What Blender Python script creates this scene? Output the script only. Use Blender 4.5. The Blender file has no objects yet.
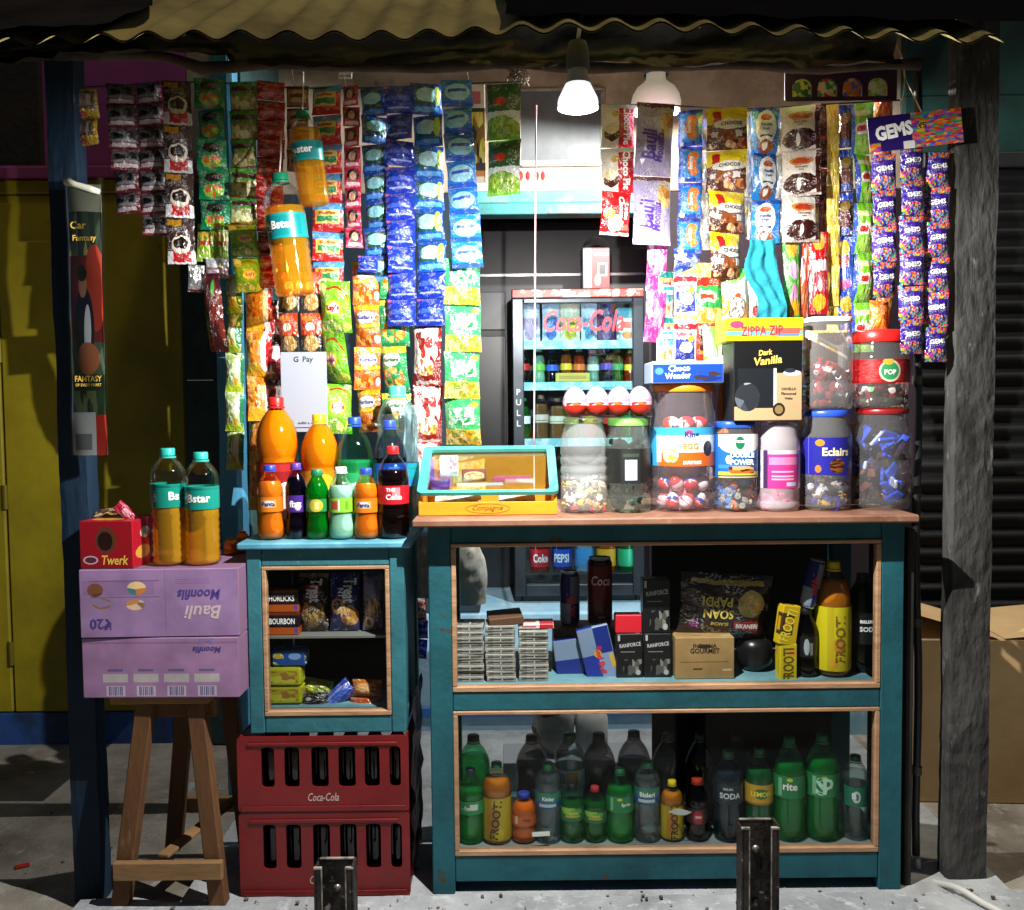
import bpy, bmesh, math, random
from mathutils import Vector, Matrix, noise
R = math.radians
rnd = random.Random(7)
sc = bpy.context.scene
COL = sc.collection

# ---------------------------------------------------------------- camera
F = 925.0
PITCH, ROLL = R(3.0), R(0.6)
CAM = Vector((0.0, -2.5, 1.35))
MW = Matrix.Rotation(R(90) - PITCH, 3, 'X') @ Matrix.Rotation(-ROLL, 3, 'Z')
cd = bpy.data.cameras.new('camera'); co = bpy.data.objects.new('camera', cd); COL.objects.link(co)
cd.sensor_width = 36; cd.lens = F / 1024 * 36; cd.clip_start = .05; cd.clip_end = 200
co.matrix_world = Matrix.Translation(CAM) @ MW.to_4x4()
sc.camera = co

def P(px, py, Y):                      # where the sight line of a photo point meets the depth plane Y
    d = MW @ Vector(((px - 512) / F, (455 - py) / F, -1))
    return CAM + d * ((Y - CAM.y) / d.y)
def SC(Y): return (P(513, 455, Y) - P(512, 455, Y)).x      # metres per pixel at depth Y

# ---------------------------------------------------------------- materials
def hexc(s):
    if not isinstance(s, str): return tuple(s) + (1,)
    s = s.lstrip('#')
    v = [int(s[i:i + 2], 16) / 255 for i in (0, 2, 4)]
    return tuple((x / 12.92 if x < .04045 else ((x + .055) / 1.055) ** 2.4) for x in v) + (1,)
MATS = {}
def newmat(name):
    m = bpy.data.materials.new(name); m.use_nodes = True
    nt = m.node_tree; b = nt.nodes['Principled BSDF']
    return m, nt, b
def bumpnode(nt, b, scale, strength, dist=.01, coord='Object', detail=4, stretch=None):
    tc = nt.nodes.new('ShaderNodeTexCoord'); n = nt.nodes.new('ShaderNodeTexNoise'); bp = nt.nodes.new('ShaderNodeBump')
    n.inputs['Scale'].default_value = scale; n.inputs['Detail'].default_value = detail
    src = tc.outputs[coord]
    if stretch:
        mp = nt.nodes.new('ShaderNodeMapping'); mp.inputs['Scale'].default_value = stretch
        nt.links.new(src, mp.inputs[0]); src = mp.outputs[0]
    nt.links.new(src, n.inputs['Vector'])
    bp.inputs['Strength'].default_value = strength; bp.inputs['Distance'].default_value = dist
    nt.links.new(n.outputs['Fac'], bp.inputs['Height']); nt.links.new(bp.outputs[0], b.inputs['Normal'])
def mat(col, rough=.5, metal=0, col2=None, nscale=6, lo=.42, hi=.62, bump=0, bscale=40, stretch=None, spec=.5,
        col3=None, n3=30, lo3=.62, hi3=.66, coat=0):
    key = (col, rough, metal, col2, nscale, lo, hi, bump, bscale, stretch, spec, col3, n3, lo3, coat)
    if key in MATS: return MATS[key]
    m, nt, b = newmat('paint_' + str(len(MATS)))
    b.inputs['Base Color'].default_value = hexc(col); b.inputs['Roughness'].default_value = rough
    b.inputs['Metallic'].default_value = metal; b.inputs['Specular IOR Level'].default_value = spec
    b.inputs['Coat Weight'].default_value = coat
    last = None
    def noisemix(a, c, s, l, h):
        tc = nt.nodes.new('ShaderNodeTexCoord'); n = nt.nodes.new('ShaderNodeTexNoise')
        n.inputs['Scale'].default_value = s; n.inputs['Detail'].default_value = 6; n.inputs['Roughness'].default_value = .65
        src = tc.outputs['Object']
        if stretch:
            mp = nt.nodes.new('ShaderNodeMapping'); mp.inputs['Scale'].default_value = stretch
            nt.links.new(src, mp.inputs[0]); src = mp.outputs[0]
        nt.links.new(src, n.inputs['Vector'])
        r = nt.nodes.new('ShaderNodeMapRange'); r.inputs[1].default_value = l; r.inputs[2].default_value = h
        nt.links.new(n.outputs['Fac'], r.inputs[0])
        mx = nt.nodes.new('ShaderNodeMix'); mx.data_type = 'RGBA'
        nt.links.new(r.outputs[0], mx.inputs[0])
        if a is None: mx.inputs[6].default_value = hexc(col)
        else: nt.links.new(a, mx.inputs[6])
        mx.inputs[7].default_value = hexc(c)
        return mx.outputs[2]
    if col2: last = noisemix(None, col2, nscale, lo, hi)
    if col3: last = noisemix(last, col3, n3, lo3, hi3)
    if last: nt.links.new(last, b.inputs['Base Color'])
    if bump: bumpnode(nt, b, bscale, bump, .01, stretch=stretch)
    MATS[key] = m; return m
def emit(col, s):
    key = ('e', col, s)
    if key in MATS: return MATS[key]
    m, nt, b = newmat('lamp'); b.inputs['Base Color'].default_value = hexc(col)
    b.inputs['Emission Color'].default_value = hexc(col); b.inputs['Emission Strength'].default_value = s
    MATS[key] = m; return m
def shell(tint='#ffffff', blend=.3, rough=.04, lo=.03, hi=.75, milk=0., mcol=None):       # thin clear plastic or glass: tinted see-through with a mirror sheen
    key = ('s', tint, blend, rough, lo, hi, milk, mcol)
    if key in MATS: return MATS[key]
    m, nt, b = newmat('clear_plastic')
    nt.nodes.remove(b)
    out = nt.nodes['Material Output']
    t = nt.nodes.new('ShaderNodeBsdfTransparent'); t.inputs[0].default_value = hexc(tint)
    g = nt.nodes.new('ShaderNodeBsdfGlossy'); g.inputs[0].default_value = (1, 1, 1, 1); g.inputs['Roughness'].default_value = rough
    lw = nt.nodes.new('ShaderNodeLayerWeight'); lw.inputs[0].default_value = blend
    mx = nt.nodes.new('ShaderNodeMixShader')
    mr = nt.nodes.new('ShaderNodeMapRange'); mr.inputs[3].default_value = lo; mr.inputs[4].default_value = hi
    nt.links.new(lw.outputs['Fresnel'], mr.inputs[0])
    nt.links.new(mr.outputs[0], mx.inputs[0])
    src = t.outputs[0]
    if milk:  # diffuse colour mixed in so the clear material looks lit
        df = nt.nodes.new('ShaderNodeBsdfDiffuse'); df.inputs[0].default_value = hexc(mcol or tint); m2 = nt.nodes.new('ShaderNodeMixShader'); m2.inputs[0].default_value = milk
        nt.links.new(src, m2.inputs[1]); nt.links.new(df.outputs[0], m2.inputs[2]); src = m2.outputs[0]
    nt.links.new(src, mx.inputs[1]); nt.links.new(g.outputs[0], mx.inputs[2])
    nt.links.new(mx.outputs[0], out.inputs[0])
    MATS[key] = m; return m
def fluid(col, trans=0., rough=.08, ior=1.33):
    key = ('f', col, trans, rough)
    if key in MATS: return MATS[key]
    m, nt, b = newmat('drink')
    b.inputs['Base Color'].default_value = hexc(col); b.inputs['Roughness'].default_value = rough
    b.inputs['Transmission Weight'].default_value = trans; b.inputs['IOR'].default_value = ior
    MATS[key] = m; return m

# printed artwork laid out in the face's own UV square
def Rr(u0, v0, u1, v1, c): return ('r', u0, v0, u1, v1, c)
def E(cu, cv, ru, rv, c): return ('e', cu - ru, cv - rv, cu + ru, cv + rv, c)
def N(u0, v0, u1, v1, s, *cols): return ('n', u0, v0, u1, v1, s, cols)
def NE(cu, cv, ru, rv, s, *cols): return ('ne', cu - ru, cv - rv, cu + ru, cv + rv, s, cols)
ARTN = [0]
def art(base, layers=(), rough=.3, bump=.0, bscale=9, metal=0, spec=.5, fine=0.):
    key = ('a', base, tuple(layers), rough, bump, metal, fine)
    if key in MATS: return MATS[key]
    ARTN[0] += 1
    m, nt, b = newmat('print_%d' % ARTN[0]); L = nt.links.new
    b.inputs['Roughness'].default_value = rough; b.inputs['Metallic'].default_value = metal
    b.inputs['Specular IOR Level'].default_value = spec
    uv = uv0 = nt.nodes.new('ShaderNodeTexCoord').outputs['UV']
    cur = None
    if fine:                           # printed shapes are never perfect ellipses: wobble the layout a little
        nz = nt.nodes.new('ShaderNodeTexNoise'); nz.inputs['Scale'].default_value = 6.5; nz.inputs['Detail'].default_value = 2; L(uv0, nz.inputs['Vector'])
        sb_ = nt.nodes.new('ShaderNodeVectorMath'); sb_.operation = 'SUBTRACT'; L(nz.outputs['Color'], sb_.inputs[0]); sb_.inputs[1].default_value = (.5, .5, .5)
        sl_ = nt.nodes.new('ShaderNodeVectorMath'); sl_.operation = 'SCALE'; L(sb_.outputs[0], sl_.inputs[0]); sl_.inputs['Scale'].default_value = .095
        ad_ = nt.nodes.new('ShaderNodeVectorMath'); ad_.operation = 'ADD'; L(uv0, ad_.inputs[0]); L(sl_.outputs[0], ad_.inputs[1]); uv = ad_.outputs[0]
    for ly in layers:
        k, u0, v0, u1, v1 = ly[:5]
        s = nt.nodes.new('ShaderNodeVectorMath'); s.operation = 'SUBTRACT'; L(uv, s.inputs[0])
        s.inputs[1].default_value = ((u0 + u1) / 2, (v0 + v1) / 2, 0)
        q = nt.nodes.new('ShaderNodeVectorMath'); q.operation = 'MULTIPLY'; L(s.outputs[0], q.inputs[0])
        q.inputs[1].default_value = (2 / (u1 - u0), 2 / (v1 - v0), 0)
        lt = nt.nodes.new('ShaderNodeMath'); lt.operation = 'LESS_THAN'; lt.inputs[1].default_value = 1
        if k in ('e', 'ne'):
            ln = nt.nodes.new('ShaderNodeVectorMath'); ln.operation = 'LENGTH'; L(q.outputs[0], ln.inputs[0]); L(ln.outputs['Value'], lt.inputs[0])
        else:
            ab = nt.nodes.new('ShaderNodeVectorMath'); ab.operation = 'ABSOLUTE'; L(q.outputs[0], ab.inputs[0])
            sx = nt.nodes.new('ShaderNodeSeparateXYZ'); L(ab.outputs[0], sx.inputs[0])
            mm = nt.nodes.new('ShaderNodeMath'); mm.operation = 'MAXIMUM'; L(sx.outputs[0], mm.inputs[0]); L(sx.outputs[1], mm.inputs[1]); L(mm.outputs[0], lt.inputs[0])
        mx = nt.nodes.new('ShaderNodeMix'); mx.data_type = 'RGBA'; L(lt.outputs[0], mx.inputs[0])
        if cur is None: mx.inputs[6].default_value = hexc(base)
        else: L(cur, mx.inputs[6])
        if k in ('n', 'ne'):
            vo = nt.nodes.new('ShaderNodeTexVoronoi'); vo.voronoi_dimensions = '2D'; vo.inputs['Scale'].default_value = ly[5]; L(uv, vo.inputs['Vector'])
            se = nt.nodes.new('ShaderNodeSeparateColor'); L(vo.outputs['Color'], se.inputs[0])
            rp = nt.nodes.new('ShaderNodeValToRGB'); rp.color_ramp.interpolation = 'CONSTANT'
            cols = ly[6]; el = rp.color_ramp.elements
            while len(el) < len(cols): el.new(.5)
            for i, c in enumerate(cols): el[i].position = i / len(cols); el[i].color = hexc(c)
            L(se.outputs[0], rp.inputs[0]); L(rp.outputs[0], mx.inputs[7])
        else: mx.inputs[7].default_value = hexc(ly[5])
        cur = mx.outputs[2]
    if cur and fine:                   # fine print: short broken lines in places
        def band(sx, sy, lo, hi):
            mp = nt.nodes.new('ShaderNodeMapping'); mp.inputs['Scale'].default_value = (sx, sy, 1); mp.inputs['Location'].default_value = (ARTN[0] * 1.7, ARTN[0] * .9, 0); L(uv0, mp.inputs[0])
            n_ = nt.nodes.new('ShaderNodeTexNoise'); n_.inputs['Scale'].default_value = 1; n_.inputs['Detail'].default_value = 1; L(mp.outputs[0], n_.inputs['Vector'])
            r_ = nt.nodes.new('ShaderNodeMapRange'); r_.inputs[1].default_value = lo; r_.inputs[2].default_value = hi; L(n_.outputs['Fac'], r_.inputs[0]); return r_.outputs[0]
        for (sx, sy, c_, wx, wy) in ((26, 34, (.9, .88, .84, 1), 3.2, 5), (30, 30, (.05, .03, .05, 1), 2.6, 4)):
            m1 = nt.nodes.new('ShaderNodeMath'); m1.operation = 'MULTIPLY'; L(band(sx, sy, .53, .57), m1.inputs[0]); L(band(wx, wy, .52, .56), m1.inputs[1])
            m2 = nt.nodes.new('ShaderNodeMath'); m2.operation = 'MULTIPLY'; L(m1.outputs[0], m2.inputs[0]); m2.inputs[1].default_value = fine
            x_ = nt.nodes.new('ShaderNodeMix'); x_.data_type = 'RGBA'; L(m2.outputs[0], x_.inputs[0]); L(cur, x_.inputs[6]); x_.inputs[7].default_value = c_; cur = x_.outputs[2]
        s8 = nt.nodes.new('ShaderNodeVectorMath'); s8.operation = 'SCALE'; L(cur, s8.inputs[0]); s8.inputs['Scale'].default_value = .86; cur = s8.outputs[0]
    elif cur and rough < .5:
        s8 = nt.nodes.new('ShaderNodeVectorMath'); s8.operation = 'SCALE'; L(cur, s8.inputs[0]); s8.inputs['Scale'].default_value = .78; cur = s8.outputs[0]
    if cur and rough >= .5:            # handled cardboard: faint grime
        ob_ = nt.nodes.new('ShaderNodeTexCoord'); nz = nt.nodes.new('ShaderNodeTexNoise'); nz.inputs['Scale'].default_value = 14; nz.inputs['Detail'].default_value = 7; L(ob_.outputs['Object'], nz.inputs['Vector'])
        rg_ = nt.nodes.new('ShaderNodeMapRange'); rg_.inputs[1].default_value = .35; rg_.inputs[2].default_value = .7; rg_.inputs[3].default_value = 1.05; rg_.inputs[4].default_value = .72; L(nz.outputs['Fac'], rg_.inputs[0])
        ml = nt.nodes.new('ShaderNodeVectorMath'); ml.operation = 'SCALE'; L(cur, ml.inputs[0]); L(rg_.outputs[0], ml.inputs['Scale']); cur = ml.outputs[0]
    if cur: L(cur, b.inputs['Base Color'])
    else: b.inputs['Base Color'].default_value = hexc(base)
    if bump: bumpnode(nt, b, bscale, bump, .009, 'UV', 3)
    MATS[key] = m; return m
def foil(base, layers=(), rough=.24, bump=.55, bscale=7, metal=0.): return art(base, tuple(layers), max(.15, rough - .04), min(1., bump * 1.6), bscale * .8, metal, .7, fine=.4)

# ---------------------------------------------------------------- lettering
GLY = {}
def glyphs(s, bold=.02, shear=0.):
    k = (s, bold, shear)
    if k in GLY: return GLY[k]
    cu = bpy.data.curves.new('t', 'FONT'); cu.body = s; cu.offset = bold; cu.shear = shear; cu.resolution_u = 2; cu.align_x = 'CENTER'
    ob = bpy.data.objects.new('t', cu); COL.objects.link(ob)
    me = bpy.data.meshes.new_from_object(ob.evaluated_get(bpy.context.evaluated_depsgraph_get()))
    v = [(p.co.x, p.co.y) for p in me.vertices]; f = [tuple(p.vertices) for p in me.polygons]
    bpy.data.objects.remove(ob); bpy.data.curves.remove(cu); bpy.data.meshes.remove(me)
    if not v: v = [(0, 0)]
    x0 = min(p[0] for p in v); x1 = max(p[0] for p in v); y0 = min(p[1] for p in v); y1 = max(p[1] for p in v)
    h = max(y1 - y0, 1e-4)
    v = [((a - (x0 + x1) / 2) / h, (b - (y0 + y1) / 2) / h) for a, b in v]
    GLY[k] = (v, f, (x1 - x0) / h); return GLY[k]

# ---------------------------------------------------------------- mesh builder
BOXC = {}
class MB:
    def __init__(s): s.v = []; s.f = []; s.m = []; s.uv = []; s.sm = []
    def add(s, vs, fs, m=0, uvs=None, smooth=False, M=None):
        o = len(s.v)
        s.v += [tuple(M @ Vector(p)) if M else tuple(p) for p in vs]
        for i, f in enumerate(fs):
            s.f.append(tuple(o + k for k in f)); s.m.append(m); s.sm.append(smooth)
            s.uv.append(uvs[i] if uvs else [(0, 0)] * len(f))
        return s
    def box(s, x0, x1, y0, y1, z0, z1, b=.003, m=0, M=None, mf=None):
        cx, cy, cz = (x0 + x1) / 2, (y0 + y1) / 2, (z0 + z1) / 2
        hx, hy, hz = (x1 - x0) / 2, (y1 - y0) / 2, (z1 - z0) / 2
        b = min(b, hx * .45, hy * .45, hz * .45)
        vs = []; ix = {}
        for sx in (-1, 1):
            for sy in (-1, 1):
                for sz in (-1, 1):
                    for a in range(3):
                        h = [hx - b, hy - b, hz - b]; h[a] += b
                        ix[(sx, sy, sz, a)] = len(vs)
                        vs.append((cx + sx * h[0], cy + sy * h[1], cz + sz * h[2]))
        fs = []
        S = (-1, 1)
        for a in range(3):
            o1, o2 = [(1, 2), (0, 2), (0, 1)][a]
            for sg in S:
                q = []
                for p1, p2 in ((-1, -1), (1, -1), (1, 1), (-1, 1)):
                    k = [0, 0, 0]; k[a] = sg; k[o1] = p1; k[o2] = p2
                    q.append(ix[(k[0], k[1], k[2], a)])
                fs.append(q)
            for p1 in S:
                for p2 in S:
                    k0 = [0, 0, 0]; k0[a] = -1; k0[o1] = p1; k0[o2] = p2
                    k1 = list(k0); k1[a] = 1
                    fs.append([ix[(*k0, o1)], ix[(*k1, o1)], ix[(*k1, o2)], ix[(*k0, o2)]])
        for k in [(a, b_, c) for a in S for b_ in S for c in S]:
            fs.append([ix[(*k, 0)], ix[(*k, 1)], ix[(*k, 2)]])
        c = Vector((cx, cy, cz)); uvs = []; out = []; ms = []
        for f in fs:
            pts = [Vector(vs[i]) for i in f]
            n = (pts[1] - pts[0]).cross(pts[2] - pts[0])
            if n.dot(sum(pts, Vector()) / len(pts) - c) < 0: f = f[::-1]; n = -n
            a = max(range(3), key=lambda i: abs(n[i]))
            u = []
            for i in f:
                p = vs[i]; t = [(p[0] - x0) / (x1 - x0), (p[1] - y0) / (y1 - y0), (p[2] - z0) / (z1 - z0)]
                u.append((t[1] if a == 0 else t[0], t[1] if a == 2 else t[2]))
            out.append(f); uvs.append(u); ms.append((a, n[a] > 0))
        o = len(s.f)
        s.add(vs, out, m, uvs, False, M)
        if mf is not None:             # another material for every face but the front
            for i, (a, pos) in enumerate(ms):
                if not (a == 1 and not pos): s.m[o + i] = mf
        return s
    def lathe(s, prof, seg=24, m=0, c=(0, 0, 0), M=None, smooth=True, sq=0):
        vs = []; fs = []; uvs = []
        n = len(prof); zs = [p[1] for p in prof]; za, zb = min(zs), max(zs)
        for r, z in prof:
            for k in range(seg + 1):
                a = 2 * math.pi * k / seg
                q = 1.0
                if sq:                 # rounded-square section
                    q = 1 / (abs(math.sin(a)) ** sq + abs(math.cos(a)) ** sq) ** (1 / sq)
                vs.append((c[0] + r * q * math.sin(a) * -1, c[1] + r * q * math.cos(a), c[2] + z))
        for i in range(n - 1):
            for k in range(seg):
                a = i * (seg + 1) + k
                fs.append((a, a + seg + 1, a + seg + 2, a + 1))
                v0 = (zs[i] - za) / max(zb - za, 1e-6); v1 = (zs[i + 1] - za) / max(zb - za, 1e-6)
                uvs.append([(k / seg, v0), (k / seg, v1), ((k + 1) / seg, v1), ((k + 1) / seg, v0)])
        fs = [f[::-1] for f in fs]; uvs = [u[::-1] for u in uvs]
        return s.add(vs, fs, m, uvs, smooth, M)
    def tube(s, pts, r, seg=8, m=0, close=True):
        pts = [Vector(p) for p in pts]; rings = []
        up = Vector((.31, .17, .93))
        for i, p in enumerate(pts):
            t = (pts[min(i + 1, len(pts) - 1)] - pts[max(i - 1, 0)]).normalized()
            a = t.cross(up).normalized(); b = t.cross(a)
            rr = r[i] if isinstance(r, (list, tuple)) else r
            rings.append([p + (a * math.cos(2 * math.pi * k / seg) + b * math.sin(2 * math.pi * k / seg)) * rr for k in range(seg)])
        vs = [q for g in rings for q in g]; fs = []
        for i in range(len(pts) - 1):
            for k in range(seg):
                a = i * seg + k; b = i * seg + (k + 1) % seg
                fs.append((a, b, b + seg, a + seg))
        if close: fs += [tuple(range(seg))[::-1], tuple((len(pts) - 1) * seg + k for k in range(seg))]
        return s.add(vs, fs, m, None, True)
    def grid(s, fn, nu, nv, m=0, smooth=True, flip=False, M=None):
        vs = [fn(i / nu, j / nv) for j in range(nv + 1) for i in range(nu + 1)]
        fs = []; uvs = []
        for j in range(nv):
            for i in range(nu):
                a = j * (nu + 1) + i
                f = [a, a + 1, a + nu + 2, a + nu + 1]; u = [(i / nu, j / nv), ((i + 1) / nu, j / nv), ((i + 1) / nu, (j + 1) / nv), (i / nu, (j + 1) / nv)]
                if flip: f = f[::-1]; u = u[::-1]
                fs.append(f); uvs.append(u)
        return s.add(vs, fs, m, uvs, smooth, M)
    def text(s, t, mapper, cx, cy, h, m, maxw=None, rot=0, bold=.02, shear=0., M=None):
        v, f, w = glyphs(t, bold, shear)
        k = h
        if maxw and w * h > maxw: k = maxw / w
        ca, sa = math.cos(rot), math.sin(rot)
        vs = []
        for x, y in v:
            x *= k; y *= h if not maxw else min(h, k * 1.6)
            vs.append(mapper(cx + x * ca - y * sa, cy + x * sa + y * ca))
        return s.add(vs, f, m, None, False, M)
    def build(s, name, mats, parent=None, loc=None, rot=None):
        me = bpy.data.meshes.new(name); me.from_pydata(s.v, [], s.f)
        if not isinstance(mats, (list, tuple)): mats = [mats]
        for q in mats: me.materials.append(q)
        me.polygons.foreach_set('material_index', s.m); me.polygons.foreach_set('use_smooth', s.sm)
        ul = me.uv_layers.new(name='UVMap'); flat = [c for u in s.uv for p in u for c in p]
        ul.data.foreach_set('uv', flat); me.update()
        return place(name, me, parent, loc, rot)
def place(name, me, parent=None, loc=None, rot=None):
    o = bpy.data.objects.new(name, me); COL.objects.link(o)
    if parent: o.parent = parent
    if loc is not None: o.location = loc
    if rot is not None: o.rotation_euler = rot
    return o
def tag(o, label, cat, group=None, kind=None):
    if label: o['label'] = label
    if cat: o['category'] = cat
    if group: o['group'] = group
    if kind: o['kind'] = kind
    return o
def thing(name, label, cat, loc=(0, 0, 0), group=None, rot=None):
    return tag(place(name, None, None, loc, rot), label, cat, group)
def plate(outline, holes, t):          # flat plate with real openings: returns verts and faces, front face at y=0
    cu = bpy.data.curves.new('p', 'CURVE'); cu.dimensions = '2D'; cu.fill_mode = 'BOTH'; cu.extrude = t / 2
    for lp in [outline] + list(holes):
        sp = cu.splines.new('POLY'); sp.points.add(len(lp) - 1); sp.use_cyclic_u = True
        for p, (x, y) in zip(sp.points, lp): p.co = (x, y, 0, 1)
    ob = bpy.data.objects.new('p', cu); COL.objects.link(ob)
    me = bpy.data.meshes.new_from_object(ob.evaluated_get(bpy.context.evaluated_depsgraph_get()))
    v = [(p.co.x, t / 2 - p.co.z, p.co.y) for p in me.vertices]; f = [tuple(p.vertices) for p in me.polygons]
    bpy.data.objects.remove(ob); bpy.data.curves.remove(cu); bpy.data.meshes.remove(me)
    return v, f
def rrect(x0, x1, y0, y1, r, n=4):
    out = []
    for cx, cy, a0 in ((x1 - r, y0 + r, -90), (x1 - r, y1 - r, 0), (x0 + r, y1 - r, 90), (x0 + r, y0 + r, 180)):
        for i in range(n + 1):
            a = R(a0 + 90 * i / n); out.append((cx + r * math.cos(a), cy + r * math.sin(a)))
    return out
flat3 = lambda y: (lambda a, b: (a, y, b))
WHITE = mat('#f0f0ee', .5); BLACKT = mat('#101012', .5); REDT = mat('#c01420', .4)
ORD = ['first', 'second', 'third', 'fourth', 'fifth', 'sixth', 'seventh', 'eighth', 'ninth', 'tenth', 'eleventh', 'twelfth']

# ---------------------------------------------------------------- packets
def pillow(w, h, bulge, mats_text, seed=0, nu=8, nv=10, crimp=.07, wrinkle=1.0):
    """a sealed foil packet hanging in its own xz plane, front towards -y; mats_text: list of (string,u,v,height,matindex,maxw,rot,shear)"""
    rg = random.Random(seed); ph = [rg.uniform(0, 6.28) for _ in range(6)]
    def bul(u, v):
        a = max(0, 1 - (2 * u - 1) ** 2) ** .55; vv = (v - crimp) / (1 - 2 * crimp)
        b = 0 if vv <= 0 or vv >= 1 else (1 - (2 * vv - 1) ** 2) ** .5
        wr = math.sin(u * 9 + ph[0] + 3 * v) * math.sin(v * 7 + ph[1]) * .10 + math.sin(u * 17 + v * 11 + ph[2]) * .05
        return bulge * a * b * (1 + wr * wrinkle)
    side = lambda v: 1 - .045 * math.sin(math.pi * v)
    def fr(u, v): return ((u - .5) * w * side(v), -bul(u, v) - .0004 + .0012 * wrinkle * math.sin(v * 8 + ph[3]), (v - .5) * h)
    def bk(u, v): return ((u - .5) * w * side(v), bul(u, v) * .6 + .0004 + .0012 * wrinkle * math.sin(v * 8 + ph[3]), (v - .5) * h)
    mb = MB(); mb.grid(fr, nu, nv, 0); mb.grid(bk, nu, nv, 0, flip=True)
    def mp(x, z):
        u, v = x / w + .5, z / h + .5
        p = fr(min(max(u, 0), 1), min(max(v, 0), 1)); return (x, p[1] - .0012 - .02 * bulge, z)
    for t in mats_text:
        s_, u, v, th, mi = t[:5]; mw = t[5] if len(t) > 5 else .9; ro = t[6] if len(t) > 6 else 0; sh = t[7] if len(t) > 7 else 0
        mb.text(s_, mp, (u - .5) * w, (v - .5) * h, th * h, mi, mw * (w if abs(ro) < .8 or abs(ro) > 2.4 else h), ro, .03, sh)
    return mb
STRIPN = [0]
def strip(name, label, cat, px0, px1, py0, py1, n, mats, texts=(), Y=.42, drift=0, bulge=.16, group=None, jit=1.0, part='sachet', bottom=None, tilt=0):
    STRIPN[0] += 1; seed = STRIPN[0]; rg = random.Random(seed)
    Y = Y + (seed * 37 % 11 - 5) * .0035
    cx = (px0 + px1) / 2; top = P(cx, py0, Y); bot = P(cx + drift, py1, Y)
    w = (px1 - px0) * SC(Y); H = top.z - bot.z; h = H / n
    root = thing(name, label, cat, top, group)
    if not isinstance(mats, (list, tuple)): mats = [mats]
    mv = []
    for k in range(min(n, 3)):
        o = pillow(w, h * 1.005, w * bulge * 1.2 * (.8 + .4 * rg.random()), texts, seed * 10 + k).build(part, mats, root); mv.append(o)
    dx = (bot.x - top.x) / n
    for k in range(n):
        o = mv[k] if k < len(mv) else place(part, mv[k % len(mv)].data, root)
        o.location = (dx * (k + .5) + rg.uniform(-1, 1) * w * .02 * jit, rg.uniform(-.004, .004), -h * (k + .5))
        o.rotation_euler = (rg.uniform(-.16, .16) * jit, rg.uniform(-.02, .02) * jit - math.atan2(dx, h), rg.uniform(-.45, .45) * jit + tilt)
    return root

# ---------------------------------------------------------------- bottles and jars: (radius fraction, height fraction)
PROF = {
 'soda': [(.0, .012), (.55, .0), (.86, .012), (.97, .04), (1, .07), (1, .27), (.965, .31), (.955, .36), (.955, .56), (.985, .59), (1, .64), (.97, .70), (.86, .77), (.66, .84), (.44, .895), (.33, .925), (.31, .955)],
 'small': [(.0, .012), (.55, .0), (.88, .014), (1, .06), (1, .17), (.93, .25), (.88, .34), (.9, .38), (.94, .42), (.94, .58), (.98, .62), (.95, .69), (.8, .77), (.6, .84), (.45, .885), (.42, .94)],
 'water': [(.0, .012), (.6, .0), (.9, .012), (1, .04)] + [(1 if i % 2 else .945, .06 + .033 * i) for i in range(12)] + [(.97, .46), (.97, .66), (1, .68), (.955, .70), (1, .72), (.97, .745), (.98, .77), (.9, .82), (.68, .875), (.43, .92), (.36, .935), (.36, .96)],
 'mango': [(.0, .012), (.6, .0), (.9, .012), (.97, .05), (.97, .3), (.92, .36), (.92, .5), (.86, .52), (.93, .56), (1, .62), (1, .68), (.93, .75), (.76, .82), (.52, .88), (.36, .91), (.33, .955)],
 'glass': [(.0, .012), (.7, .0), (.95, .015), (1, .05), (1, .72), (.85, .83), (.5, .92), (.42, .95), (.4, .99)],
}
CAPR = {'soda': .36, 'small': .46, 'water': .41, 'mango': .37, 'glass': .42}
def rat(prof, zf):
    for (r0, z0), (r1, z1) in zip(prof[1:], prof[2:]):
        if z0 <= zf <= z1: return r0 + (r1 - r0) * (zf - z0) / max(z1 - z0, 1e-6)
    return prof[-1][0]
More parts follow.
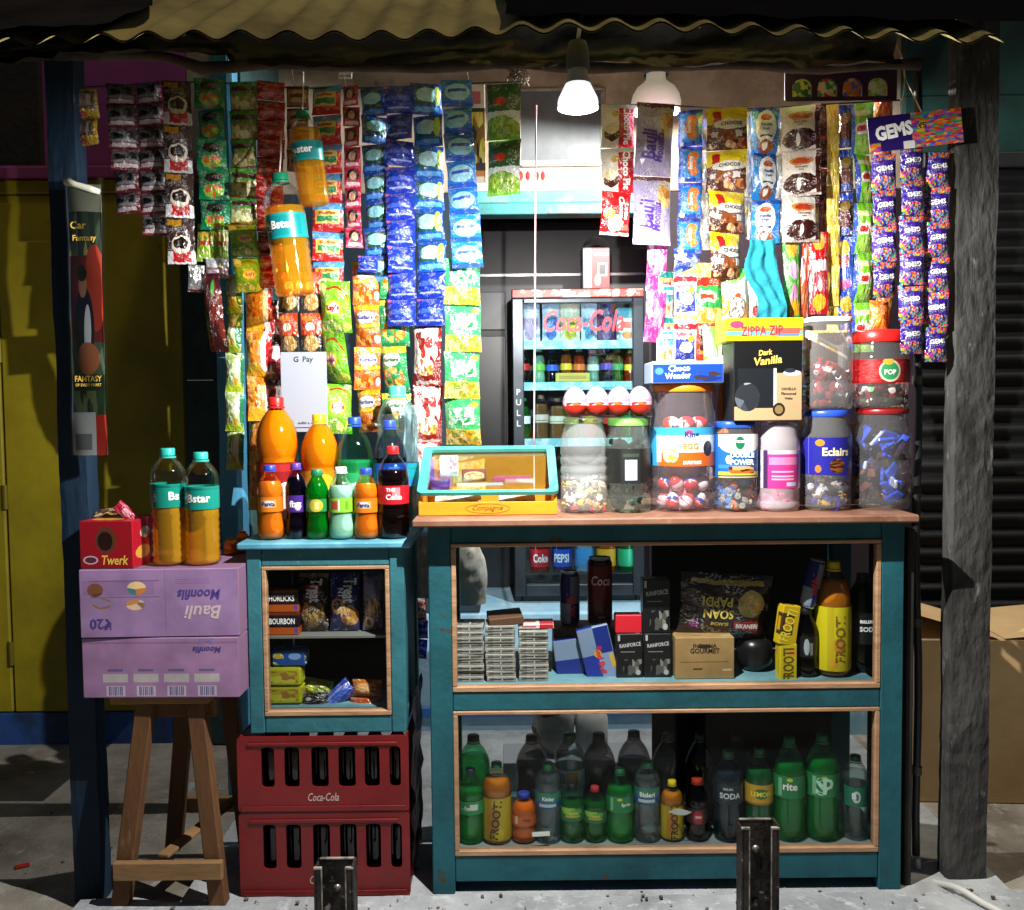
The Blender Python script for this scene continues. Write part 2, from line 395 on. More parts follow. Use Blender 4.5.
def bottle(name, label, kind, px, Y, z, pytop, wpx, tint, liq, level, cap, lab=None, texts=(), labz=(.38, .56), group=None, seg=24, rot=None, pybase=None, extra=None, loc=None, H=None, cat='bottle'):
    """lab: artwork material for the wrap label; texts: (string, angle fraction, v, height fraction of label, material, maxw fraction)"""
    if loc is None:
        py = pybase or 600
        b = P(px, (py + pytop) / 2, Y); loc = (b.x, Y, z); H = P(px, pytop, Y).z - z
    Rb = wpx / 2 * SC(Y); pr = PROF[kind]
    root = thing(name, label, cat, loc, group, rot or (0, 0, rnd.uniform(-.12, .12)))
    MB().lathe([(r * Rb, f * H) for r, f in pr], seg).build('bottle_body', shell(tint, .25, .04, .03, .45, 0), root)
    if liq:
        lp = [(r * Rb * .95, f * H + .0015) for r, f in pr if f < level]; rl = rat(pr, level) * Rb * .95
        lp += [(rl, level * H), (rl * .97, level * H + .0008), (0, level * H + .0008)]
        MB().lathe(lp, seg).build('drink', liq, root)
    ch = .062 * H if kind != 'glass' else .03 * H; cr = CAPR[kind] * Rb; z0 = H - ch
    mb = MB(); n = 30
    cp = [(cr * 1.02, z0), (cr, z0 + ch * .15), (cr, z0 + ch * .85), (cr * .9, z0 + ch), (0, z0 + ch)]
    if cap: mb.lathe(cp, 20); mb.lathe([(cr * 1.12, z0 - ch * .35), (cr * 1.12, z0 - ch * .1)], 20); mb.build('cap', cap, root)
    if lab:
        z0, z1 = labz[0] * H, labz[1] * H; r = max(rat(pr, labz[0]), rat(pr, labz[1]), rat(pr, sum(labz) / 2)) * Rb + .0007
        mb = MB(); mb.lathe([(r, z0), (r, (z0 + z1) / 2), (r, z1)], seg)
        mats = [lab]
        for t in texts:
            s_, af, vf, hf, mt, mw = t[:6]; ro = t[6] if len(t) > 6 else 0
            if mt not in mats: mats.append(mt)
            mb.text(s_, lambda x, y, r=r: ((r + .0008) * math.sin(x / r), -(r + .0008) * math.cos(x / r), y), af * r, z0 + (z1 - z0) * vf, (z1 - z0) * hf, mats.index(mt), mw * r * 2 if mw else None, ro, .03)
        mb.build('wrap_label', mats, root)
    return root
def candyheap(name, label, loc, Rr_, z0, z1, cols, n, size, seed, kind='twist'):
    rg = random.Random(seed); mb = MB()
    for i in range(n):
        a = rg.uniform(0, 6.28); rr = Rr_ * math.sqrt(rg.uniform(.1, 1)); rr = min(rr, Rr_ - size * .75)
        z = z0 + size * .6 + (z1 - z0 - size) * (i / n)
        M = Matrix.Translation((rr * math.cos(a), rr * math.sin(a), z)) @ Matrix.Rotation(rg.uniform(0, 6.28), 4, 'Z') @ Matrix.Rotation(rg.uniform(0, 6.28), 4, 'X') @ Matrix.Rotation(rg.uniform(0, 6.28), 4, 'Y')
        m = rg.randrange(len(cols)); s = size
        if kind == 'twist':            # wrapped sweet: fat body with two fanned ends
            mb.lathe([(.05 * s, -1.0 * s), (.38 * s, -.95 * s), (.12 * s, -.55 * s), (.42 * s, -.4 * s), (.48 * s, 0), (.42 * s, .4 * s), (.12 * s, .55 * s), (.38 * s, .95 * s), (.05 * s, 1.0 * s)], 7, m, M=M, smooth=False)
        elif kind == 'slab':
            mb.box(-s, s, -.45 * s, .45 * s, -.18 * s, .18 * s, .1 * s, m, M)
    o = mb.build(name, cols, None, loc); tag(o, label, 'candy', None, 'stuff'); return o
def jar(label, px, Y, z, pytop, wpx, pybase, lidmat, tint='#ffffff', lidf=.09, sq=0, lab=None, texts=(), labz=(.3, .68), rings=(), neck=.74, milk=.05, group='plastic sweet jars on the counter'):
    b = P(px, (pybase + pytop) / 2, Y); H = P(px, pytop, Y).z - z; Rb = wpx / 2 * SC(Y)
    if sq: Rb *= .96
    root = thing('sweet_jar', label, 'jar', (b.x, Y, z), group, None)
    zt = 1 - lidf
    pr = [(0, .008), (.7, 0), (.95, .012), (1, .05)]
    for f in rings: pr += [(1, f - .02), (.955, f), (1, f + .02)]
    pr += [(1, zt - .24), (.97, zt - .17), (.88, zt - .09), (neck + .02, zt - .03), (neck, zt)]
    pr = sorted(pr[4:], key=lambda t: t[1]); pr = [(0, .008), (.7, 0), (.95, .012), (1, .05)] + pr
    MB().lathe([(r * Rb, f * H) for r, f in pr], 32, sq=sq).build('jar_body', shell(tint, .30, .05, .04, .40, milk), root)  # milk: pale haze painted in for the brightness of the jars
    r = (neck + .05) * Rb
    MB().lathe([(r, zt * H - .001), (r * 1.02, zt * H + .003), (r * 1.02, H - .004), (r * .97, H - .0005), (r * .8, H), (0, H)], 32, sq=sq).build('lid', lidmat, root)
    if lab:
        z0, z1 = labz[0] * H, labz[1] * H; r = Rb + .0008
        mb = MB(); mb.lathe([(r, z0), (r, z1)], 32, sq=sq); mats = [lab]
        for t in texts:
            s_, af, vf, hf, mt, mw = t[:6]
            if mt not in mats: mats.append(mt)
            mb.text(s_, lambda x, y, r=r: ((r + .0008) * math.sin(x / r), -(r + .0008) * math.cos(x / r), y) if not sq else (x, -r * 1.0 - .001, y), af * r, z0 + (z1 - z0) * vf, (z1 - z0) * hf, mats.index(mt), mw * r * 2, t[6] if len(t) > 6 else 0, .03)
        mb.build('wrap_label', mats, root)
    return root, Rb, H
def carton(name, label, cat, x0, x1, y0, y1, z0, z1, art_m, texts=(), side=None, b=.002, group=None, rot=None, extra=()):
    """a printed box; texts: (string,u,v,h,material,maxw,rot,shear) on its front"""
    cx, cy = (x0 + x1) / 2, (y0 + y1) / 2
    hx, hy, H = (x1 - x0) / 2, (y1 - y0) / 2, z1 - z0
    mats = [art_m, side or art_m]; mb = MB(); mb.box(-hx, hx, -hy, hy, 0, H, b, 0, mf=1)
    for t in texts:
        s_, u, v, th, mt = t[:5]; mw = t[5] if len(t) > 5 else .9; ro = t[6] if len(t) > 6 else 0; sh = t[7] if len(t) > 7 else 0
        if mt not in mats: mats.append(mt)
        mb.text(s_, flat3(-hy - .0008), (u - .5) * 2 * hx, v * H, th * H, mats.index(mt), mw * (2 * hx if abs(math.sin(ro)) < .7 else H), ro, .02, sh)
    o = mb.build(name, mats, None, (cx, cy, z0), rot); return tag(o, label, cat, group)
# ================================================================ setting
def sheet(name, m, x0, x1, y0, y1, z, n=1, amp=0):
    mb = MB(); mb.grid(lambda u, v: (x0 + (x1 - x0) * u, y0 + (y1 - y0) * v, z + (amp * noise.noise(Vector((u * n, v * n, 3))) if amp else 0)), max(1, n), max(1, n))
    return mb.build(name, m)
concrete = mat('#b4b8bb', .9, 0, '#8a8c8e', 5, .38, .68, .5, 60, None, .3, '#b4b8ba', 18, .56, .7)
dirt = mat('#a09a90', .95, 0, '#746c60', 2.2, .4, .62, .5, 70, None, .2, '#a8a7a2', 14, .55, .72)
tag(sheet('ground', dirt, -14, 14, -8, 22, -.035), None, None, None, 'structure')
tag(sheet('shop_floor', concrete, P(245, 800, .6).x, P(915, 800, .6).x, -.03, 1.3, 0), None, None, None, 'structure')
# kerb slab in front
mb = MB(); xa, xb = P(78, 900, -.05).x, 3.2
def kt(u, v):
    x = xa + (xb - xa) * u; e = .035 * noise.noise(Vector((x * 2.3, 0, 1))) + .02 * noise.noise(Vector((x * 7, 0, 5)))
    y = -.035 + e if v == 1 else -1.0 * (1 - v) - .04 * v
    return (x, y, .012 + .008 * noise.noise(Vector((x * 3, v * 4, 2))))
mb.grid(kt, 90, 8)
mb.grid(lambda u, v: (lambda p: (p[0], p[1], p[2] - .06 * (1 - v)))(kt(u, 1)), 90, 1, flip=True)
mb.grid(lambda u, v: (xa - .01 * (1 - v), -1 + .965 * u, -.045 + .057 * v), 1, 1)
tag(mb.build('kerb_slab', mat('#b0b4b8', .85, 0, '#83878b', 4, .35, .7, .6, 45, None, .3, '#c4c8ca', 22, .55, .68)), None, None, None, 'structure')

BW = 1.3                                # depth of the house wall behind the shop
def X(px, Y, py=450): return P(px, py, Y).x
def Z(py, Y, px=512): return P(px, py, Y).z
limew = mat('#b9ab98', .95, 0, '#8a7b6a', 3, .42, .62, .6, 25, None, .2, '#6a4a3c', 5, .62, .7)
zl = Z(217, BW); zp = Z(612, BW); zc = 3.3
xl, xr = X(478, BW), X(657, BW)
hw = thing('house_wall', 'whitewashed stained house wall with a pale blue plinth behind the kiosk', 'wall', (0, BW, 0))
mb = MB(); mb.box(X(186, BW, 80), X(1100, BW), 0, .12, zl + .10, zc, .004); mb.build('upper_wall', limew, hw)
mb = MB(); mb.box(X(215, BW), xl, 0, .12, zp, zl + .098, .004); mb.build('side_wall', mat('#1f3644', .8, 0, '#182a36', 3), hw)
mb = MB(); mb.box(xr, X(1100, BW), 0, .12, zp, zl + .098, .004); mb.build('side_wall', mat('#2a1a26', .8, 0, '#1a1219', 4), hw)
mb = MB(); mb.box(X(190, BW), X(1100, BW), 0, 2.2, -.05, zp - .002, .01)
mb.build('plinth', mat('#9fc4da', .75, 0, '#7aa8c8', 4, .4, .65, .2, 30, None, .4, '#d8e2e6', 9, .6, .7), hw)
mb = MB(); mb.box(X(190, BW), X(660, BW), -.012, -.001, .06, .10, .002); mb.build('blue_band', mat('#2f6fc0', .6), hw)
# vent board and lintel
vb = thing('vent_board', 'grey plywood board closing the square opening above the door lintel', 'board', (0, BW - .01, 0))
x0, x1, z0, z1 = X(524, BW), X(602, BW), Z(162, BW), Z(93, BW)
mb = MB(); mb.box(x0, x1, -.006, .006, z0, z1, .001); mb.build('board', mat('#6c7072', .8, 0, '#54585c', 4, .4, .7, .2, 20), vb)
mb = MB()
for a, b, c, d in ((x0 - .02, x0, z0 - .02, z1), (x1, x1 + .02, z0 - .02, z1), (x0, x1, z0 - .024, z0), (x0 - .02, x1 + .02, z1, z1 + .012)): mb.box(a, b, -.014, .004, c, d, .002)
mb.build('frame', mat('#b0aba0', .8, 0, '#8a8378', 9), vb)
lt = thing('door_lintel', 'weathered turquoise wooden lintel over the dark doorway', 'lintel', (0, BW - .02, 0))
mb = MB(); mb.box(X(478, BW), X(665, BW), -.02, .06, Z(205, BW), Z(193, BW), .003); mb.build('upper_board', mat('#4fa5a0', .7, 0, '#7d8a86', 5, .5, .62, .3, 40), lt)
mb = MB(); mb.box(X(478, BW), X(665, BW), -.035, .06, Z(217, BW), Z(206, BW), .003); mb.build('lower_board', mat('#3f8f90', .6, 0, '#55605e', 6, .5, .6, .3, 40), lt)
mb = MB(); mb.box(X(478, BW), X(665, BW), -.01, .06, Z(192.4, BW), Z(184, BW), .002); mb.build('trim', mat('#9fb0ae', .7, 0, '#c0c0b8', 8), lt)
mk = MB()
for px in (521, 528, 537, 543):
    a = P(px, 176, BW - .003); mk.lathe([(0, -.02), (.008, -.008), (.009, .008), (0, .022)], 10, M=Matrix.Translation(a) @ Matrix.Scale(.15, 4, (0, 1, 0)))
tag(mk.build('vermilion_marks', mat('#a01818', .7)), 'four vermilion drops painted under the plywood board', 'painted mark')
# room behind the door
mb = MB(); xa, xb = xl - .5, xr + .7; ya, yb = BW + .13, BW + 1.9
mb.grid(lambda u, v: (xa + (xb - xa) * u, yb, zp + (2.6 - zp) * v), 1, 1)
mb.grid(lambda u, v: (xa, ya + (yb - ya) * u, zp + (2.6 - zp) * v), 1, 1); mb.grid(lambda u, v: (xb, yb + (ya - yb) * u, zp + (2.6 - zp) * v), 1, 1)
mb.grid(lambda u, v: (xa + (xb - xa) * u, ya + (yb - ya) * v, 2.6), 1, 1, flip=True)
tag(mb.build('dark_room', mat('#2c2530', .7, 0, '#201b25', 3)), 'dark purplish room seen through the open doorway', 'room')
cb = thing('dark_cupboard', 'dark wooden cupboard with a thin shiny rail beside the cooler', 'cupboard', (0, BW + .55, 0))
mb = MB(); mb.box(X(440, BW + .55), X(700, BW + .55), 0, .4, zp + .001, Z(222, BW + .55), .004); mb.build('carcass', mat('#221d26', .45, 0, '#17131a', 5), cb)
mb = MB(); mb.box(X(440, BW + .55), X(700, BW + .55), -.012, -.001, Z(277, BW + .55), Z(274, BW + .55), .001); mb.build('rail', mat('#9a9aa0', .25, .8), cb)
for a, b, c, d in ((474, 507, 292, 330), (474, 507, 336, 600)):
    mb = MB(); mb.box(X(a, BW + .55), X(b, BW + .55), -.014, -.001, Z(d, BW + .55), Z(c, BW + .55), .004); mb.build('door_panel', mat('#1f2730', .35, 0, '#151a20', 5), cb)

# left: yellow metal door, pink wall
yw = mat('#948610', .6, 0, '#776a0c', 3, .4, .7, .15, 20, None, .4, '#6a5a18', 11, .66, .74)
yd = thing('yellow_metal_door', 'wide yellow painted metal doors left of the kiosk', 'door', (0, BW, 0))
zt = Z(180, BW, 60); zb = .10
xs = [X(-420, BW), X(-140, BW), X(5, BW), X(188, BW)]
for a, b in zip(xs, xs[1:]):
    mb = MB(); mb.box(a + .004, b - .004, -.01, .03, zb, zt - .06, .006)
    mb.box(a + .004, b - .004, -.014, .03, zt - .056, zt, .006); mb.build('door_leaf', yw, yd)
mb = MB()
for i in (1, 2):
    for zz in (.35, 1.0, 1.6): mb.lathe([(.012, -.05), (.012, .05)], 10, c=(xs[i], -.012, zz))
mb.build('hinge', mat('#6a6010', .5, .3), yd)
mb = MB(); mb.box(xs[0], xs[3], -.016, .03, -.05, zb - .003, .004); mb.build('blue_sill', mat('#1f4a8a', .6, 0, '#1a2f50', 5), yd)
pw = thing('pink_wall', 'magenta pink painted wall above the yellow doors', 'wall', (0, BW, 0))
mb = MB(); mb.box(xs[0], X(186, BW, 80) - .003, .0, .1, zt + .05, zc, .003); mb.build('wall', mat('#96407e', .8, 0, '#84366c', 4, .4, .7, .1, 20), pw)
mb = MB(); mb.box(xs[0], X(222, BW), -.03, .08, zt + .003, zt + .048, .004); mb.build('ledge', mat('#8a3a70', .7), pw)
tb = thing('teal_boards', 'dark teal wooden boards between the yellow doors and the shop', 'boards', (0, BW - .02, 0))
for a, b_ in ((Z(380, BW, 200), Z(186, BW, 200)), (-.03, Z(381, BW, 200))):
    mb = MB(); mb.box(X(190, BW), X(262, BW), -.03, .0, a, b_, .004); mb.build('board', mat('#21403f', .7, 0, '#152a2a', 5), tb)
lamp_block = MB(); lamp_block.box(X(246, .70), X(246, .70) + .015, .70, BW - .07, .80, 2.75, .003)  # unseen board added to keep the globe lamp off the yellow doors
tag(lamp_block.build('side_board', mat('#24484a', .8, 0, '#1a3436', 5)), 'teal plywood side board added behind the left packet strips to block lamp light', 'board')
dp = MB(); dp.box(X(-300, .9), X(52, .9), 0, .03, Z(158, .9), Z(30, .9), .003)  # plain dark panel put in to fill a black area
tag(dp.build('dark_filler_panel', mat('#241c18', .9, 0, '#120e0c', 6, bump=.4), None, (0, .9, 0)), 'dark panel filling the black area under the roof at far left', 'screen')

# right: roller shutter, teal panel
zs = Z(172, BW, 1000)
rs = thing('roller_shutter', 'dark grey closed roller shutter right of the kiosk', 'shutter', (0, BW - .05, 0))
mb = MB(); n = 64; prof = []
mb.grid(lambda u, v: (X(912, BW) + 2.2 * u, .016 * math.cos(v * n * math.pi), -.02 + (zs + .02) * v), 1, n * 4)
mb.build('slat_curtain', mat('#17181a', .7, .1, '#0e0f10', 4, .4, .65), rs)
mb = MB(); mb.box(X(912, BW), X(912, BW) + 2.2, -.03, .03, zs + .002, zs + .06, .004); mb.build('header', mat('#2a2c2e', .6), rs)
tp = thing('teal_cladding', 'dull teal painted boards above the roller shutter', 'panel', (0, BW - .03, 0))
for a, b in ((zs + .064, Z(100, BW, 1000)), (Z(99, BW, 1000), zc)):
    mb = MB(); mb.box(X(895, BW), X(912, BW) + 2.2, -.03, .02, a, b, .004); mb.build('board', mat('#14443f', .8, 0, '#0d2e2b', 4), tp)

# ---------------------------------------------------------------- roof
EY, EZ, SL = -.72, 0, .60
EZ = Z(30, EY, 430)
rust = mat('#b0a060', .7, .1, '#7a6840', 3, .45, .68, .2, 12, (1, .3, 1), .4, '#3c2a1c', 7, .62, .72)
rf = thing('corrugated_roof', 'rusty yellowish corrugated sheet roof sloping down to the front', 'roof', (0, 0, 0))
mb = MB(); xa, xb = X(-40, EY, 30), X(1003, EY, 30); pit = .088; L_ = 2.25
def rfn(u, v):
    x = xa + (xb - xa) * u; y = EY + L_ * v
    z = EZ + SL * L_ * v + .009 * math.cos(2 * math.pi * (x - xa) / pit) + .012 * noise.noise(Vector((x * 1.7, v * 2, 0))) - (.02 * (x - X(430, EY, 30)) ** 2)
    return (x, y + (.02 * noise.noise(Vector((x * 3, 1, 1))) if v == 0 else 0), z)
nn = int((xb - xa) / pit * 10)
mb.grid(rfn, nn, 12); mb.grid(lambda u, v: (lambda p: (p[0], p[1], p[2] - .004))(rfn(u, v)), nn, 12, flip=True)
mb.build('sheet', rust, rf)
# dark tarpaulin over the right half of the roof
mb = MB(); xa2, xb2 = X(505, EY, 10), 1.9
def tfn(u, v):
    x = xa2 + .10 * noise.noise(Vector((v * 4, 2, 7))) * (1 - u) + (xb2 - xa2) * u; y = EY + .028 + .03 * noise.noise(Vector((x * 2, 5, 5))) + 2.0 * v
    return (x, y, EZ + SL * (y - EY) + .024 + .012 * noise.noise(Vector((x * 5, v * 6, 1))) + .008 * noise.noise(Vector((x * 14, v * 20, 4))) - .02 * (min(x, .9) - X(430, EY, 30)) ** 2)
mb.grid(tfn, 60, 40); tag(mb.build('dark_tarpaulin', mat('#08080a', .95, 0, '#0e0a0b', 3, spec=.05)), 'black plastic tarpaulin spread over the right half of the roof', 'tarpaulin')
mb = MB(); xl2 = X(98, EY, 10)
def tfl(u, v):
    x = -1.75 + (xl2 + 1.75 + .12 * noise.noise(Vector((v * 4, 2, 3))) * u) * u; y = EY - .03 + .03 * noise.noise(Vector((x * 2, 5, 5))) + 1.2 * v
    return (x, y, EZ + SL * (y - EY) + .03 + .012 * noise.noise(Vector((x * 5, v * 6, 1))) + .008 * noise.noise(Vector((x * 14, v * 20, 4))) - .02 * (max(x, -1.3) - X(430, EY, 30)) ** 2)
mb.grid(tfl, 30, 30); tag(mb.build('dark_tarpaulin', mat('#1a1512', .9, 0, '#2c241e', 5, spec=.1)), 'brownish black plastic sheet over the left corner of the roof', 'tarpaulin')
# black plastic hanging below the eave
mb = MB(); xa3, xb3 = X(-40, -.12, 50), X(905, -.12, 50)
def hfn(u, v):
    px = -40 + 945 * u
    top = 16 if px > 430 else (16 if px > 110 else 30)
    bot = 64 + 5 * noise.noise(Vector((u * 9, 0, 0))) + 3 * noise.noise(Vector((u * 30, 0, 3)))
    if px < 230: bot = 52 + (8 if px < 60 else 0) + 5 * noise.noise(Vector((u * 20, 4, 0)))
    p = P(px, top + (bot - top) * v, -.12)
    fold = .035 * noise.noise(Vector((u * 14 + v * 3, v * 2, 1))) + .016 * noise.noise(Vector((u * 50 - v * 9, v * 5, 8)))
    return (p.x, p.y + fold * (.3 + v) + .06 * math.sin(v * 3.1), p.z)
mb.grid(hfn, 160, 10, flip=True); tag(mb.build('hanging_plastic', mat('#101216', .42, 0, '#191c22', 5, bump=.4, bscale=30)), 'black crumpled plastic sheet hanging under the front eave', 'tarpaulin')
mb = MB()
mb.tube([P(-60 + 980 * i / 30, 66 - 10 * (i < 8) + 2 * math.sin(i), -.06) for i in range(31)], [.014 + .003 * math.sin(i * 1.7) for i in range(31)], 10)
tag(mb.build('eave_pole', mat('#2a211a', .9, 0, '#4a3c2e', 9)), 'thin crooked wooden pole along the eave behind the black plastic', 'pole')

# ---------------------------------------------------------------- posts
def rough_post(name, label, px_t, px_b, wpx, Y, depth, zt, m, amp, seed, rough=26):
    a = P((px_t + px_b) / 2, 480, Y); w = wpx * SC(Y) / 2
    mb = MB(); n = 90
    def fn(u, v):
        k = int(u * 16 + .5) % 16
        side, t = divmod(k, 4); t = t / 4
        cs = [(-w, 0), (w, 0), (w, depth), (-w, depth), (-w, 0)]
        x = cs[side][0] + (cs[side + 1][0] - cs[side][0]) * t; y = cs[side][1] + (cs[side + 1][1] - cs[side][1]) * t
        z = -.03 + (zt + .03) * v
        if k % 4 == 0: x *= .93; y = depth / 2 + (y - depth / 2) * .93
        d = amp * (noise.noise(Vector((x * 14, y * 14, z * 5 + seed))) + .6 * noise.noise(Vector((x * 40, y * 40, z * rough + seed))))
        return (x + d, y + d * .8, z)
    mb.grid(fn, 16, n, smooth=False)
    return tag(mb.build(name, m, None, (a.x, Y, 0)), label, 'post')
zr = lambda Y: EZ + SL * (Y - EY) - .03
rough_post('wooden_post', 'rough grey weathered timber post at the right front corner', 976, 972, 42, .05, .07, zr(.05),
    mat('#4a4a48', .95, 0, '#282726', 8, .42, .62, .9, 50, (1, 1, .35), .15, '#72716e', 30, .6, .7), .006, 3)
bluew = mat('#142b40', .7, 0, '#0e1d2c', 5, .42, .65, .4, 40, (1, 1, .25), .3, '#6b4d3c', 16, .68, .74)
rough_post('blue_post', 'blue painted wooden post at the left front corner holding the long dim packet', 65, 81, 30, .03, .07, zr(.1), bluew, .0025, 5)
rough_post('blue_post', 'blue painted inner post behind the small cabinet and the cartons', 230, 232, 24, .62, .07, zr(.6), mat('#4f9ac0', .65, 0, '#2f6f92', 5, .42, .65, .3, 40, (1, 1, .25)), .002, 6)
CZ0 = Z(514.5, 0, 660)
# wooden side board closing the right end of the kiosk
sb = MB(); sb.box(X(897, .1), X(897, .1) + .02, .02, .3, .0, CZ0 - .05, .003)
tag(sb.build('side_board', mat('#1c1916', .85, 0, '#2b241f', 6, bump=.3)), 'dark plywood side board behind the right end of the counter', 'board')
pb = thing('conduit_pipe', 'thin dark conduit pipe running down beside the grey post', 'pipe', (0, 0, 0))
mb = MB(); mb.tube([P(917, 60 + 795 * i / 20, .12) + Vector((.004 * math.sin(i * .9), 0, 0)) for i in range(21)], .011, 10); mb.build('pipe', mat('#2c2d2f', .45, .2), pb)
for py in (380, 622, 770): mb = MB(); mb.lathe([(.0135, -.012), (.0135, .012)], 12, c=P(917, py, .12)); mb.build('coupling', mat('#55504a', .5), pb)
a = P(917, 858, .12)
cpts = [a, a + Vector((.01, -.02, -.05)), Vector((a.x + .035, -.05, .03)), Vector((a.x + .07, -.12, .026)), Vector((a.x + .11, -.2, .025)), Vector((a.x + .14, -.34, .025))]
def smooth(pts, k=6):
    out = []
    for i in range(len(pts) - 1):
        p0, p1, p2, p3 = pts[max(i - 1, 0)], pts[i], pts[i + 1], pts[min(i + 2, len(pts) - 1)]
        for j in range(k):
            t = j / k; out.append(.5 * (2 * p1 + (p2 - p0) * t + (2 * p0 - 5 * p1 + 4 * p2 - p3) * t * t + (3 * p1 - p0 - 3 * p2 + p3) * t ** 3))
    return out + [pts[-1]]
mb = MB(); mb.tube(smooth(cpts), .0085, 10); tag(mb.build('power_cable', mat('#c9c9c4', .5)), 'thick white cable coming out of the conduit onto the kerb', 'cable')
mb = MB(); mb.tube(smooth([a + Vector((.02, .01, -.02)), a + Vector((.07, -.02, .0)), a + Vector((.10, -.06, -.06)), a + Vector((.085, -.12, -.05))]), .003, 6)
tag(mb.build('loose_wire', mat('#a8a49a', .6)), 'thin loose wire curling beside the thick white cable', 'wire')

# big carton on the floor, right
cm = mat('#d8b888', .85, 0, '#c4a070', 3, .4, .7, .1, 30)
o = carton('cardboard_carton', 'large brown cardboard carton on the floor behind the grey post', 'carton', X(919, .62, 700), X(1085, .62, 700), .62, 1.05, -.034, Z(640, .62, 960), cm, [], b=.004, rot=(0, 0, R(-4)))
mb = MB(); zt_ = Z(640, .62, 960) + .034
mb.grid(lambda u, v: (-.30 + .30 * u, -.215 + .43 * v, zt_ + .003 + .09 * (1 - u) * (1 - .6 * 0)), 4, 2); mb.grid(lambda u, v: (.02 + .3 * u, -.215 + .43 * v, zt_ + .003 + .03 * u), 4, 2)
mb.build('flap', cm, o)

mb = MB(); rg = random.Random(5)
for i in range(260):
    x, y = rg.uniform(-1.7, 1.9), rg.uniform(-.32, .9) if i % 3 else rg.uniform(-.12, .0)
    s = rg.uniform(.0015, .006); z_ = (.018 if y < -.04 and x > -1.1 else (.0 if -.95 < x < 1.1 else -.034))
    mb.box(-s, s, -s * .8, s * .8, -s * .5, s * .6, s * .4, rg.randrange(3), Matrix.Translation((x, y, z_)) @ Matrix.Rotation(rg.uniform(0, 6), 4, 'Z') @ Matrix.Rotation(rg.uniform(-.5, .5), 4, 'X'))
tag(mb.build('scattered_grit', [mat('#6a665e', .9), mat('#a8a49a', .9), mat('#4a3c30', .9)]), 'small stones and grit scattered over the kerb and floor', 'grit', None, 'stuff')
# steel channel stubs in the foreground
def channel(px0, px1, pyt, Y, label):
    w = (px1 - px0) * SC(Y); c = P((px0 + px1) / 2, 880, Y); zt = Z(pyt, Y, px0)
    t = .005; d = .05
    mb = MB(); mb.box(-w / 2, w / 2, d - t, d, 0, zt, .0015)
    for s in (-1, 1):
        mb.box(min(s * w / 2, s * (w / 2 - t)), max(s * w / 2, s * (w / 2 - t)), 0, d - t - .0005, 0, zt + .004 * s, .0015)
        mb.box(min(s * (w / 2 - t - .0005), s * (w / 2 - .02)), max(s * (w / 2 - t - .0005), s * (w / 2 - .02)), 0, t, 0, zt - .002, .0015)
    r = thing('steel_stub', label, 'post', (c.x, Y, 0), 'steel channel stubs at the kerb')
    mb.build('channel', mat('#3a3430', .55, .5, '#1b1715', 14, .42, .6, .4, 60, None, .4, '#a8a49e', 24, .6, .66), r)
    for zz in (zt - .07, zt - .2): mb = MB(); mb.lathe([(0, 0), (.009, 0), (.009, .004), (.0, .006)], 12, M=Matrix.Translation((0, d - t - .001, zz)) @ Matrix.Rotation(R(90), 4, 'X')); mb.build('bolt_head', mat('#8c8880', .4, .7), r)
    _edges(r, w, zt, t, d)
def _edges(r, w, zt, t, d):
    m = mat('#a29c94', .5, .4, '#5a544e', 30, .45, .6)
    for s in (-1, 1):
        mb = MB(); x = s * (w / 2 - .02); mb.box(min(x, x + s * .003), max(x, x + s * .003), -.0012, .004, .05, zt - .0015, .0005); mb.build('worn_edge', m, r)
        mb = MB(); a, b_ = s * (w / 2 - .0195), s * w / 2; mb.box(min(a, b_), max(a, b_), -.001, t + .001, zt - .0045, zt + .001 , .001); mb.build('worn_edge', m, r)
    mb = MB(); mb.box(-w / 2 + .006, w / 2 - .006, d - t - .001, d + .001, zt - .003, zt + .0012, .001); mb.build('worn_edge', m, r)
channel(313, 354, 868, -.42, 'rusty steel channel stub in front of the red crates')
channel(741, 780, 828, -.42, 'rusty steel channel stub in front of the bottle cabinet')

# ---------------------------------------------------------------- lamps
BY = -.60; bz = P(578, 106, BY)
def lamp(name, label, px, py_bottom, Y, wpx, lit):
    b = P(px, py_bottom, Y); s = SC(Y); r = wpx / 2 * s
    root = thing(name, label, 'lamp', b, None)
    prof = [(r * .93, .010), (r * .95, .0), (r * .99, -.001), (r, .010), (r * .96, .03), (r * .62, .075), (r * .5, .105), (r * .46, .125), (r * .46, .15), (0, .152)] if lit else \
        [(r * .93, .010), (r * .95, .0), (r, .012), (r * 1.02, .03), (r * .95, .055), (r * .78, .078), (r * .52, .094), (r * .4, .105), (r * .38, .15), (0, .152)]
    if lit:
        k = .62
        lowp = [(q, z * (k if z > .02 else 1)) for q, z in prof if z <= .08]; upp = [(q, z * k) for q, z in prof if z >= .075]
        MB().lathe(lowp, 32).build('housing', emit('#eef3f8', 1.1), root); MB().lathe(upp, 32).build('collar', mat('#8a9096', .45), root)
    else: MB().lathe(prof, 32).build('housing', emit('#e8e2d4', .22), root); k = 1
    MB().lathe([(0, .010), (r * .6, .011), (r * .9, .013), (r * .92, .016)], 32).build('diffuser', emit('#f4f8ff', 30 if lit else 14), root)
    ld = bpy.data.lights.new('bulb_light', 'POINT'); ld.energy = 212 if lit else 115; ld.color = (1, .97, .92); ld.shadow_soft_size = .007
    lo = bpy.data.objects.new('bulb_light', ld); COL.objects.link(lo); lo.location = b + Vector((0, 0, -.0025 if lit else -.014))
    MB().lathe([(r * .5, .12 * k), (r * .58, .13 * k), (r * .56, .17 * k), (r * .5, .19 * k), (r * .42, .21 * k), (0, .215 * k)], 24).build('lamp_holder', mat('#3a3d40', .5), root)
    return root, b, r
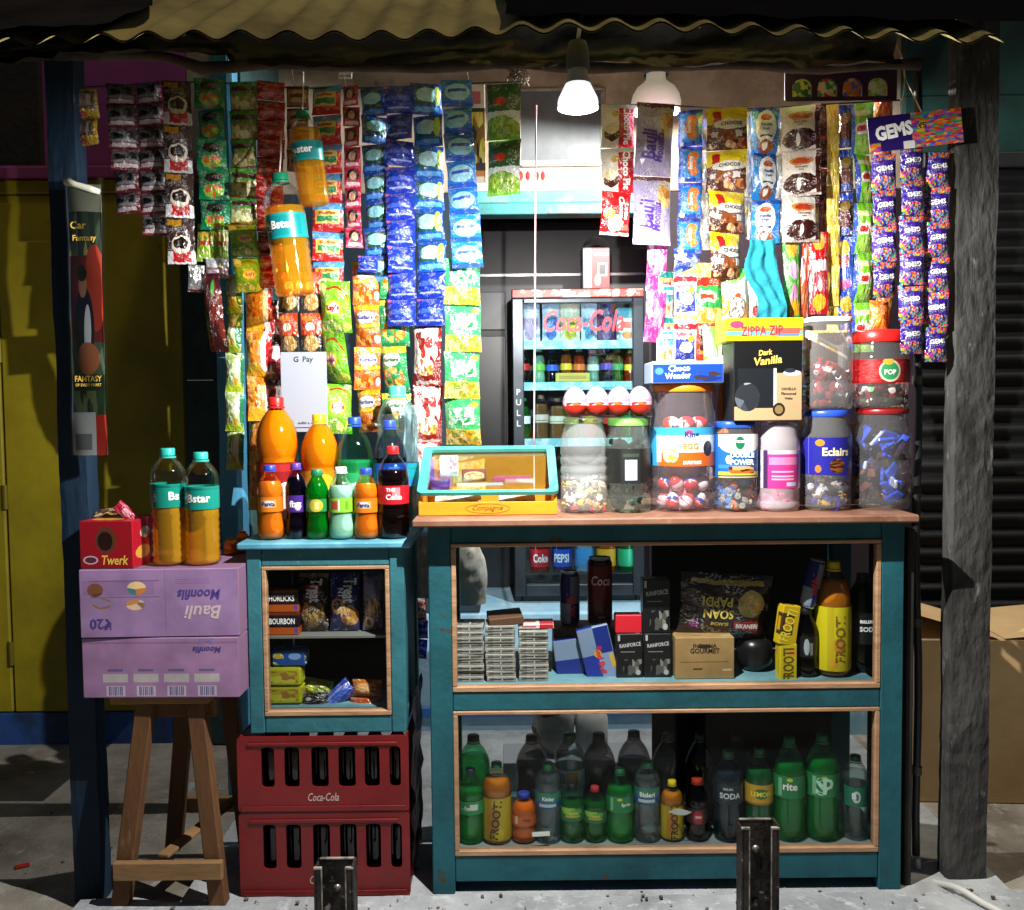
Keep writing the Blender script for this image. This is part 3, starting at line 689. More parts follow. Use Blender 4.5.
lr, lb, lrad = lamp('led_lamp', 'lit white bulb hanging from the eave on a wire', 578, 108, BY, 40, True)
root, b2, r2 = lamp('led_lamp', 'large cream globe lamp half hidden behind the hanging packets', 656, 112, .66, 48, False)
mb = MB(); t = lb + Vector((0, 0, .13)); mb.tube(smooth([t, t + Vector((.01, -.02, .05)), P(592, 24, -.5), P(640, 18, -.55), P(700, 26, -.5)]), .004, 6)
tag(mb.build('lamp_wire', mat('#b8b8b4', .6)), 'grey twisted wire holding the lit bulb at the eave', 'wire')
mb = MB(); t = b2 + Vector((0, 0, .21)); mb.tube([t, t + Vector((.0, 0, .45))], .004, 6)
tag(mb.build('lamp_wire', mat('#303030', .6)), 'dark wire holding the cream globe lamp', 'wire')
# sky and the faint outside light
w = bpy.data.worlds.new('World'); sc.world = w; w.use_nodes = True
nt = w.node_tree; bg = nt.nodes['Background']; sk = nt.nodes.new('ShaderNodeTexSky'); sk.sky_type = 'NISHITA'; sk.sun_disc = False
sk.sun_elevation = R(75); sk.sun_rotation = R(200)
nt.links.new(sk.outputs[0], bg.inputs[0]); bg.inputs[1].default_value = .014
sl = bpy.data.lights.new('sun', 'SUN'); sl.energy = .8; sl.angle = R(3); sl.color = (1, .86, .62)
so = bpy.data.objects.new('sun', sl); COL.objects.link(so)
so.rotation_euler = (Vector((-.36, .18, -.91))).to_track_quat('-Z', 'Y').to_euler()
sc.view_settings.view_transform = 'Standard'; sc.view_settings.look = 'None'; sc.view_settings.exposure = 0.0; sc.view_settings.gamma = 1
sc.render.engine = 'CYCLES'; sc.cycles.use_denoising = True
sc.cycles.max_bounces = 10; sc.cycles.transparent_max_bounces = 24; sc.cycles.transmission_bounces = 8; sc.cycles.diffuse_bounces = 4; sc.cycles.glossy_bounces = 4
sc.cycles.sample_clamp_indirect = 4; sc.cycles.caustics_reflective = False; sc.cycles.caustics_refractive = False

# ---------------------------------------------------------------- cabinets
teal = mat('#1d5c66', .6, 0, '#16464f', 5, .4, .66, .25, 35, (1, 1, 1), .35, '#4a3a2e', 13, .635, .665)
tealb = mat('#33727c', .6, 0, '#265c66', 5, .4, .66, .25, 35, (1, 1, 1), .35, '#6f7f7a', 13, .64, .67)
bead = mat('#b48c6a', .6, 0, '#8f6a4c', 6, .4, .66, .2, 30, (1, 1, 6))
pane = shell('#fafcfb', .08, .01, .005, .4)
CZ = Z(514.5, 0, 660); CD = .44
cxl, cxr = X(430, 0, 700), X(903, 0, 700)
def frame_cab(root, xa, xb, zt, zb, yd, pw, rails, m, legdrop=0):
    for sx, x in ((0, xa), (1, xb)):
        for y in (0, yd - .05):
            x0 = x if not sx else x - pw
            mb = MB(); mb.box(x0, x0 + pw, y, y + .045, zb - legdrop, zt, .003); mb.build('post', m, root)
    for z0, z1 in rails:
        mb = MB(); mb.box(xa + pw + .0005, xb - pw - .0005, .003, .04, z0, z1, .003); mb.build('rail', m, root)
        mb = MB(); mb.box(xa + pw + .0005, xb - pw - .0005, yd - .05, yd - .01, z0, z1, .003); mb.build('rail', m, root)
        for x0 in (xa + .005, xb - pw + .005):
            mb = MB(); mb.box(x0, x0 + pw - .01, .0455, yd - .0505, z0, z1, .003); mb.build('rail', m, root)
def beads(root, x0, x1, z0, z1, t=.013):
    mb = MB()
    mb.box(x0, x1, -.001, .026, z0, z0 + t * 1.15, .002); mb.box(x0, x1, -.001, .026, z1 - t * .8, z1, .002)
    mb.box(x0, x0 + t, -.0012, .0255, z0 + t * 1.15 + .0003, z1 - t * .8 - .0003, .002); mb.box(x1 - t, x1, -.0012, .0255, z0 + t * 1.15 + .0003, z1 - t * .8 - .0003, .002)
    mb.build('bead', bead, root)
    mb = MB(); mb.box(x0 + t, x1 - t, .010, .0135, z0 + t, z1 - t * .8, .0005); mb.build('glass_pane', pane, root)
def floorb(root, x0, x1, y0, y1, z, m, t=.012, name='shelf'):
    mb = MB(); mb.box(x0, x1, y0, y1, z - t, z, .001); mb.build(name, m, root)
mc = thing('display_cabinet', 'large teal wooden display cabinet with two glazed cases', 'cabinet', (0, 0, 0))
z_r1b, z_r1t = Z(543, 0), CZ - .022
z_m_t, z_m_b = Z(692, 0), Z(711, 0)
z_b_t, z_b_b = Z(856, 0), Z(882, 0)
frame_cab(mc, cxl, cxr, z_r1t, 0, CD, .062, [(z_r1b, z_r1t - .001), (z_m_b, z_m_t), (z_b_b, z_b_t)], teal)
mb = MB(); mb.box(cxl - .035, cxr + .01, -.07, CD + .01, CZ - .020, CZ, .004); mb.build('counter_top', mat('#86604c', .55, 0, '#6e4a38', 6, .45, .65, .1, 30, None, .4, '#a87c70', 14, .6, .7), mc)
xa, xb = cxl + .0625, cxr - .0625
beads(mc, xa, xb, z_m_t + .0005, z_r1b - .0005); beads(mc, xa, xb, z_b_t + .0005, z_m_b - .0005)
S1 = z_m_t + .012; S2 = z_b_t + .006
shm = mat('#6f98a4', .6, 0, '#55808c', 5)
floorb(mc, xa + .001, xb - .001, .041, CD - .052, S1, shm); floorb(mc, xa + .001, xb - .001, .041, CD - .052, S2, mat('#8a9494', .6, 0, '#6a7474', 5))
bb = thing('backing_board', 'sheet of dark board leaning behind the right part of the cabinet', 'board', (0, 0, 0))
mb = MB(); mb.box(X(650, .5), cxr - .01, CD + .03, CD + .042, 0, CZ - .04, .002); mb.build('board', mat('#17151a', .8, 0, '#221f24', 5), bb)
mb = MB(); mb.box(X(650, .5) + .1, X(650, .5) + .14, CD + .043, CD + .07, 0, CZ - .05, .002); mb.build('batten', mat('#3a3028', .8), bb)

# small cabinet on crates
sx0, sx1 = X(248, 0, 640), X(405, 0, 640); SZT = Z(541.5, 0, 330); SZB = Z(733, 0, 330); SD = .36
scb = thing('snack_cabinet', 'small teal glazed cabinet standing on two red crates', 'cabinet', (0, 0, 0))
r1 = Z(566, 0, 330); r2_ = Z(716, 0, 330)
frame_cab(scb, sx0, sx1, SZT - .019, SZB, SD, .04, [(r1, SZT - .02), (SZB, r2_)], tealb)
mb = MB(); mb.box(sx0 - .02, sx1 + .022, -.02, SD + .01, SZT - .018, SZT, .004); mb.build('top_board', mat('#4a8aa0', .5, 0, '#6fb0c8', 6, .45, .65, .15, 30, None, .5, '#2c5c6c', 14, .62, .7), scb)
xa, xb = sx0 + .0405, sx1 - .0405
beads(scb, xa, xb, r2_ + .0005, r1 - .0005, .012)
for x in (sx0 + .006, sx1 - .012):
    mb = MB(); mb.box(x, x + .006, .046, SD - .051, SZB + .01, SZT - .025, .001); mb.build('side_panel', teal, scb)
mb = MB(); mb.box(sx0 + .041, sx1 - .041, SD - .009, SD - .003, SZB + .005, SZT - .022, .001); mb.build('back_panel', mat('#1d2426', .8), scb)
T1 = Z(635, .05, 330); T2 = r2_ + .012
floorb(scb, xa - .02, xb + .02, .044, SD - .052, T1, mat('#6a6a66', .6), .008); floorb(scb, xa - .02, xb + .02, .044, SD - .052, T2, shm, .01)

# crates
def crate(pyt, z0, label):
    x0, x1 = X(238, 0, 780), X(409, 0, 780); w = x1 - x0; H = Z(pyt, 0, 330) - z0 - .002; D = .32
    r = thing('bottle_crate', label, 'crate', ((x0 + x1) / 2, -.004, z0), 'red bottle crates under the small cabinet')
    holes = []
    for i, (a, b) in enumerate(((263, 274), (286, 299), (313, 328), (340, 355), (366, 379), (391, 400))):
        sc_ = w / 171; a = (a - 238) * sc_ - w / 2; b = (b - 238) * sc_ - w / 2
        holes.append(rrect(a - .003, b + .003, H * .33, H * .86, min(.011, (b - a) / 2.2)))
    red = mat('#7a1316', .42, 0, '#600c0f', 5, .4, .7, .12, 30, None, .5, '#5a0a0c', 16, .68, .74)
    v, f = plate(rrect(-w / 2, w / 2, 0, H, .012), holes, .006)
    mb = MB(); mb.add(v, f); mb.build('slotted_wall', red, r); mb = MB(); mb.add([(p[0], D - .006 + p[1], p[2]) for p in v], f); mb.build('slotted_wall', red, r)
    mb = MB()
    for s in (-1, 1):
        xx = s * (w / 2 - .004); mb.box(min(xx, xx - s * .006), max(xx, xx - s * .006), .007, D - .007, .003, H - .002, .001)
    mb.box(-w / 2 + .011, w / 2 - .011, .007, D - .007, .003, .009, .001); mb.build('shell', red, r)
    mb = MB(); mb.box(-w / 2 + .03, w / 2 - .03, -.005, -.0005, H * .885, H * .925, .0015); mb.box(-w / 2 + .01, w / 2 - .01, -.0035, -.0005, .004, .018, .0015); mb.build('rib', red, r)
    mb = MB(); mb.text('Coca-Cola', flat3(-.0012), .0, H * .20, .024, 0, .085, 0, .012, .25); mb.build('lettering', mat('#c9a8a4', .6), r)
    for i, hl in enumerate(holes):
        cx = (min(p[0] for p in hl) + max(p[0] for p in hl)) / 2
        bottle('glass_bottle', 'empty dark glass bottle in the %s red crate, behind the %s slot from the left' % ('upper' if z0 > .1 else 'lower', ORD[i]), 'glass', 0, 0, 0, 0, 25, ['#3a4438', '#4a3a34', '#38443c', '#2f443a', '#443840', '#404440'][i], fluid(['#141a12', '#1a1210', '#10160f', '#0f1a14', '#16121a', '#141614'][i], .2), .55, None, None,
               group='empty glass bottles in the crates', loc=((x0 + x1) / 2 + cx, .055, z0 + .0095), H=H * .97, seg=14)
    return H
h1 = crate(811, .0, 'red plastic bottle crate with script lettering, lower of the two'); crate(735, h1 + .0015, 'red plastic bottle crate with script lettering, upper of the two')
# dark hanging polythene on the crates' right side
mb = MB()
mb.grid(lambda u, v: (lambda p: (p.x + .012 * noise.noise(Vector((u * 5, v * 9, 0))), .02 + .25 * u, p.z))(P(414 + 3 * noise.noise(Vector((v * 6, 0, 2))), 695 + 165 * v, .05)), 8, 24, flip=True)
tag(mb.build('polythene_sheet', mat('#2a1416', .35, 0, '#5a5456', 8, .5, .66)), 'crumpled dark polythene hanging at the right side of the crates', 'sheet')
# ================================================================ hanging packets, left side
G1 = 'packet strips hanging over the small cabinet'
wt = WHITE; bt = BLACKT
dk = mat('#16161a', .5); yl = mat('#f5d020', .45); rdT = mat('#d01424', .4); blT = mat('#1a2f90', .4); pinkT = mat('#e0407a', .4); lavT = mat('#8f7fb8', .5); gold = mat('#c9982a', .4, .4); goldT = mat('#e8c050', .45); grT = mat('#1d6a30', .5); greyT = mat('#a8a8b0', .5); navyT = mat('#252a6a', .4); brT = mat('#5a2a14', .5); orT = mat('#e86a10', .45); tealT = mat('#1f8f8a', .45); purT = mat('#4a2a8a', .45)

# the wires everything hangs from
def wire(name, label, pts, r, m): 
    mb = MB(); mb.tube(smooth([Vector(p) for p in pts]), r, 6); return tag(mb.build(name, m), label, 'wire')
wire('hanging_wire', 'dark wire stretched along the top of the left packet strips', [P(70, 88, .40), P(110, 86, .42), P(200, 82, .42), P(300, 88, .42), P(400, 87, .42), P(480, 83, .42), P(522, 82, .42)], .0025, dk)
wire('hanging_wire', 'dark wire stretched along the top of the right packet strips', [P(596, 105, .40), P(660, 105, .4), P(740, 109, .4), P(830, 104, .4), P(900, 100, .4)], .0025, dk)
for px in (232, 295, 346, 470): 
    wire('hook_string', {232: 'thin string above the green olive packets', 295: 'thin string above the striped red packets', 346: 'thin string beside the small white tag', 470: 'thin string above the sky blue sachets'}[px], [P(px, 88, .42), P(px - 4, 60, .43), P(px + 2, 30, .45)], .0018, mat('#6a5a48', .8))

betel = foil('#6f1a2c', [Rr(.05, .30, .95, .92, '#4a4a55'), E(.32, .64, .17, .2, '#101012'), E(.70, .64, .17, .2, '#141416'), Rr(.08, .3, .92, .42, '#8a8a95'), Rr(.1, .1, .9, .26, '#d8c8d0')], .3)
strip('sachet_strip', 'leftmost strip of small maroon and black sachets against the pink wall', 'packet strip', 107, 135, 84, 214, 6, betel, Y=.38, drift=8, group=G1)
strip('sachet_strip', 'strip of small maroon and black sachets between its twin and the coffee sachets', 'packet strip', 135, 162, 82, 236, 7, betel, Y=.38, drift=8, group=G1)
coffee = foil('#2a1a1a', [Rr(0, .5, 1, 1, '#3c2a28'), Rr(.0, .0, 1, .28, '#c8c8cc'), Rr(.2, .05, .85, .30, '#b01620'), E(.5, .42, .34, .2, '#e0d4c6'), E(.5, .45, .27, .13, '#1c0a06'), Rr(.05, .82, .55, .96, '#b8841c')], .16, .6)
strip('sachet_strip', 'strip of black and red coffee sachets with a cup on each', 'packet strip', 163, 190, 80, 264, 4, coffee, Y=.36, drift=5, group=G1)
greenp = foil('#0c7a4c', [E(.5, .72, .30, .16, '#241614'), NE(.5, .28, .36, .2, 9, '#d8c840', '#3f9a30', '#8fb82a', '#c85a28')])
strip('sachet_strip', 'strip of bottle green packets with chilli and lemon pictures', 'packet strip', 195, 224, 79, 230, 5, greenp, Y=.38, drift=6, group=G1)
pea = foil('#3f9430', [N(.04, .06, .96, .58, 6, '#b8b060', '#7a7a38', '#d8cf90', '#98904a'), Rr(.08, .66, .92, .84, '#4a1a20'), Rr(0, 0, 1, .07, '#8a1a1a')])
strip('sachet_strip', 'strip of green and olive packets with round nuts pictured', 'packet strip', 229, 257, 82, 226, 5, pea, Y=.39, drift=2, group=G1)
redp = foil('#a81418', [Rr(.08, .55, .92, .62, '#6a0c10'), Rr(.1, .2, .6, .36, '#d87a70'), Rr(.12, .76, .6, .84, '#d05a50')])
strip('sachet_strip', 'long strip of plain deep red sachets', 'packet strip', 258, 285, 82, 288, 11, redp, Y=.40, drift=-2, group=G1)
brn = foil('#7a4a2a', [Rr(.08, .2, .92, .8, '#b88a58'), Rr(.2, .4, .8, .58, '#5a1a14'), Rr(0, .88, 1, 1, '#2a1410')])
strip('sachet_strip', 'narrow strip of tan brown sachets behind the hanging bottles', 'packet strip', 287, 309, 86, 172, 4, brn, Y=.42, group=G1)
cl = foil('#c01a1c', [Rr(0, .74, 1, 1, '#4a96d0'), Rr(.08, .26, .88, .74, '#e6c060'), Rr(.14, .34, .84, .52, '#2f8a50'), Rr(.2, .58, .75, .68, '#b0601c')])
strip('sachet_strip', 'strip of red, yellow and light blue sachets right of the hanging bottles', 'packet strip', 311, 342, 86, 290, 7, cl, Y=.41, drift=2, group=G1)
fac = foil('#b81a44', [Rr(0, 0, 1, .3, '#d83a6a'), E(.5, .58, .36, .32, '#241014'), E(.5, .52, .2, .22, '#d89a7c'), Rr(.12, .08, .9, .22, '#f0d0d8')])
strip('sachet_strip', 'narrow strip of crimson shampoo sachets', 'packet strip', 342, 359, 86, 248, 8, fac, Y=.41, drift=4, group=G1)
hs = foil('#1a46a8', [Rr(.1, .3, .9, .86, '#14533f'), E(.5, .6, .36, .2, '#8fd4e8'), Rr(.1, .08, .9, .22, '#4a9ae8')], .2)
hs2 = foil('#1858b8', [Rr(.1, .3, .9, .86, '#1f5a50'), E(.5, .6, .36, .24, '#a8e0f0'), E(.86, .6, .1, .3, '#b8d850'), Rr(.1, .08, .9, .22, '#5aa8f0')], .2)
dbl = foil('#1733b0', [Rr(.12, .42, .9, .6, '#4060e0'), Rr(.12, .14, .88, .2, '#90a8ff'), Rr(.3, .26, .9, .34, '#2a48c8'), E(.08, .92, .06, .06, '#e05080')], .2)
sky = foil('#1c80dc', [Rr(0, .0, 1, .16, '#2a58c8'), E(.5, .5, .42, .32, '#9adcf8'), Rr(.2, .5, .8, .62, '#3a58c8')], .2)
strip('sachet_strip', 'strip of blue sachets with dark green centres, left of the deep blue strip', 'packet strip', 360, 387, 88, 284, 7, hs, Y=.40, drift=6, group=G1)
strip('sachet_strip', 'strip of plain deep blue sachets reaching down beside the orange snacks', 'packet strip', 384, 413, 86, 326, 9, dbl, Y=.39, drift=4, group=G1)
strip('sachet_strip', 'strip of turquoise and blue sachets with pale centres above two deep blue ones', 'packet strip', 411, 442, 84, 272, 6, hs2, Y=.40, drift=5, group=G1)
strip('sachet_strip', 'two deep blue sachets below the turquoise and blue strip', 'packet strip', 416, 446, 270, 326, 2, dbl, Y=.39, group=G1)
strip('sachet_strip', 'strip of bright sky blue sachets, rightmost of the blue ones', 'packet strip', 440, 471, 80, 268, 7, sky, Y=.38, drift=12, group=G1)
moong = foil('#3fae6a', [Rr(0, 0, 1, .36, '#e0b840'), N(.04, .0, .96, .34, 11, '#e8c440', '#c89a28', '#f0d870', '#7a9a38'), N(.14, .46, .86, .82, 8, '#d8e4d8', '#a8d0b0', '#3fae6a', '#2f8a50', '#dce8dc'), Rr(.3, .6, .7, .63, '#4a8a60'), E(.85, .88, .1, .06, '#e8c83a')])
strip('snack_strip', 'strip of green and yellow snack packets at the right end of the left group', 'packet strip', 444, 481, 258, 445, 4, moong, Y=.40, group=G1, bulge=.14, part='packet')
pe = foil('#3f8a34', [Rr(0, .48, 1, 1, '#24582a'), Rr(0, .0, 1, .50, '#dfe8ea'), NE(.42, .16, .62, .26, 14, '#8fb83a', '#6a9a28', '#a8c84a'), E(.4, .68, .2, .07, '#c81e1e'), Rr(0, 0, 1, .05, '#6fc040')], .22)
strip('snack_strip', 'two dark green packets of green peas hanging left of the bulb', 'packet strip', 487, 521, 84, 196, 2, pe, Y=.40, group=G1, bulge=.12, part='packet')
ch = carton('wall_chart', 'dark printed card with nut pictures behind the green pea packets', 'card', X(468, .50), X(489, .50), .5, .504, Z(182, .5), Z(84, .5),
    art('#241c1c', [Rr(0, .76, 1, 1, '#d8c8c0'), Rr(.1, .8, .8, .93, '#c05a6a'), N(.35, .2, 1, .72, 7, '#d8a840', '#241c1c', '#e8c870', '#8a5a28'), Rr(0, .0, 1, .06, '#d8c0b0'), Rr(0, .06, 1, .12, '#b8702a')], .5), b=.0005)
gs = foil('#a88a18', [Rr(.12, .3, .9, .92, '#5a4a3a'), Rr(.3, .4, .75, .85, '#8a7a70'), E(.4, .14, .14, .09, '#a81e1e')])
strip('sachet_strip', 'two gold sachets hanging beside the blue post', 'packet strip', 71, 96, 90, 146, 2, gs, Y=.08, drift=6, group=G1)

# lower row of the left side
mj = foil('#7fae1c', [N(.0, .55, 1, .78, 6, '#c8a030', '#6a8a1c', '#e0c850'), Rr(.08, .42, .92, .54, '#a83a1c'), Rr(0, .9, 1, 1, '#d8d83a'), Rr(.1, .1, .9, .3, '#98b838')])
strip('sachet_strip', 'two joined yellow green sachets below the bottle green strip', 'packet strip', 197, 214, 224, 262, 1, mj, Y=.40, group=G1)
strip('sachet_strip', 'narrow yellow green sachet next to its joined pair', 'packet strip', 214, 228, 224, 262, 1, mj, Y=.405, group=G1)
silv = foil('#c8ccd0', [Rr(.1, .1, .5, .9, '#e8eaec'), Rr(0, 0, 1, .1, '#a03a4a')], .12, .8, 6, .85)
strip('foil_scrap', 'torn silver foil sachet hanging below the coffee strip', 'packet strip', 188, 204, 265, 292, 1, silv, Y=.39, tilt=.4, group=None)
silv2 = foil('#8a6a78', [Rr(0, .5, 1, 1, '#c8ccd0'), Rr(.1, .2, .9, .4, '#b8a0b0')], .15, .8, 6, .4)
strip('foil_scrap', 'torn purple and silver foil scrap below the yellow green sachets', 'packet strip', 206, 228, 258, 278, 1, silv2, Y=.385, group=None)
plum = foil('#4a1418', [N(0, 0, 1, 1, 5, '#4a1418', '#5f1a1c', '#3a0e14', '#6a2418'), E(.68, .82, .1, .09, '#4fae4a'), E(.3, .4, .16, .05, '#8a4a2a')], .2)
strip('snack_strip', 'single dark plum packet against the dark gap', 'packet strip', 205, 226, 274, 352, 1, plum, Y=.41, group=G1, part='packet', bulge=.25)
gw = foil('#c8dca0', [Rr(0, 0, 1, .22, '#b8d428'), E(.3, .55, .5, .4, '#9ab86a'), N(.05, .3, .55, .8, 10, '#a8c070', '#e8ecd0', '#6f9a50'), N(.5, .35, .8, .85, 4, '#f2f2ea', '#c8dca0', '#e8e8d8'), E(.93, .6, .12, .5, '#2f8a5a'), E(.55, .26, .14, .09, '#d8a03a')])
strip('snack_strip', 'strip of pale green and white snack packets at the left edge of the lower row', 'packet strip', 226, 244, 274, 470, 5, gw, Y=.42, group=G1, part='packet', bulge=.3)
og = foil('#e88a1c', [N(.0, .2, .6, .95, 9, '#d87a1c', '#f0b040', '#b85a14'), N(.35, .3, .7, .8, 4, '#f4ecdc', '#e89030', '#f0c060'), E(.34, .18, .3, .14, '#e0b030'), E(.85, .5, .22, .6, '#f0f0f0'), E(.98, .5, .16, .6, '#b81a20'), Rr(0, .0, 1, .1, '#f0b81c')])
strip('snack_strip', 'strip of orange and yellow snack packets left of the orange juice bottles', 'packet strip', 246, 272, 286, 510, 5, og, Y=.41, group=G1, part='packet', bulge=.25, drift=2)
rw = foil('#a81e24', [N(.05, .15, .95, .85, 3.5, '#f0e8e4', '#c02a2a', '#a81e24', '#f0e8e4'), Rr(.0, .0, 1, .12, '#241418'), Rr(0, .86, 1, 1, '#241418')])
strip('snack_strip', 'strip of red and white snack packets tucked behind the orange strip', 'packet strip', 264, 283, 300, 420, 3, rw, Y=.44, group=G1, part='packet', bulge=.25)
lay = foil('#74c028', [Rr(0, .0, 1, .20, '#5aa820'), NE(.5, .13, .5, .14, 9, '#c8d860', '#74b028', '#e0e090'), E(.5, .62, .46, .30, '#c23a2c'), E(.5, .58, .46, .30, '#8ccc3a'), E(.5, .50, .26, .15, '#f4d23a'), E(.5, .50, .2, .11, '#f5efe6'), E(.1, .85, .16, .12, '#dfe890')])
laytx = [("Lay's", .5, .5, .13, 1, .42)]
for lbl, a, b, c, d, n, dr in (('upper pair of lime green chip packets beside the yellow green sachets', 229, 256, 224, 292, 2, 8), ('strip of lime green chip packets right of the payment sign', 321, 353, 282, 434, 3, -2)):
    strip('chip_strip', lbl, 'packet strip', a, b, c, d, n, [lay, rdT], laytx, Y=.37, drift=dr, group=G1, bulge=.2, part='packet', jit=1.6)
ck = foil('#3a3a34', [Rr(0, .46, 1, 1, '#d8481c'), E(.5, .66, .22, .1, '#f0e4d0'), E(.55, .26, .36, .2, '#c89a50'), NE(.55, .26, .32, .17, 12, '#d8b060', '#c08a40', '#e0c080'), E(.35, .86, .3, .07, '#e88a3a')])
strip('snack_strip', 'strip of orange and black cookie packets above the payment sign, left one', 'packet strip', 279, 300, 272, 354, 2, ck, Y=.40, group=G1, part='packet')
strip('snack_strip', 'strip of orange and black cookie packets above the payment sign, right one', 'packet strip', 300, 322, 272, 354, 2, ck, Y=.40, group=G1, part='packet')
kk = foil('#e8701c', [Rr(0, .88, 1, 1, '#f0b01c'), E(.5, .72, .36, .14, '#f4f0ea'), N(.02, .06, .98, .46, 10, '#e08030', '#b84a10', '#f0a850', '#d86418'), E(.9, .2, .1, .1, '#f2ece0'), Rr(0, .48, 1, .56, '#f0c83a')])
strip('chip_strip', 'strip of orange corn puff packets between lime and green packets', 'packet strip', 352, 379, 262, 432, 4, [kk, blT], [('Kurkure', .5, .72, .09, 1, .6)], Y=.39, group=G1, bulge=.2, part='packet', drift=4)
kg = foil('#2f9a5a', [Rr(.0, .86, 1, 1, '#e8c83a'), E(.5, .74, .34, .14, '#f0f4ea'), NE(.5, .34, .42, .24, 9, '#e8a030', '#c8701c', '#f0c860', '#2f9a5a'), Rr(0, 0, 1, .08, '#1f7a48')])
strip('chip_strip', 'strip of green corn puff packets behind the clear water bottle', 'packet strip', 379, 409, 252, 440, 4, [kg, grT], [('Kurkure', .5, .74, .08, 1, .6)], Y=.42, group=G1, bulge=.2, part='packet', drift=2)
kr = foil('#8a1e1c', [N(.04, .2, .9, .96, 6, '#d8d4d0', '#8a1e1c', '#d8d0c8', '#a83028', '#e0dcd8'), NE(.5, .3, .34, .15, 9, '#e88a2a', '#d0601c', '#f2b860', '#f0ece8'), Rr(.1, .02, .9, .08, '#c8b8b0'), E(.62, .72, .12, .1, '#c83a3a')])
strip('chip_strip', 'strip of dark red and white puff packets below the deep blue sachets', 'packet strip', 412, 443, 326, 444, 2, kr, Y=.41, group=G1, bulge=.2, part='packet')
strip('chip_strip', 'dark red and white puff packet hanging low beside the cola bottles', 'packet strip', 412, 440, 442, 500, 1, kr, Y=.42, group=G1, bulge=.2, part='packet')
ob_ = foil('#d86a1c', [Rr(.1, .2, .9, .6, '#1a3a8a')]); 
strip('sachet_strip', 'single blue sachet hanging in front of the orange puffs', 'packet strip', 358, 378, 256, 272, 1, dbl, Y=.36, tilt=.15, group=G1)

# payment sign (its code square is left blank)
pay = thing('payment_sign', 'white payment sign card standing among the bottles', 'sign', (0, 0, 0))
Yp = .345; x0, x1, z0, z1 = X(281, Yp, 390), X(327, Yp, 390), Z(432, Yp, 300), Z(352, Yp, 300)
mb = MB(); mb.box(x0, x1, Yp, Yp + .004, z0, z1, .001); mb.build('card', mat('#a8aebc', .4), pay)
mb = MB(); fy = flat3(Yp - .0007)
wd = x1 - x0
mb.text('G', fy, x0 + wd * .34, z1 - .022, .017, 0, None); mb.text('Pay', fy, x0 + wd * .60, z1 - .0245, .022, 0, None, bold=.01)
mb.text('sudhir s...', fy, (x0 + x1) / 2, z0 + .028, .008, 0, wd * .7); mb.box((x0 + x1) / 2 - .03, (x0 + x1) / 2 + .02, Yp - .0006, Yp - .0002, z0 + .012, z0 + .0145, .0001)
mb.build('lettering', mat('#22262c', .5), pay)
tg = MB(); tg.box(X(346, .6), X(359, .6), .6, .602, Z(77, .6), Z(58, .6), .0005, 0); o = tg.build('hanging_tag', art('#eceae2', [Rr(.1, .1, .9, .2, '#9a9a9a')], .6)); tag(o, 'small white card tag on the limewashed wall', 'tag')

# long dim packet on the blue post with a man's picture
fp = thing('cloth_packet', 'long clear packet with a printed card of a man, tied to the blue post', 'packet', (0, 0, 0))
Yf = -.02; xt, xb_ = P(84, 185, Yf).x, P(91, 455, Yf).x; zt, zb = P(84, 185, Yf).z, P(91, 455, Yf).z; w = 33 * SC(Yf)
fart = art('#4a5f42', [Rr(0, .9, 1, 1, '#a8a890'), N(0, .72, 1, .9, 6, '#3c4a34', '#8a8f70', '#2a3324', '#b0a060'), Rr(.0, .42, 1, .74, '#7a1c14'), E(.8, .62, .3, .16, '#b83a24'), E(.45, .47, .30, .16, '#14161c'), E(.56, .46, .10, .10, '#d8d8dc'), E(.42, .635, .13, .050, '#b8805c'), E(.40, .675, .17, .03, '#140e0c'), E(.55, .36, .34, .06, '#b86a3a'), Rr(0, .2, 1, .30, '#2a3a24'), N(.0, .14, 1, .24, 9, '#2f4a2c', '#6a7a48', '#1d2a1c'), Rr(0, .0, 1, .15, '#c83424'), Rr(0, 0, .72, .16, '#d8d8d2'), Rr(.08, .02, .6, .08, '#8a8a86')], .25)
mb = MB()
def ff(u, v): 
    x = xb_ + (xt - xb_) * v + (u - .5) * w * (1 - .05 * math.sin(v * 3.1)); return (x, Yf - .012 * (1 - (2 * u - 1) ** 2) - .0025 * math.sin(v * 14 + u * 5), zb + (zt - zb) * v)
mb.grid(ff, 8, 40); mb.grid(lambda u, v: (lambda p: (p[0], 2 * Yf - p[1] + .001, p[2]))(ff(u, v)), 8, 40, flip=True)
def mpf(x, z):
    v = (z - zb) / (zt - zb); c = xb_ + (xt - xb_) * v; return (c + x, Yf - .015, z)
zz = lambda v: zb + (zt - zb) * v
mb.text('FANTASY', mpf, .005, zz(.285), .016, 1, w * .8); mb.text('OF EVERY HEART', mpf, .005, zz(.262), .008, 1, w * .78)
mb.text('Car', mpf, -.012, zz(.85), .02, 1, w * .5); mb.text('Fantasy', mpf, .004, zz(.80), .02, 1, w * .8)
mb.build('printed_card', [fart, goldT], fp)
mb = MB()
for dv, d in ((0, -.0045), (1, .0045)):
    mb.grid(lambda u, v: (lambda p: (p[0] * 1 + (u - .5) * .012, p[1] + d + .001 * math.sin(v * 33), p[2] + (.02 if v == 1 else 0)))(ff(u, v)), 8, 40, flip=bool(dv))
mb.build('clear_wrapper', shell('#f6fbff', .35, .12), fp)
mb = MB(); mb.tube([P(66, 181, -.03), P(76, 185, -.03), P(90, 189, -.03), P(100, 192, -.025)], [.012, .009, .010, .007], 8); mb.build('knotted_top', mat('#d8d8c8', .5), fp)

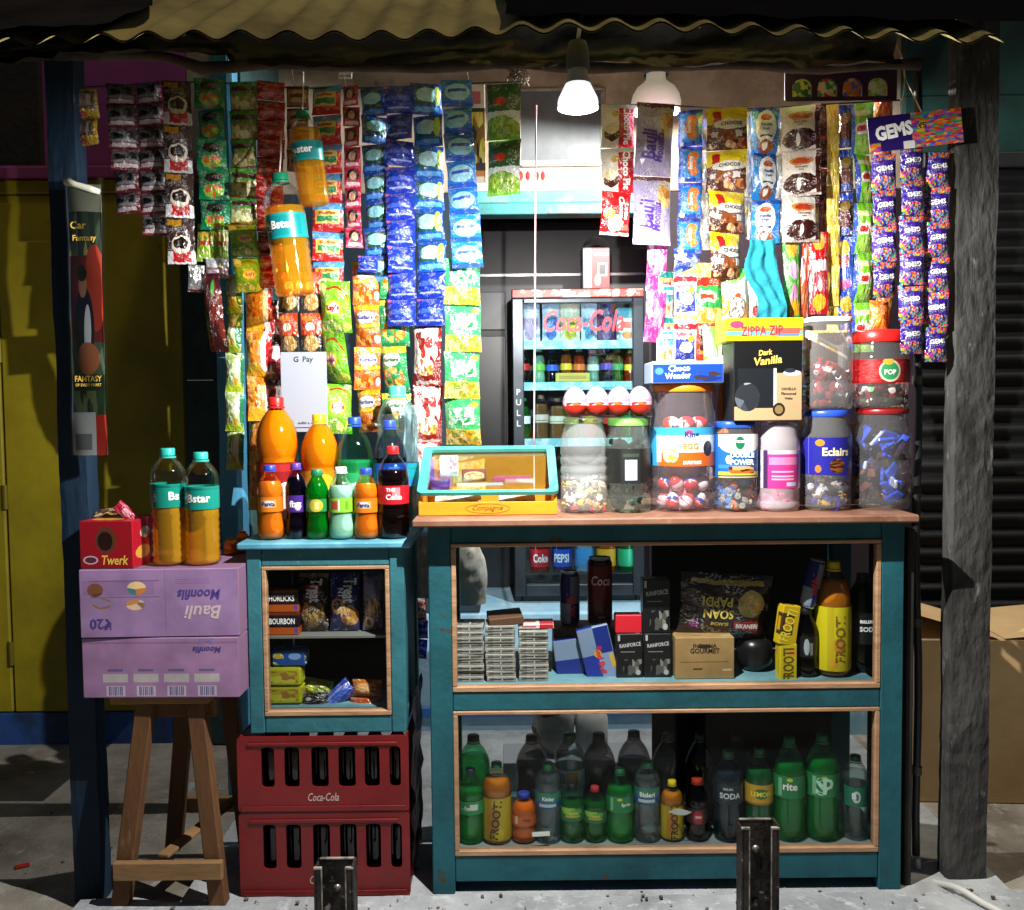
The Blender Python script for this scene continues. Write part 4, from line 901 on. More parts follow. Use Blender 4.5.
# two hanging water bottles
tealw = art('#159a9c', [Rr(.36, .1, .66, .9, '#10898e'), N(.30, .3, .42, .7, 30, '#e8eef0', '#104a50')], .3)
yellowglow = shell('#ffdc8c', .2, .03, .03, .5, .24, '#ffb020')  # clear water coloured amber for the yellow light refracted through it
for lbl, px, pyt, pyb, wp, Y in (('hanging water bottle with a teal label, the higher of the two', 314, 112, 206, 31, .26), ('hanging water bottle with a teal label, the lower one in front', 295, 174, 296, 40, .22)):
    zb_ = P(px, pyb, Y).z
    b = bottle('water_bottle', lbl, 'water', px, Y, zb_, pyt, wp, '#f4fbff', yellowglow, .80 if wp < 35 else .72, mat('#0f7a5a', .4), tealw, [('Bster' if wp > 35 else 'ster', .0, .55, .34, WHITE, .9)], (.46, .66), 'water bottles', rot=(R(3), R(-6), 0), pybase=pyb)
    mb = MB(); H = P(px, pyt, Y).z - zb_
    mb.tube([(0, 0, H), (0.006, .02, H + .05), (.0, .10, H + .14)], .0024, 6); mb.build('string', mat('#d8d8d0', .6), b)
# ================================================================ hanging packets, right side
G2 = 'packet strips hanging over the counter'
cp = foil('#f0e6dc', [Rr(.52, 0, 1, 1, '#b8141c'), E(.3, .3, .24, .16, '#4a2014'), E(.3, .42, .22, .12, '#f0dca8'), E(.42, .76, .12, .07, '#d8b050'), Rr(0, .9, 1, 1, '#d8dce0')])
strip('snack_strip', 'two red and cream chocolate pie packets just right of the bulb', 'packet strip', 601, 634, 104, 193, 2, [cp, wt], [('Choco Pie', .76, .5, .17, 1, .86, -1.57)], Y=.36, group=G2, part='packet', bulge=.14)
lp = foil('#c8141c', [E(.42, .28, .24, .2, '#f0dcc0'), E(.2, .5, .16, .12, '#e8a83a'), Rr(0, 0, 1, .07, '#e8e0dc'), E(.75, .2, .2, .08, '#e06a4a')])
strip('snack_strip', 'all red chocolate pie packet at the bottom of the red and cream pair', 'packet strip', 599, 631, 192, 235, 1, [lp, wt], [('Lotte', .78, .55, .13, 1, .6, -1.57), ('Choco Pie', .6, .5, .14, 1, .8, -1.57)], Y=.35, group=G2, part='packet', bulge=.2)
bau = foil('#a8a0c4', [Rr(0, .93, 1, 1, '#6a3a34'), E(.82, .84, .2, .1, '#b8b0a0'), NE(.8, .68, .2, .18, 6, '#d8a050', '#b87a30', '#e0c080'), Rr(.0, 0, 1, .05, '#a89ac8')], .2)
strip('snack_strip', 'two lavender croissant packets hanging right of the red chocolate pies', 'packet strip', 636, 674, 104, 246, 2, [bau, purT, purT], [('Bauli', .32, .42, .2, 1, .42, 1.57, .2), ('Moonfils', .58, .38, .12, 1, .4, 1.57, .2)], Y=.36, group=G2, part='packet', bulge=.22, drift=-4)
cat_ = foil('#1a46b8', [Rr(.1, .0, .25, .8, '#e8f0f8'), Rr(.08, .1, .92, .88, '#2a86d8'), E(.62, .5, .3, .34, '#e8842a'), E(.88, .5, .14, .18, '#2a86d8'), Rr(0, .92, 1, 1, '#102a8a')])
strip('sachet_strip', 'strip of blue wafer sachets with an orange letter shape', 'packet strip', 679, 703, 110, 254, 4, [cat_, wt], [('fudge', .5, .5, .16, 1, .7, 1.57)], Y=.38, group=G2, drift=-2)
cho = foil('#5a2a16', [Rr(0, .58, 1, 1, '#e8d01c'), Rr(.16, .66, .36, .9, '#c01820'), E(.58, .58, .42, .12, '#ece8e0'), N(.05, .04, .95, .26, 9, '#7a3a1c', '#b8743a', '#4a2010', '#d8b080'), E(.5, .33, .3, .13, '#8a4a22'), Rr(.1, .3, .26, .42, '#d8d8d8'), Rr(.7, .3, .88, .42, '#d8d8d8')])
strip('snack_strip', 'strip of yellow and brown chocolate cereal packets', 'packet strip', 707, 747, 108, 233, 3, [cho, dk], [('CHOCOS', .6, .59, .09, 1, .68)], Y=.36, group=G2, part='packet', bulge=.18)
strip('snack_strip', 'yellow and brown chocolate cereal packet twisted at the bottom of its strip', 'packet strip', 706, 742, 233, 280, 1, [cho, dk], [('CHOCOS', .6, .59, .09, 1, .68)], Y=.34, group=G2, part='packet', bulge=.22, tilt=.3)
van = foil('#1c78c8', [Rr(.0, .9, 1, 1, '#1040a0'), E(.5, .58, .36, .36, '#e6eef2'), E(.5, .78, .2, .07, '#b8501c'), E(.5, .16, .28, .14, '#8a4a2a'), E(.46, .17, .1, .08, '#f0ece4'), Rr(.28, .36, .72, .40, '#2a3a5a')])
strip('snack_strip', 'strip of blue and white vanilla cake packets', 'packet strip', 751, 779, 108, 246, 3, [van, navyT], [('Vanilla', .5, .62, .07, 1, .5), ('fresh', .5, .53, .06, 1, .3)], Y=.37, group=G2, part='packet', bulge=.2)
chk = foil('#ddd6cf', [E(.52, .76, .32, .10, '#c07a28'), E(.52, .76, .24, .06, '#a8321c'), E(.5, .26, .46, .22, '#381410'), E(.46, .24, .06, .12, '#efe9e2'), Rr(.88, 0, 1, 1, '#4a2018'), Rr(0, 0, 1, .05, '#b8a8a0')])
strip('snack_strip', 'strip of white and chocolate brown cake packets', 'packet strip', 782, 820, 106, 242, 3, [chk, brT], [('Chocolate', .52, .62, .05, 1, .5), ('fudge', .52, .55, .05, 1, .4)], Y=.36, group=G2, part='packet', bulge=.2)
silver = foil('#d0d4d8', [N(0, 0, 1, 1, 4, '#d0d4d8', '#b0b4ba', '#e8ecf0')], .12, .8, 6, .6)
strip('snack_strip', 'shiny silver packet edges between the cereal and vanilla packets', 'packet strip', 744, 756, 112, 240, 3, silver, Y=.41, group=G2, part='packet', bulge=.3)
strip('snack_strip', 'shiny silver packet edges between the vanilla and chocolate packets', 'packet strip', 776, 788, 114, 240, 3, silver, Y=.41, group=G2, part='packet', bulge=.3)
strip('snack_strip', 'shiny silver packet edges between the blue wafer sachets and the cereal packets', 'packet strip', 697, 710, 118, 250, 4, silver, Y=.41, group=G2, part='packet', bulge=.3)
bro = foil('#3c1814', [Rr(.1, .2, .9, .8, '#4a1a18'), E(.5, .5, .3, .2, '#6a2a1c'), Rr(.0, .9, 1, 1, '#c81a24')])
strip('sachet_strip', 'strip of dark brown sachets beside the white and brown cakes', 'packet strip', 815, 829, 104, 232, 4, bro, Y=.40, group=G2)
yst = foil('#e6c838', [N(0, 0, 1, 1, 7, '#e6c838', '#f0dc70', '#d8b428', '#e8d050')])
strip('sachet_strip', 'long narrow strip of plain yellow sachets', 'packet strip', 827, 839, 104, 346, 6, yst, Y=.41, group=G2)
dkb = foil('#201428', [Rr(0, .8, 1, 1, '#1f3a9a'), E(.5, .66, .34, .13, '#8a6a1c'), E(.5, .34, .3, .2, '#6a2a2a'), Rr(.2, .04, .8, .18, '#2a4ab0')])
lol = foil('#1f48b8', [E(.5, .78, .36, .14, '#e0b028'), Rr(.2, .46, .8, .62, '#c8283a'), Rr(.42, .16, .58, .6, '#d8dcf0'), E(.5, .14, .42, .08, '#c85aa0')])
strip('sachet_strip', 'strip of dark sachets with blue bands above the lollipop sachets', 'packet strip', 838, 853, 104, 236, 3, dkb, Y=.40, group=G2)
strip('sachet_strip', 'strip of blue lollipop sachets beside the long yellow strip', 'packet strip', 836, 853, 236, 348, 2, lol, Y=.40, group=G2)
lgs = foil('#78c22c', [E(.45, .5, .34, .12, '#f0ecdc'), E(.4, .5, .2, .07, '#c02a2a'), E(.6, .2, .4, .14, '#a8d85a'), Rr(.0, .0, .12, 1, '#2a50b8'), E(.5, .8, .4, .06, '#d8e0a0')])
strip('chip_strip', 'lime green chip packets seen edge on behind the sweet strips', 'packet strip', 852, 873, 104, 352, 5, lgs, Y=.38, group=G2, part='packet', bulge=.35)
ogs = foil('#e8661c', [N(0, 0, 1, 1, 5, '#e8661c', '#f08a2a', '#d8501a', '#f0a03a')])
strip('chip_strip', 'long strip of orange packets seen edge on by the right post', 'packet strip', 874, 892, 66, 330, 5, ogs, Y=.42, group=G2, part='packet', bulge=.35)
# dark display card with four arched windows
dc = thing('display_card', 'dark purple display card with four arched windows at the top right', 'card', (0, 0, 0))
Yd = .30; x0, x1, z0, z1 = X(783, Yd), X(893, Yd), Z(104, Yd), Z(66, Yd); W_ = x1 - x0
holes = []
for i in range(4):
    c = x0 + W_ * (.155 + .225 * i); r = W_ * .088
    holes.append([(c - r, z0 + .012), (c + r, z0 + .012)] + [(c + r * math.cos(R(a)), z0 + .04 + r * .9 * math.sin(R(a))) for a in range(0, 181, 20)])
v, f = plate(rrect(x0, x1, z0, z1, .006), holes, .004); mb = MB(); mb.add([(p[0], p[1] + Yd, p[2]) for p in v], f); mb.build('card', mat('#2a1630', .4, 0, '#38203c', 9), dc)
for i, cols in enumerate((('#c8d838', '#2f7a3a', '#e8e060'), ('#d83030', '#e8c8a0', '#2f9a50'), ('#e8c030', '#d87a30', '#5a6ac0'), ('#88c83a', '#e8e8d0', '#c0e070'))):
    c = x0 + W_ * (.155 + .225 * i); r = W_ * .086
    mb = MB(); mb.grid(lambda u, v: (c + (u - .5) * 2 * r, Yd + .008 - .004 * math.sin(u * 3.1), z0 + .013 + .058 * v), 6, 4); mb.build('sweet_packet', art(cols[0], [N(0, 0, 1, 1, 5, *cols)], .3), dc)
# sweets card with three strips
gc = thing('header_card', 'purple card with bright button sweets hanging by the right post', 'card', (0, 0, 0))
Yg = .02; a, b = P(867, 118, Yg), P(961, 107, Yg); ang = math.atan2(b.z - a.z, b.x - a.x); W_ = (b - a).length; Hc = 34 * SC(Yg)
gcols = ('#d83a2a', '#e8b42a', '#3fa84a', '#e87a2a', '#7a3ab0', '#2f8ad0', '#d84a8a')
gh = art('#2c1a6a', [N(.46, 0, 1, 1, 20, *gcols), N(.0, .0, .12, .25, 13, *gcols), E(.57, .62, .045, .12, '#d8b83a'), Rr(.36, .0, .48, .22, '#e8e8e8')], .35)
M = Matrix.Translation(a) @ Matrix.Rotation(-ang, 4, 'Y')
mb = MB(); mb.box(0, W_, 0, .003, -Hc, 0, .0008, 0, M); mb.text('GEMS', lambda x, y: (x, -.001, y), W_ * .27, -Hc * .45, Hc * .42, 1, W_ * .40, .1, .05, M=M); mb.text('₹5', lambda x, y: (x, -.0012, y), W_ * .57, -Hc * .38, Hc * .17, 2, None, M=M)
mb.build('card', [gh, wt, dk], gc)
mb = MB(); t = P(905, 78, Yg + .02); mb.tube([M @ Vector((W_ * .36, 0, 0)), t, M @ Vector((W_ * .58, 0, 0))], .002, 6); mb.tube([t, P(903, 60, Yg + .05), P(896, 40, Yg + .1)], .0025, 6); mb.build('string', mat('#b0986a', .8), gc)
gem = foil('#2c1766', [N(0, 0, 1, .36, 17, '#2c1766', '#2c1766', '#3a1f80', '#241258', *gcols), N(0, .80, 1, 1, 17, '#2c1766', '#2c1766', '#3a1f80', *gcols), Rr(.0, .36, 1, .82, '#38208a')], .16, .6)
for lbl, p0, p1, q0, q1, n, dr, fl in (('left strip of purple sachets of button sweets under the sweets card', 872, 896, 154, 298, 4, 0, 0), ('middle strip of purple sachets of button sweets, printed upside down', 900, 924, 146, 354, 6, -1, math.pi), ('right strip of purple sachets of button sweets nearest the grey post', 926, 950, 152, 362, 6, -3, 0)):
    strip('sachet_strip', lbl, 'packet strip', p0, p1, q0, q1, n, [gem, wt], [('GEMS', .5, .58, .14, 1, .68, fl + .1)], Y=.045, group='strips of button sweets', drift=dr, jit=.5)

# lower row, right side
pk = foil('#d84a9a', [N(0, 0, 1, 1, 6, '#d84a9a', '#f0d0e4', '#c03a8a', '#e880b8')])
strip('sachet_strip', 'pink and white patterned strip left of the biscuit packets', 'packet strip', 648, 668, 238, 342, 2, pk, Y=.42, group=G2, drift=-4)
blm = foil('#2a4ab0', [N(0, 0, 1, 1, 6, '#2a4ab0', '#d8dce8', '#1a3a9a', '#8aa0d8')])
strip('sachet_strip', 'crumpled blue and white packet under the blue wafer strip', 'packet strip', 668, 706, 250, 276, 1, blm, Y=.42, group=G2, tilt=.2)
tw = foil('#ecefe8', [Rr(0, .86, 1, 1, '#1f7a78'), Rr(.15, .36, .85, .68, '#2f9aa0'), Rr(.2, .72, .7, .78, '#c83a4a'), N(.05, .06, .8, .28, 9, '#d8b060', '#c8923a', '#ecefe8'), Rr(0, .78, 1, .86, '#b89a50')])
strip('snack_strip', 'strip of white and teal biscuit packets', 'packet strip', 656, 676, 272, 362, 2, [tw, wt], [('BITES', .5, .55, .1, 1, .6)], Y=.40, group=G2, part='packet')
cb2 = foil('#e8ecf0', [Rr(0, .88, 1, 1, '#e8d85a'), Rr(0, .70, 1, .82, '#c82a34'), Rr(.08, .06, .92, .5, '#2a3aa0'), E(.55, .32, .3, .12, '#d8dcf4'), E(.75, .5, .14, .07, '#c8c83a'), E(.3, .58, .2, .06, '#d88aa0')])
strip('snack_strip', 'strip of white, red and blue biscuit packets', 'packet strip', 674, 697, 268, 362, 2, [cb2, rdT], [('Choco', .45, .62, .09, 1, .7)], Y=.395, group=G2, part='packet')
nd = foil('#e8c84a', [N(0, .75, 1, 1, 9, '#e8c870', '#d8a840', '#f0dc98'), Rr(0, .60, 1, .74, '#c8281c'), Rr(0, .24, 1, .60, '#2f9a4a'), E(.45, .42, .34, .1, '#f0e8c0'), Rr(.2, .38, .7, .46, '#c83a1c'), N(0, 0, 1, .24, 9, '#e8c870', '#c89038', '#f4e0a8')])
strip('snack_strip', 'yellow, red and green noodle packet standing behind the sweet jars', 'packet strip', 690, 722, 262, 324, 1, nd, Y=.39, group=G2, part='packet', bulge=.2, tilt=-.1)
orr = foil('#d8381c', [E(.5, .62, .24, .26, '#2a1a18'), E(.5, .66, .15, .15, '#f0d8c8'), E(.5, .3, .3, .14, '#e88a3a'), E(.5, .34, .26, .1, '#3a1c14')])
strip('snack_strip', 'orange red packet with a round biscuit picture above the blue box', 'packet strip', 694, 716, 318, 362, 1, orr, Y=.38, group=G2, part='packet')
grc = foil('#e8ece0', [E(.2, .98, .75, .28, '#78c24a'), Rr(.3, .86, .6, .93, '#d88a9a'), E(.98, .1, .3, .3, '#e89a3a'), E(.5, .24, .34, .22, '#3a3a34'), NE(.5, .24, .31, .2, 16, '#f0ece0', '#e8e4d8', '#f4f0e8', '#8a8478'), E(.02, .3, .2, .2, '#e8a040'), E(.5, .48, .12, .04, '#c8501c')])
strip('snack_strip', 'white and green packet with a round pale cookie picture', 'packet strip', 720, 749, 268, 322, 1, grc, Y=.37, group=G2, part='packet', bulge=.2, tilt=.1)
grd = foil('#e8e8dc', [E(.4, .9, .5, .2, '#e0c83a'), E(.6, .5, .3, .12, '#e88a3a'), Rr(.2, .1, .8, .24, '#c83a3a'), Rr(0, 0, 1, .08, '#4aae5a')])
strip('snack_strip', 'pale packet squeezed between the cookie packet and the blue cloth', 'packet strip', 746, 764, 258, 322, 1, grd, Y=.39, group=G2, part='packet')
# blue cloth
mb = MB()
def clf(u, v):
    px = 746 + 30 * u + (1 - v) * 9 + 2 * math.sin(v * 9 + u * 2); p = P(px + 4 * math.sin(v * 7), 240 + 78 * (1 - v), .33); 
    return (p.x, .33 + .005 * math.sin(u * 15 + v * 5) + .004 * noise.noise(Vector((u * 4, v * 9, 2))) * 3, p.z)
mb.grid(clf, 24, 24); mb.grid(lambda u, v: (lambda p: (p[0], p[1] + .003, p[2]))(clf(u, v)), 24, 24, flip=True)
tag(mb.build('cleaning_cloth', mat('#1f8ea0', .9, 0, '#167a8c', 8, bump=.3, bscale=120)), 'turquoise cloth hanging among the biscuit packets', 'cloth')
gt = foil('#4aae3a', [E(.5, .88, .34, .1, '#e0b030'), E(.5, .62, .3, .12, '#c8a8d0'), E(.5, .3, .2, .16, '#d88ab8'), E(.6, .14, .3, .12, '#e0a828'), Rr(0, 0, 1, .05, '#2f8a4a')])
strip('snack_strip', 'green sweet packet right of the turquoise cloth', 'packet strip', 783, 801, 240, 320, 1, gt, Y=.36, group=G2, part='packet', bulge=.25)
gr2 = foil('#d84a30', [N(0, 0, 1, 1, 6, '#d84a30', '#f0e0d0', '#e87a40', '#c83428')])
strip('snack_strip', 'orange and white packet between the green and red sweet packets', 'packet strip', 798, 812, 240, 318, 1, gr2, Y=.40, group=G2, part='packet')
rs_ = foil('#b8141c', [E(.5, .88, .32, .1, '#e0a828'), Rr(.12, .52, .88, .66, '#e8d8e0'), Rr(.3, .3, .7, .5, '#d85a60'), E(.5, .14, .34, .1, '#e0b02a'), E(.5, .34, .12, .08, '#e8c0d8')])
strip('sachet_strip', 'strip of red lollipop sachets above the square jar', 'packet strip', 809, 829, 232, 314, 1, rs_, Y=.36, group=G2)
# string with knots in the middle of the opening
mb = MB(); mb.tube([P(536 - 2 * (i / 20), 105 + 340 * i / 20, .30) for i in range(21)], [.0022 + .001 * (i % 5 == 0) for i in range(21)], 6)
tag(mb.build('knotted_string', mat('#e8b8c0', .7)), 'pale pink string hanging straight down in the open middle', 'string')
mb = MB()
for k in range(14):
    a = P(517 + rnd.uniform(-8, 8), 66, .5); mb.tube([a + Vector((rnd.uniform(-.02, .02), rnd.uniform(-.02, .02), -.012 * j * rnd.uniform(.6, 1.3))) for j in range(6)], .002, 5)
tag(mb.build('tangled_twine', mat('#4a3c30', .9)), 'tangle of dark twine above the green pea packets', 'twine')
# ================================================================ on the counter
def sweetmats(*c): return [mat(x, .25, 0, None) for x in c]
# cash box
x0, x1 = X(419, .03, 515), X(557, .03, 515); Yb = .02; zf = CZ + .001
kb = thing('tilt_lid_box', 'yellow display box with a glazed turquoise lid at the left end of the counter', 'box', (0, 0, 0))
yel = mat('#d8921c', .45, 0, '#c07f18', 4, .4, .7, .08, 20, (1, 1, 5)); tq = mat('#3f9c8e', .45, 0, '#2f8478', 6)
hF = Z(492, Yb, 490) - CZ; hB = Z(447, .24, 490) - CZ
lip = Z(509 - 12, Yb, 490) - CZ - .018
mb = MB(); mb.box(x0, x1, Yb, Yb + .008, zf, zf + .036, .001); 
mb.build('front_board', yel, kb)
mb = MB(); mb.box(x0 + .009, x1 - .009, .236, .243, zf, CZ + hB - .004, .001); mb.build('back_board', yel, kb)
for s, xx in ((0, x0), (1, x1 - .008)):
    pts = [(Yb + .0085, 0), (.243, 0), (.243, hB - .004), (Yb + .0085, hF - .004)]
    mb = MB(); v = [(xx, y, zf + z) for y, z in pts] + [(xx + .008, y, zf + z) for y, z in pts]
    mb.add(v, [(3, 2, 1, 0), (4, 5, 6, 7), (0, 1, 5, 4), (1, 2, 6, 5), (2, 3, 7, 6), (3, 0, 4, 7)]); mb.build('side_board', yel, kb)
mb = MB(); mb.box(x0 + .009, x1 - .009, Yb + .009, .235, zf, zf + .006, .001); mb.build('base_board', yel, kb)
mb = MB(); cx = (x0 + x1) / 2
mb.text('Compagnie', flat3(Yb - .0008), cx, zf + .018, .017, 0, .10, 0, .0, .4)
ring = [Vector((cx + .06 * math.cos(a) , Yb - .0005, zf + .018 + .013 * math.sin(a))) for a in [2 * math.pi * i / 32 for i in range(33)]]
mb.tube(ring, .0006, 4); mb.build('lettering', mat('#5a3a10', .5), kb)
ang = math.atan2(hB - hF, .243 - Yb); Ll = math.hypot(hB - hF, .243 - Yb) + .008
M = Matrix.Translation((0, Yb - .008, CZ + hF)) @ Matrix.Rotation(ang, 4, 'X')
v, f = plate(rrect(x0 - .004, x1 + .004, 0, Ll, .016), [rrect(x0 + .022, x1 - .02, .014, Ll - .02, .008)], .010)
mb = MB(); mb.add([(p[0], p[2], -p[1]) for p in v], [q[::1] for q in f], M=M); mb.build('lid_frame', tq, kb)
mb = MB(); mb.box(x0 + .02, x1 - .018, .012, Ll - .018, -.012, -.0102, .0003, M=M); mb.build('lid_glass', shell('#f4fbff', .15, .02), kb)
z = zf + .0065
def tilted(name, label, cat, px, py, Y, w, d, h, rx, rz, m, ry=0):
    p = P(px, py, Y); mb = MB(); mb.box(-w / 2, w / 2, -d / 2, d / 2, -h / 2, h / 2, min(.002, h / 3)); return tag(mb.build(name, m, None, p, (rx, ry, rz)), label, cat)
tilted('notebook', 'white and grey booklet standing inside the yellow display box', 'booklet', 449, 466, .15, .052, .006, .06, R(-18), .08, art('#e4e0e2', [Rr(.1, .2, .5, .9, '#f4f4f4'), N(.5, .1, .95, .95, 6, '#8a5a6a', '#d0c0c8', '#6a4a5a')], .5))
tilted('sweet_box', 'flat red and yellow sweet box lying inside the yellow display box', 'box', 474, 475, .13, .068, .03, .030, R(-12), .05, art('#6a1f2a', [E(.5, .4, .42, .36, '#e8b860'), NE(.5, .4, .34, .28, 8, '#d83a3a', '#f0d080', '#e87a5a')], .4))
tilted('comic_card', 'purple and orange card at the left inside the yellow display box', 'card', 434, 470, .16, .026, .004, .062, R(-18), .05, art('#d8741c', [Rr(0, 0, .5, 1, '#7a4a9a')], .5))
tilted('paper_strip', 'pink paper roll lying inside the yellow display box', 'paper', 512, 478, .13, .11, .02, .012, 0, -.05, mat('#d85a8a', .6))
tilted('paper_strip', 'peach paper roll lying in front of the pink one inside the yellow display box', 'paper', 520, 481, .10, .085, .018, .012, 0, -.15, mat('#e8b090', .6))
tilted('paper_strip', 'white papers lying at the front inside the yellow display box', 'paper', 480, 484, .09, .13, .03, .006, 0, .05, mat('#e0e4e8', .7))
tilted('paper_wad', 'thick brown edged paper stack in the lower left of the display box', 'paper', 458, 498, .075, .13, .08, .016, R(10), .03, mat('#a88a6a', .7, 0, '#d0c8be', 20, .4, .6), R(-11))
tilted('folded_bag', 'crumpled white and brown paper bag in the lower right of the display box', 'bag', 517, 499, .07, .10, .07, .026, R(8), 0, mat('#b8b4c0', .6, 0, '#b07a3a', 7, .48, .6, .4), R(-10))

T = CZ + .0005
# --- jars
def jy(w): return .025 + w / 2 * SC(.06)
j1, r1j, H1 = jar('tall clear jar without a label, foil sweets in its bottom third', 584, jy(48), T, 418, 47, 515, shell('#ffffff', .5, .15), '#fbffff', .045, 0, rings=(.3, .4, .5, .6), neck=.8, milk=.14)
candyheap('foil_sweets', 'silver and gold foil sweets in the bottom of the unlabelled clear jar', j1.location, r1j * .92, .004, H1 * .36, [mat('#e0dcd4', .2, .3), mat('#d8bc60', .25, .3), mat('#e8e8e4', .4), mat('#6a5a5a', .4), mat('#c89a5a', .3)], 45, .023, 3)
candyheap('red_sweets', 'flat red sweets under the foil sweets in the unlabelled clear jar', j1.location, r1j * .9, .001, .03, sweetmats('#c02030', '#d84050', '#a81828'), 26, .013, 4, 'slab')
blab = art('#1c1e1c', [Rr(.43, 0, .57, 1, '#26282a'), Rr(.46, .08, .545, .68, '#c4ccd8'), Rr(.445, .76, .56, .86, '#3a4a3a')], .4)
j2, r2j, H2 = jar('clear jar with a light green lid and a black label', 628, jy(46), T, 418, 45, 515, mat('#7fcf5a', .4), '#f4fff4', .075, 0, blab, (), (.32, .68), (.2,), .84)
candyheap('dark_sweets', 'dark green wrapped sweets in the jar with the light green lid', j2.location, r2j * .93, .003, H2 * .78, [mat('#18201c', .22), mat('#1f3a2a', .25), mat('#101412', .2), mat('#3a4a48', .2, .5)], 82, .023, 5)
kl = art('#3aa0d8', [Rr(.34, .0, .66, .4, '#d8641c'), Rr(.34, .36, .66, .8, '#dfe8f0'), E(.40, .3, .03, .2, '#e8c8a0'), NE(.42, .28, .03, .18, 40, '#e8e0d0', '#d8a850'), E(.6, .45, .028, .2, '#2a2a34'), Rr(.33, .1, .36, .8, '#e8ecf4'), E(.5, .88, .02, .06, '#e0507a')], .35)
j3, r3j, H3 = jar('big jar with an orange lid and a blue and orange chocolate egg label', 683, jy(66), T, 384, 65, 515, mat('#e87a1c', .35), '#fff6fa', .06, 0, kl, [('King', .08, .80, .20, navyT, .5), ('EGG', .05, .52, .16, gold, .5), ('SURPRISE', .1, .10, .09, wt, .45)], (.36, .66), (.16, .26), .88, milk=.05)
# eggs inside: wrapped chocolate eggs
def egg(name, label, loc, r, cols, group, rot, parts=True):
    o = MB(); o.lathe([(0, -r * 1.15)] + [(r * math.cos(a) * (1 - .12 * math.sin(a)), r * 1.22 * math.sin(a)) for a in [R(-80 + 160 * i / 9) for i in range(10)]] + [(0, r * 1.22)], 18)
    e = o.build(name, cols, None, loc, rot); return tag(e, label, 'chocolate egg', group)
eggA = art('#c81c28', [Rr(0, .55, 1, 1, '#e4e4ea'), E(.5, .6, .2, .16, '#2a4ab0'), N(0, .40, 1, .56, 12, '#e87a2a', '#c81c28', '#e8e0e0')], .3)
eggB = art('#d0303a', [Rr(0, .0, 1, .34, '#e8e8f0'), E(.5, .55, .22, .18, '#f0d8d8')], .3)
k = 0
for lev, zz_ in ((0, .030), (1, .078)):
    for i in range(5):
        a = R(-90 + (i - 2) * 42 + 12 * lev); q = j3.location + Vector((math.cos(a) * r3j * .60, math.sin(a) * r3j * .60, zz_))
        egg('wrapped_egg', 'red and white wrapped chocolate egg in the big jar, %s row, %s from the left' % ('bottom' if lev == 0 else 'second', ORD[i]), q, .0195, eggA if (i + lev) % 2 else eggB, 'wrapped eggs in the big jar', (rnd.uniform(-.8, .8), rnd.uniform(-.8, .8), 0))
for i in range(3):
    a = R(-90 + (i - 1) * 50); q = j3.location + Vector((math.cos(a) * r3j * .55, math.sin(a) * r3j * .55, H3 * .69))
    egg('wrapped_egg', 'wrapped chocolate egg showing above the big jar label, %s from the left' % ORD[i], q, .02, eggB if i else eggA, 'wrapped eggs in the big jar', (1.4, .3 * i, 1.2))
mb = MB(); mb.lathe([(r3j * .5, .0), (r3j * .55, H3 * .62)], 16, c=(0, .0, .004)); tag(mb.build('egg_liner', mat('#d8a0b0', .5), None, j3.location), 'pink paper liner inside the big egg jar', 'liner')
vl = art('#1f6ab8', [Rr(.34, .72, .66, 1, '#e8dc9a'), E(.5, .84, .16, .3, '#e8f0ea'), E(.5, .80, .035, .15, '#1f7a50'), Rr(.34, .0, .66, .14, '#d8c84a'), Rr(.34, .03, .66, .06, '#2a4a9a'), Rr(.34, .22, .66, .30, '#3a8ad0'), N(.42, .10, .6, .26, 16, '#c86a2a', '#e8b060', '#5a2a1a'), E(.42, .42, .02, .1, '#d8e0ea')], .35)
j4, r4j, H4 = jar('clear jar with a blue lid and a blue and yellow cough drop label', 735, jy(43), T, 421, 43, 513, mat('#2050b8', .35), '#ffffff', .07, 3.2, vl, [('DOUBLE', .10, .52, .11, wt, .55), ('POWER', .10, .36, .13, wt, .55), ('VICKS', .0, .83, .06, wt, .2)], (.38, .86), (.12, .24), .82)
candyheap('cough_drops', 'blue and orange wrapped drops in the jar with the blue and yellow label', j4.location, r4j * .9, .003, H4 * .38, [mat('#2a5ab0', .2), mat('#2a5aa8', .2), mat('#4a78c0', .25), mat('#d8703a', .3), mat('#c8c8c0', .2, .5)], 34, .023, 6)
pl = art('#e4dce4', [Rr(.38, .0, .64, .9, '#d83a90'), Rr(.39, .62, .62, .82, '#e88ab8'), Rr(.41, .3, .58, .34, '#f0b8d4'), Rr(.41, .22, .58, .26, '#f0b8d4'), Rr(.41, .42, .58, .46, '#f0b8d4'), Rr(.52, .06, .60, .16, '#c8d0f0'), Rr(.34, .0, .38, 1, '#4a2a5a')], .35)
j5, r5j, H5 = jar('clear jar with a magenta pink label', 778, jy(41), T, 421, 42, 512, shell('#f4f4ff', .5, .15), '#fff4fa', .05, 0, pl, (), (.26, .68), (.12,), .84, milk=.3)
candyheap('pink_sweets', 'pink and white wrapped sweets in the jar with the magenta label', j5.location, r5j * .9, .003, H5 * .3, [mat('#c83a88', .25), mat('#e8d0e0', .3), mat('#a03a78', .3), mat('#e07ab0', .3)], 27, .023, 7)
el = art('#2a2a98', [E(.41, .86, .03, .09, '#e0902a'), NE(.52, .24, .05, .2, 20, '#6a3a1c', '#8a5028', '#3a1c10'), E(.40, .16, .02, .1, '#e0803a'), Rr(.33, 0, .335, 1, '#6a6ac8'), Rr(.665, 0, .67, 1, '#6a6ac8')], .3)
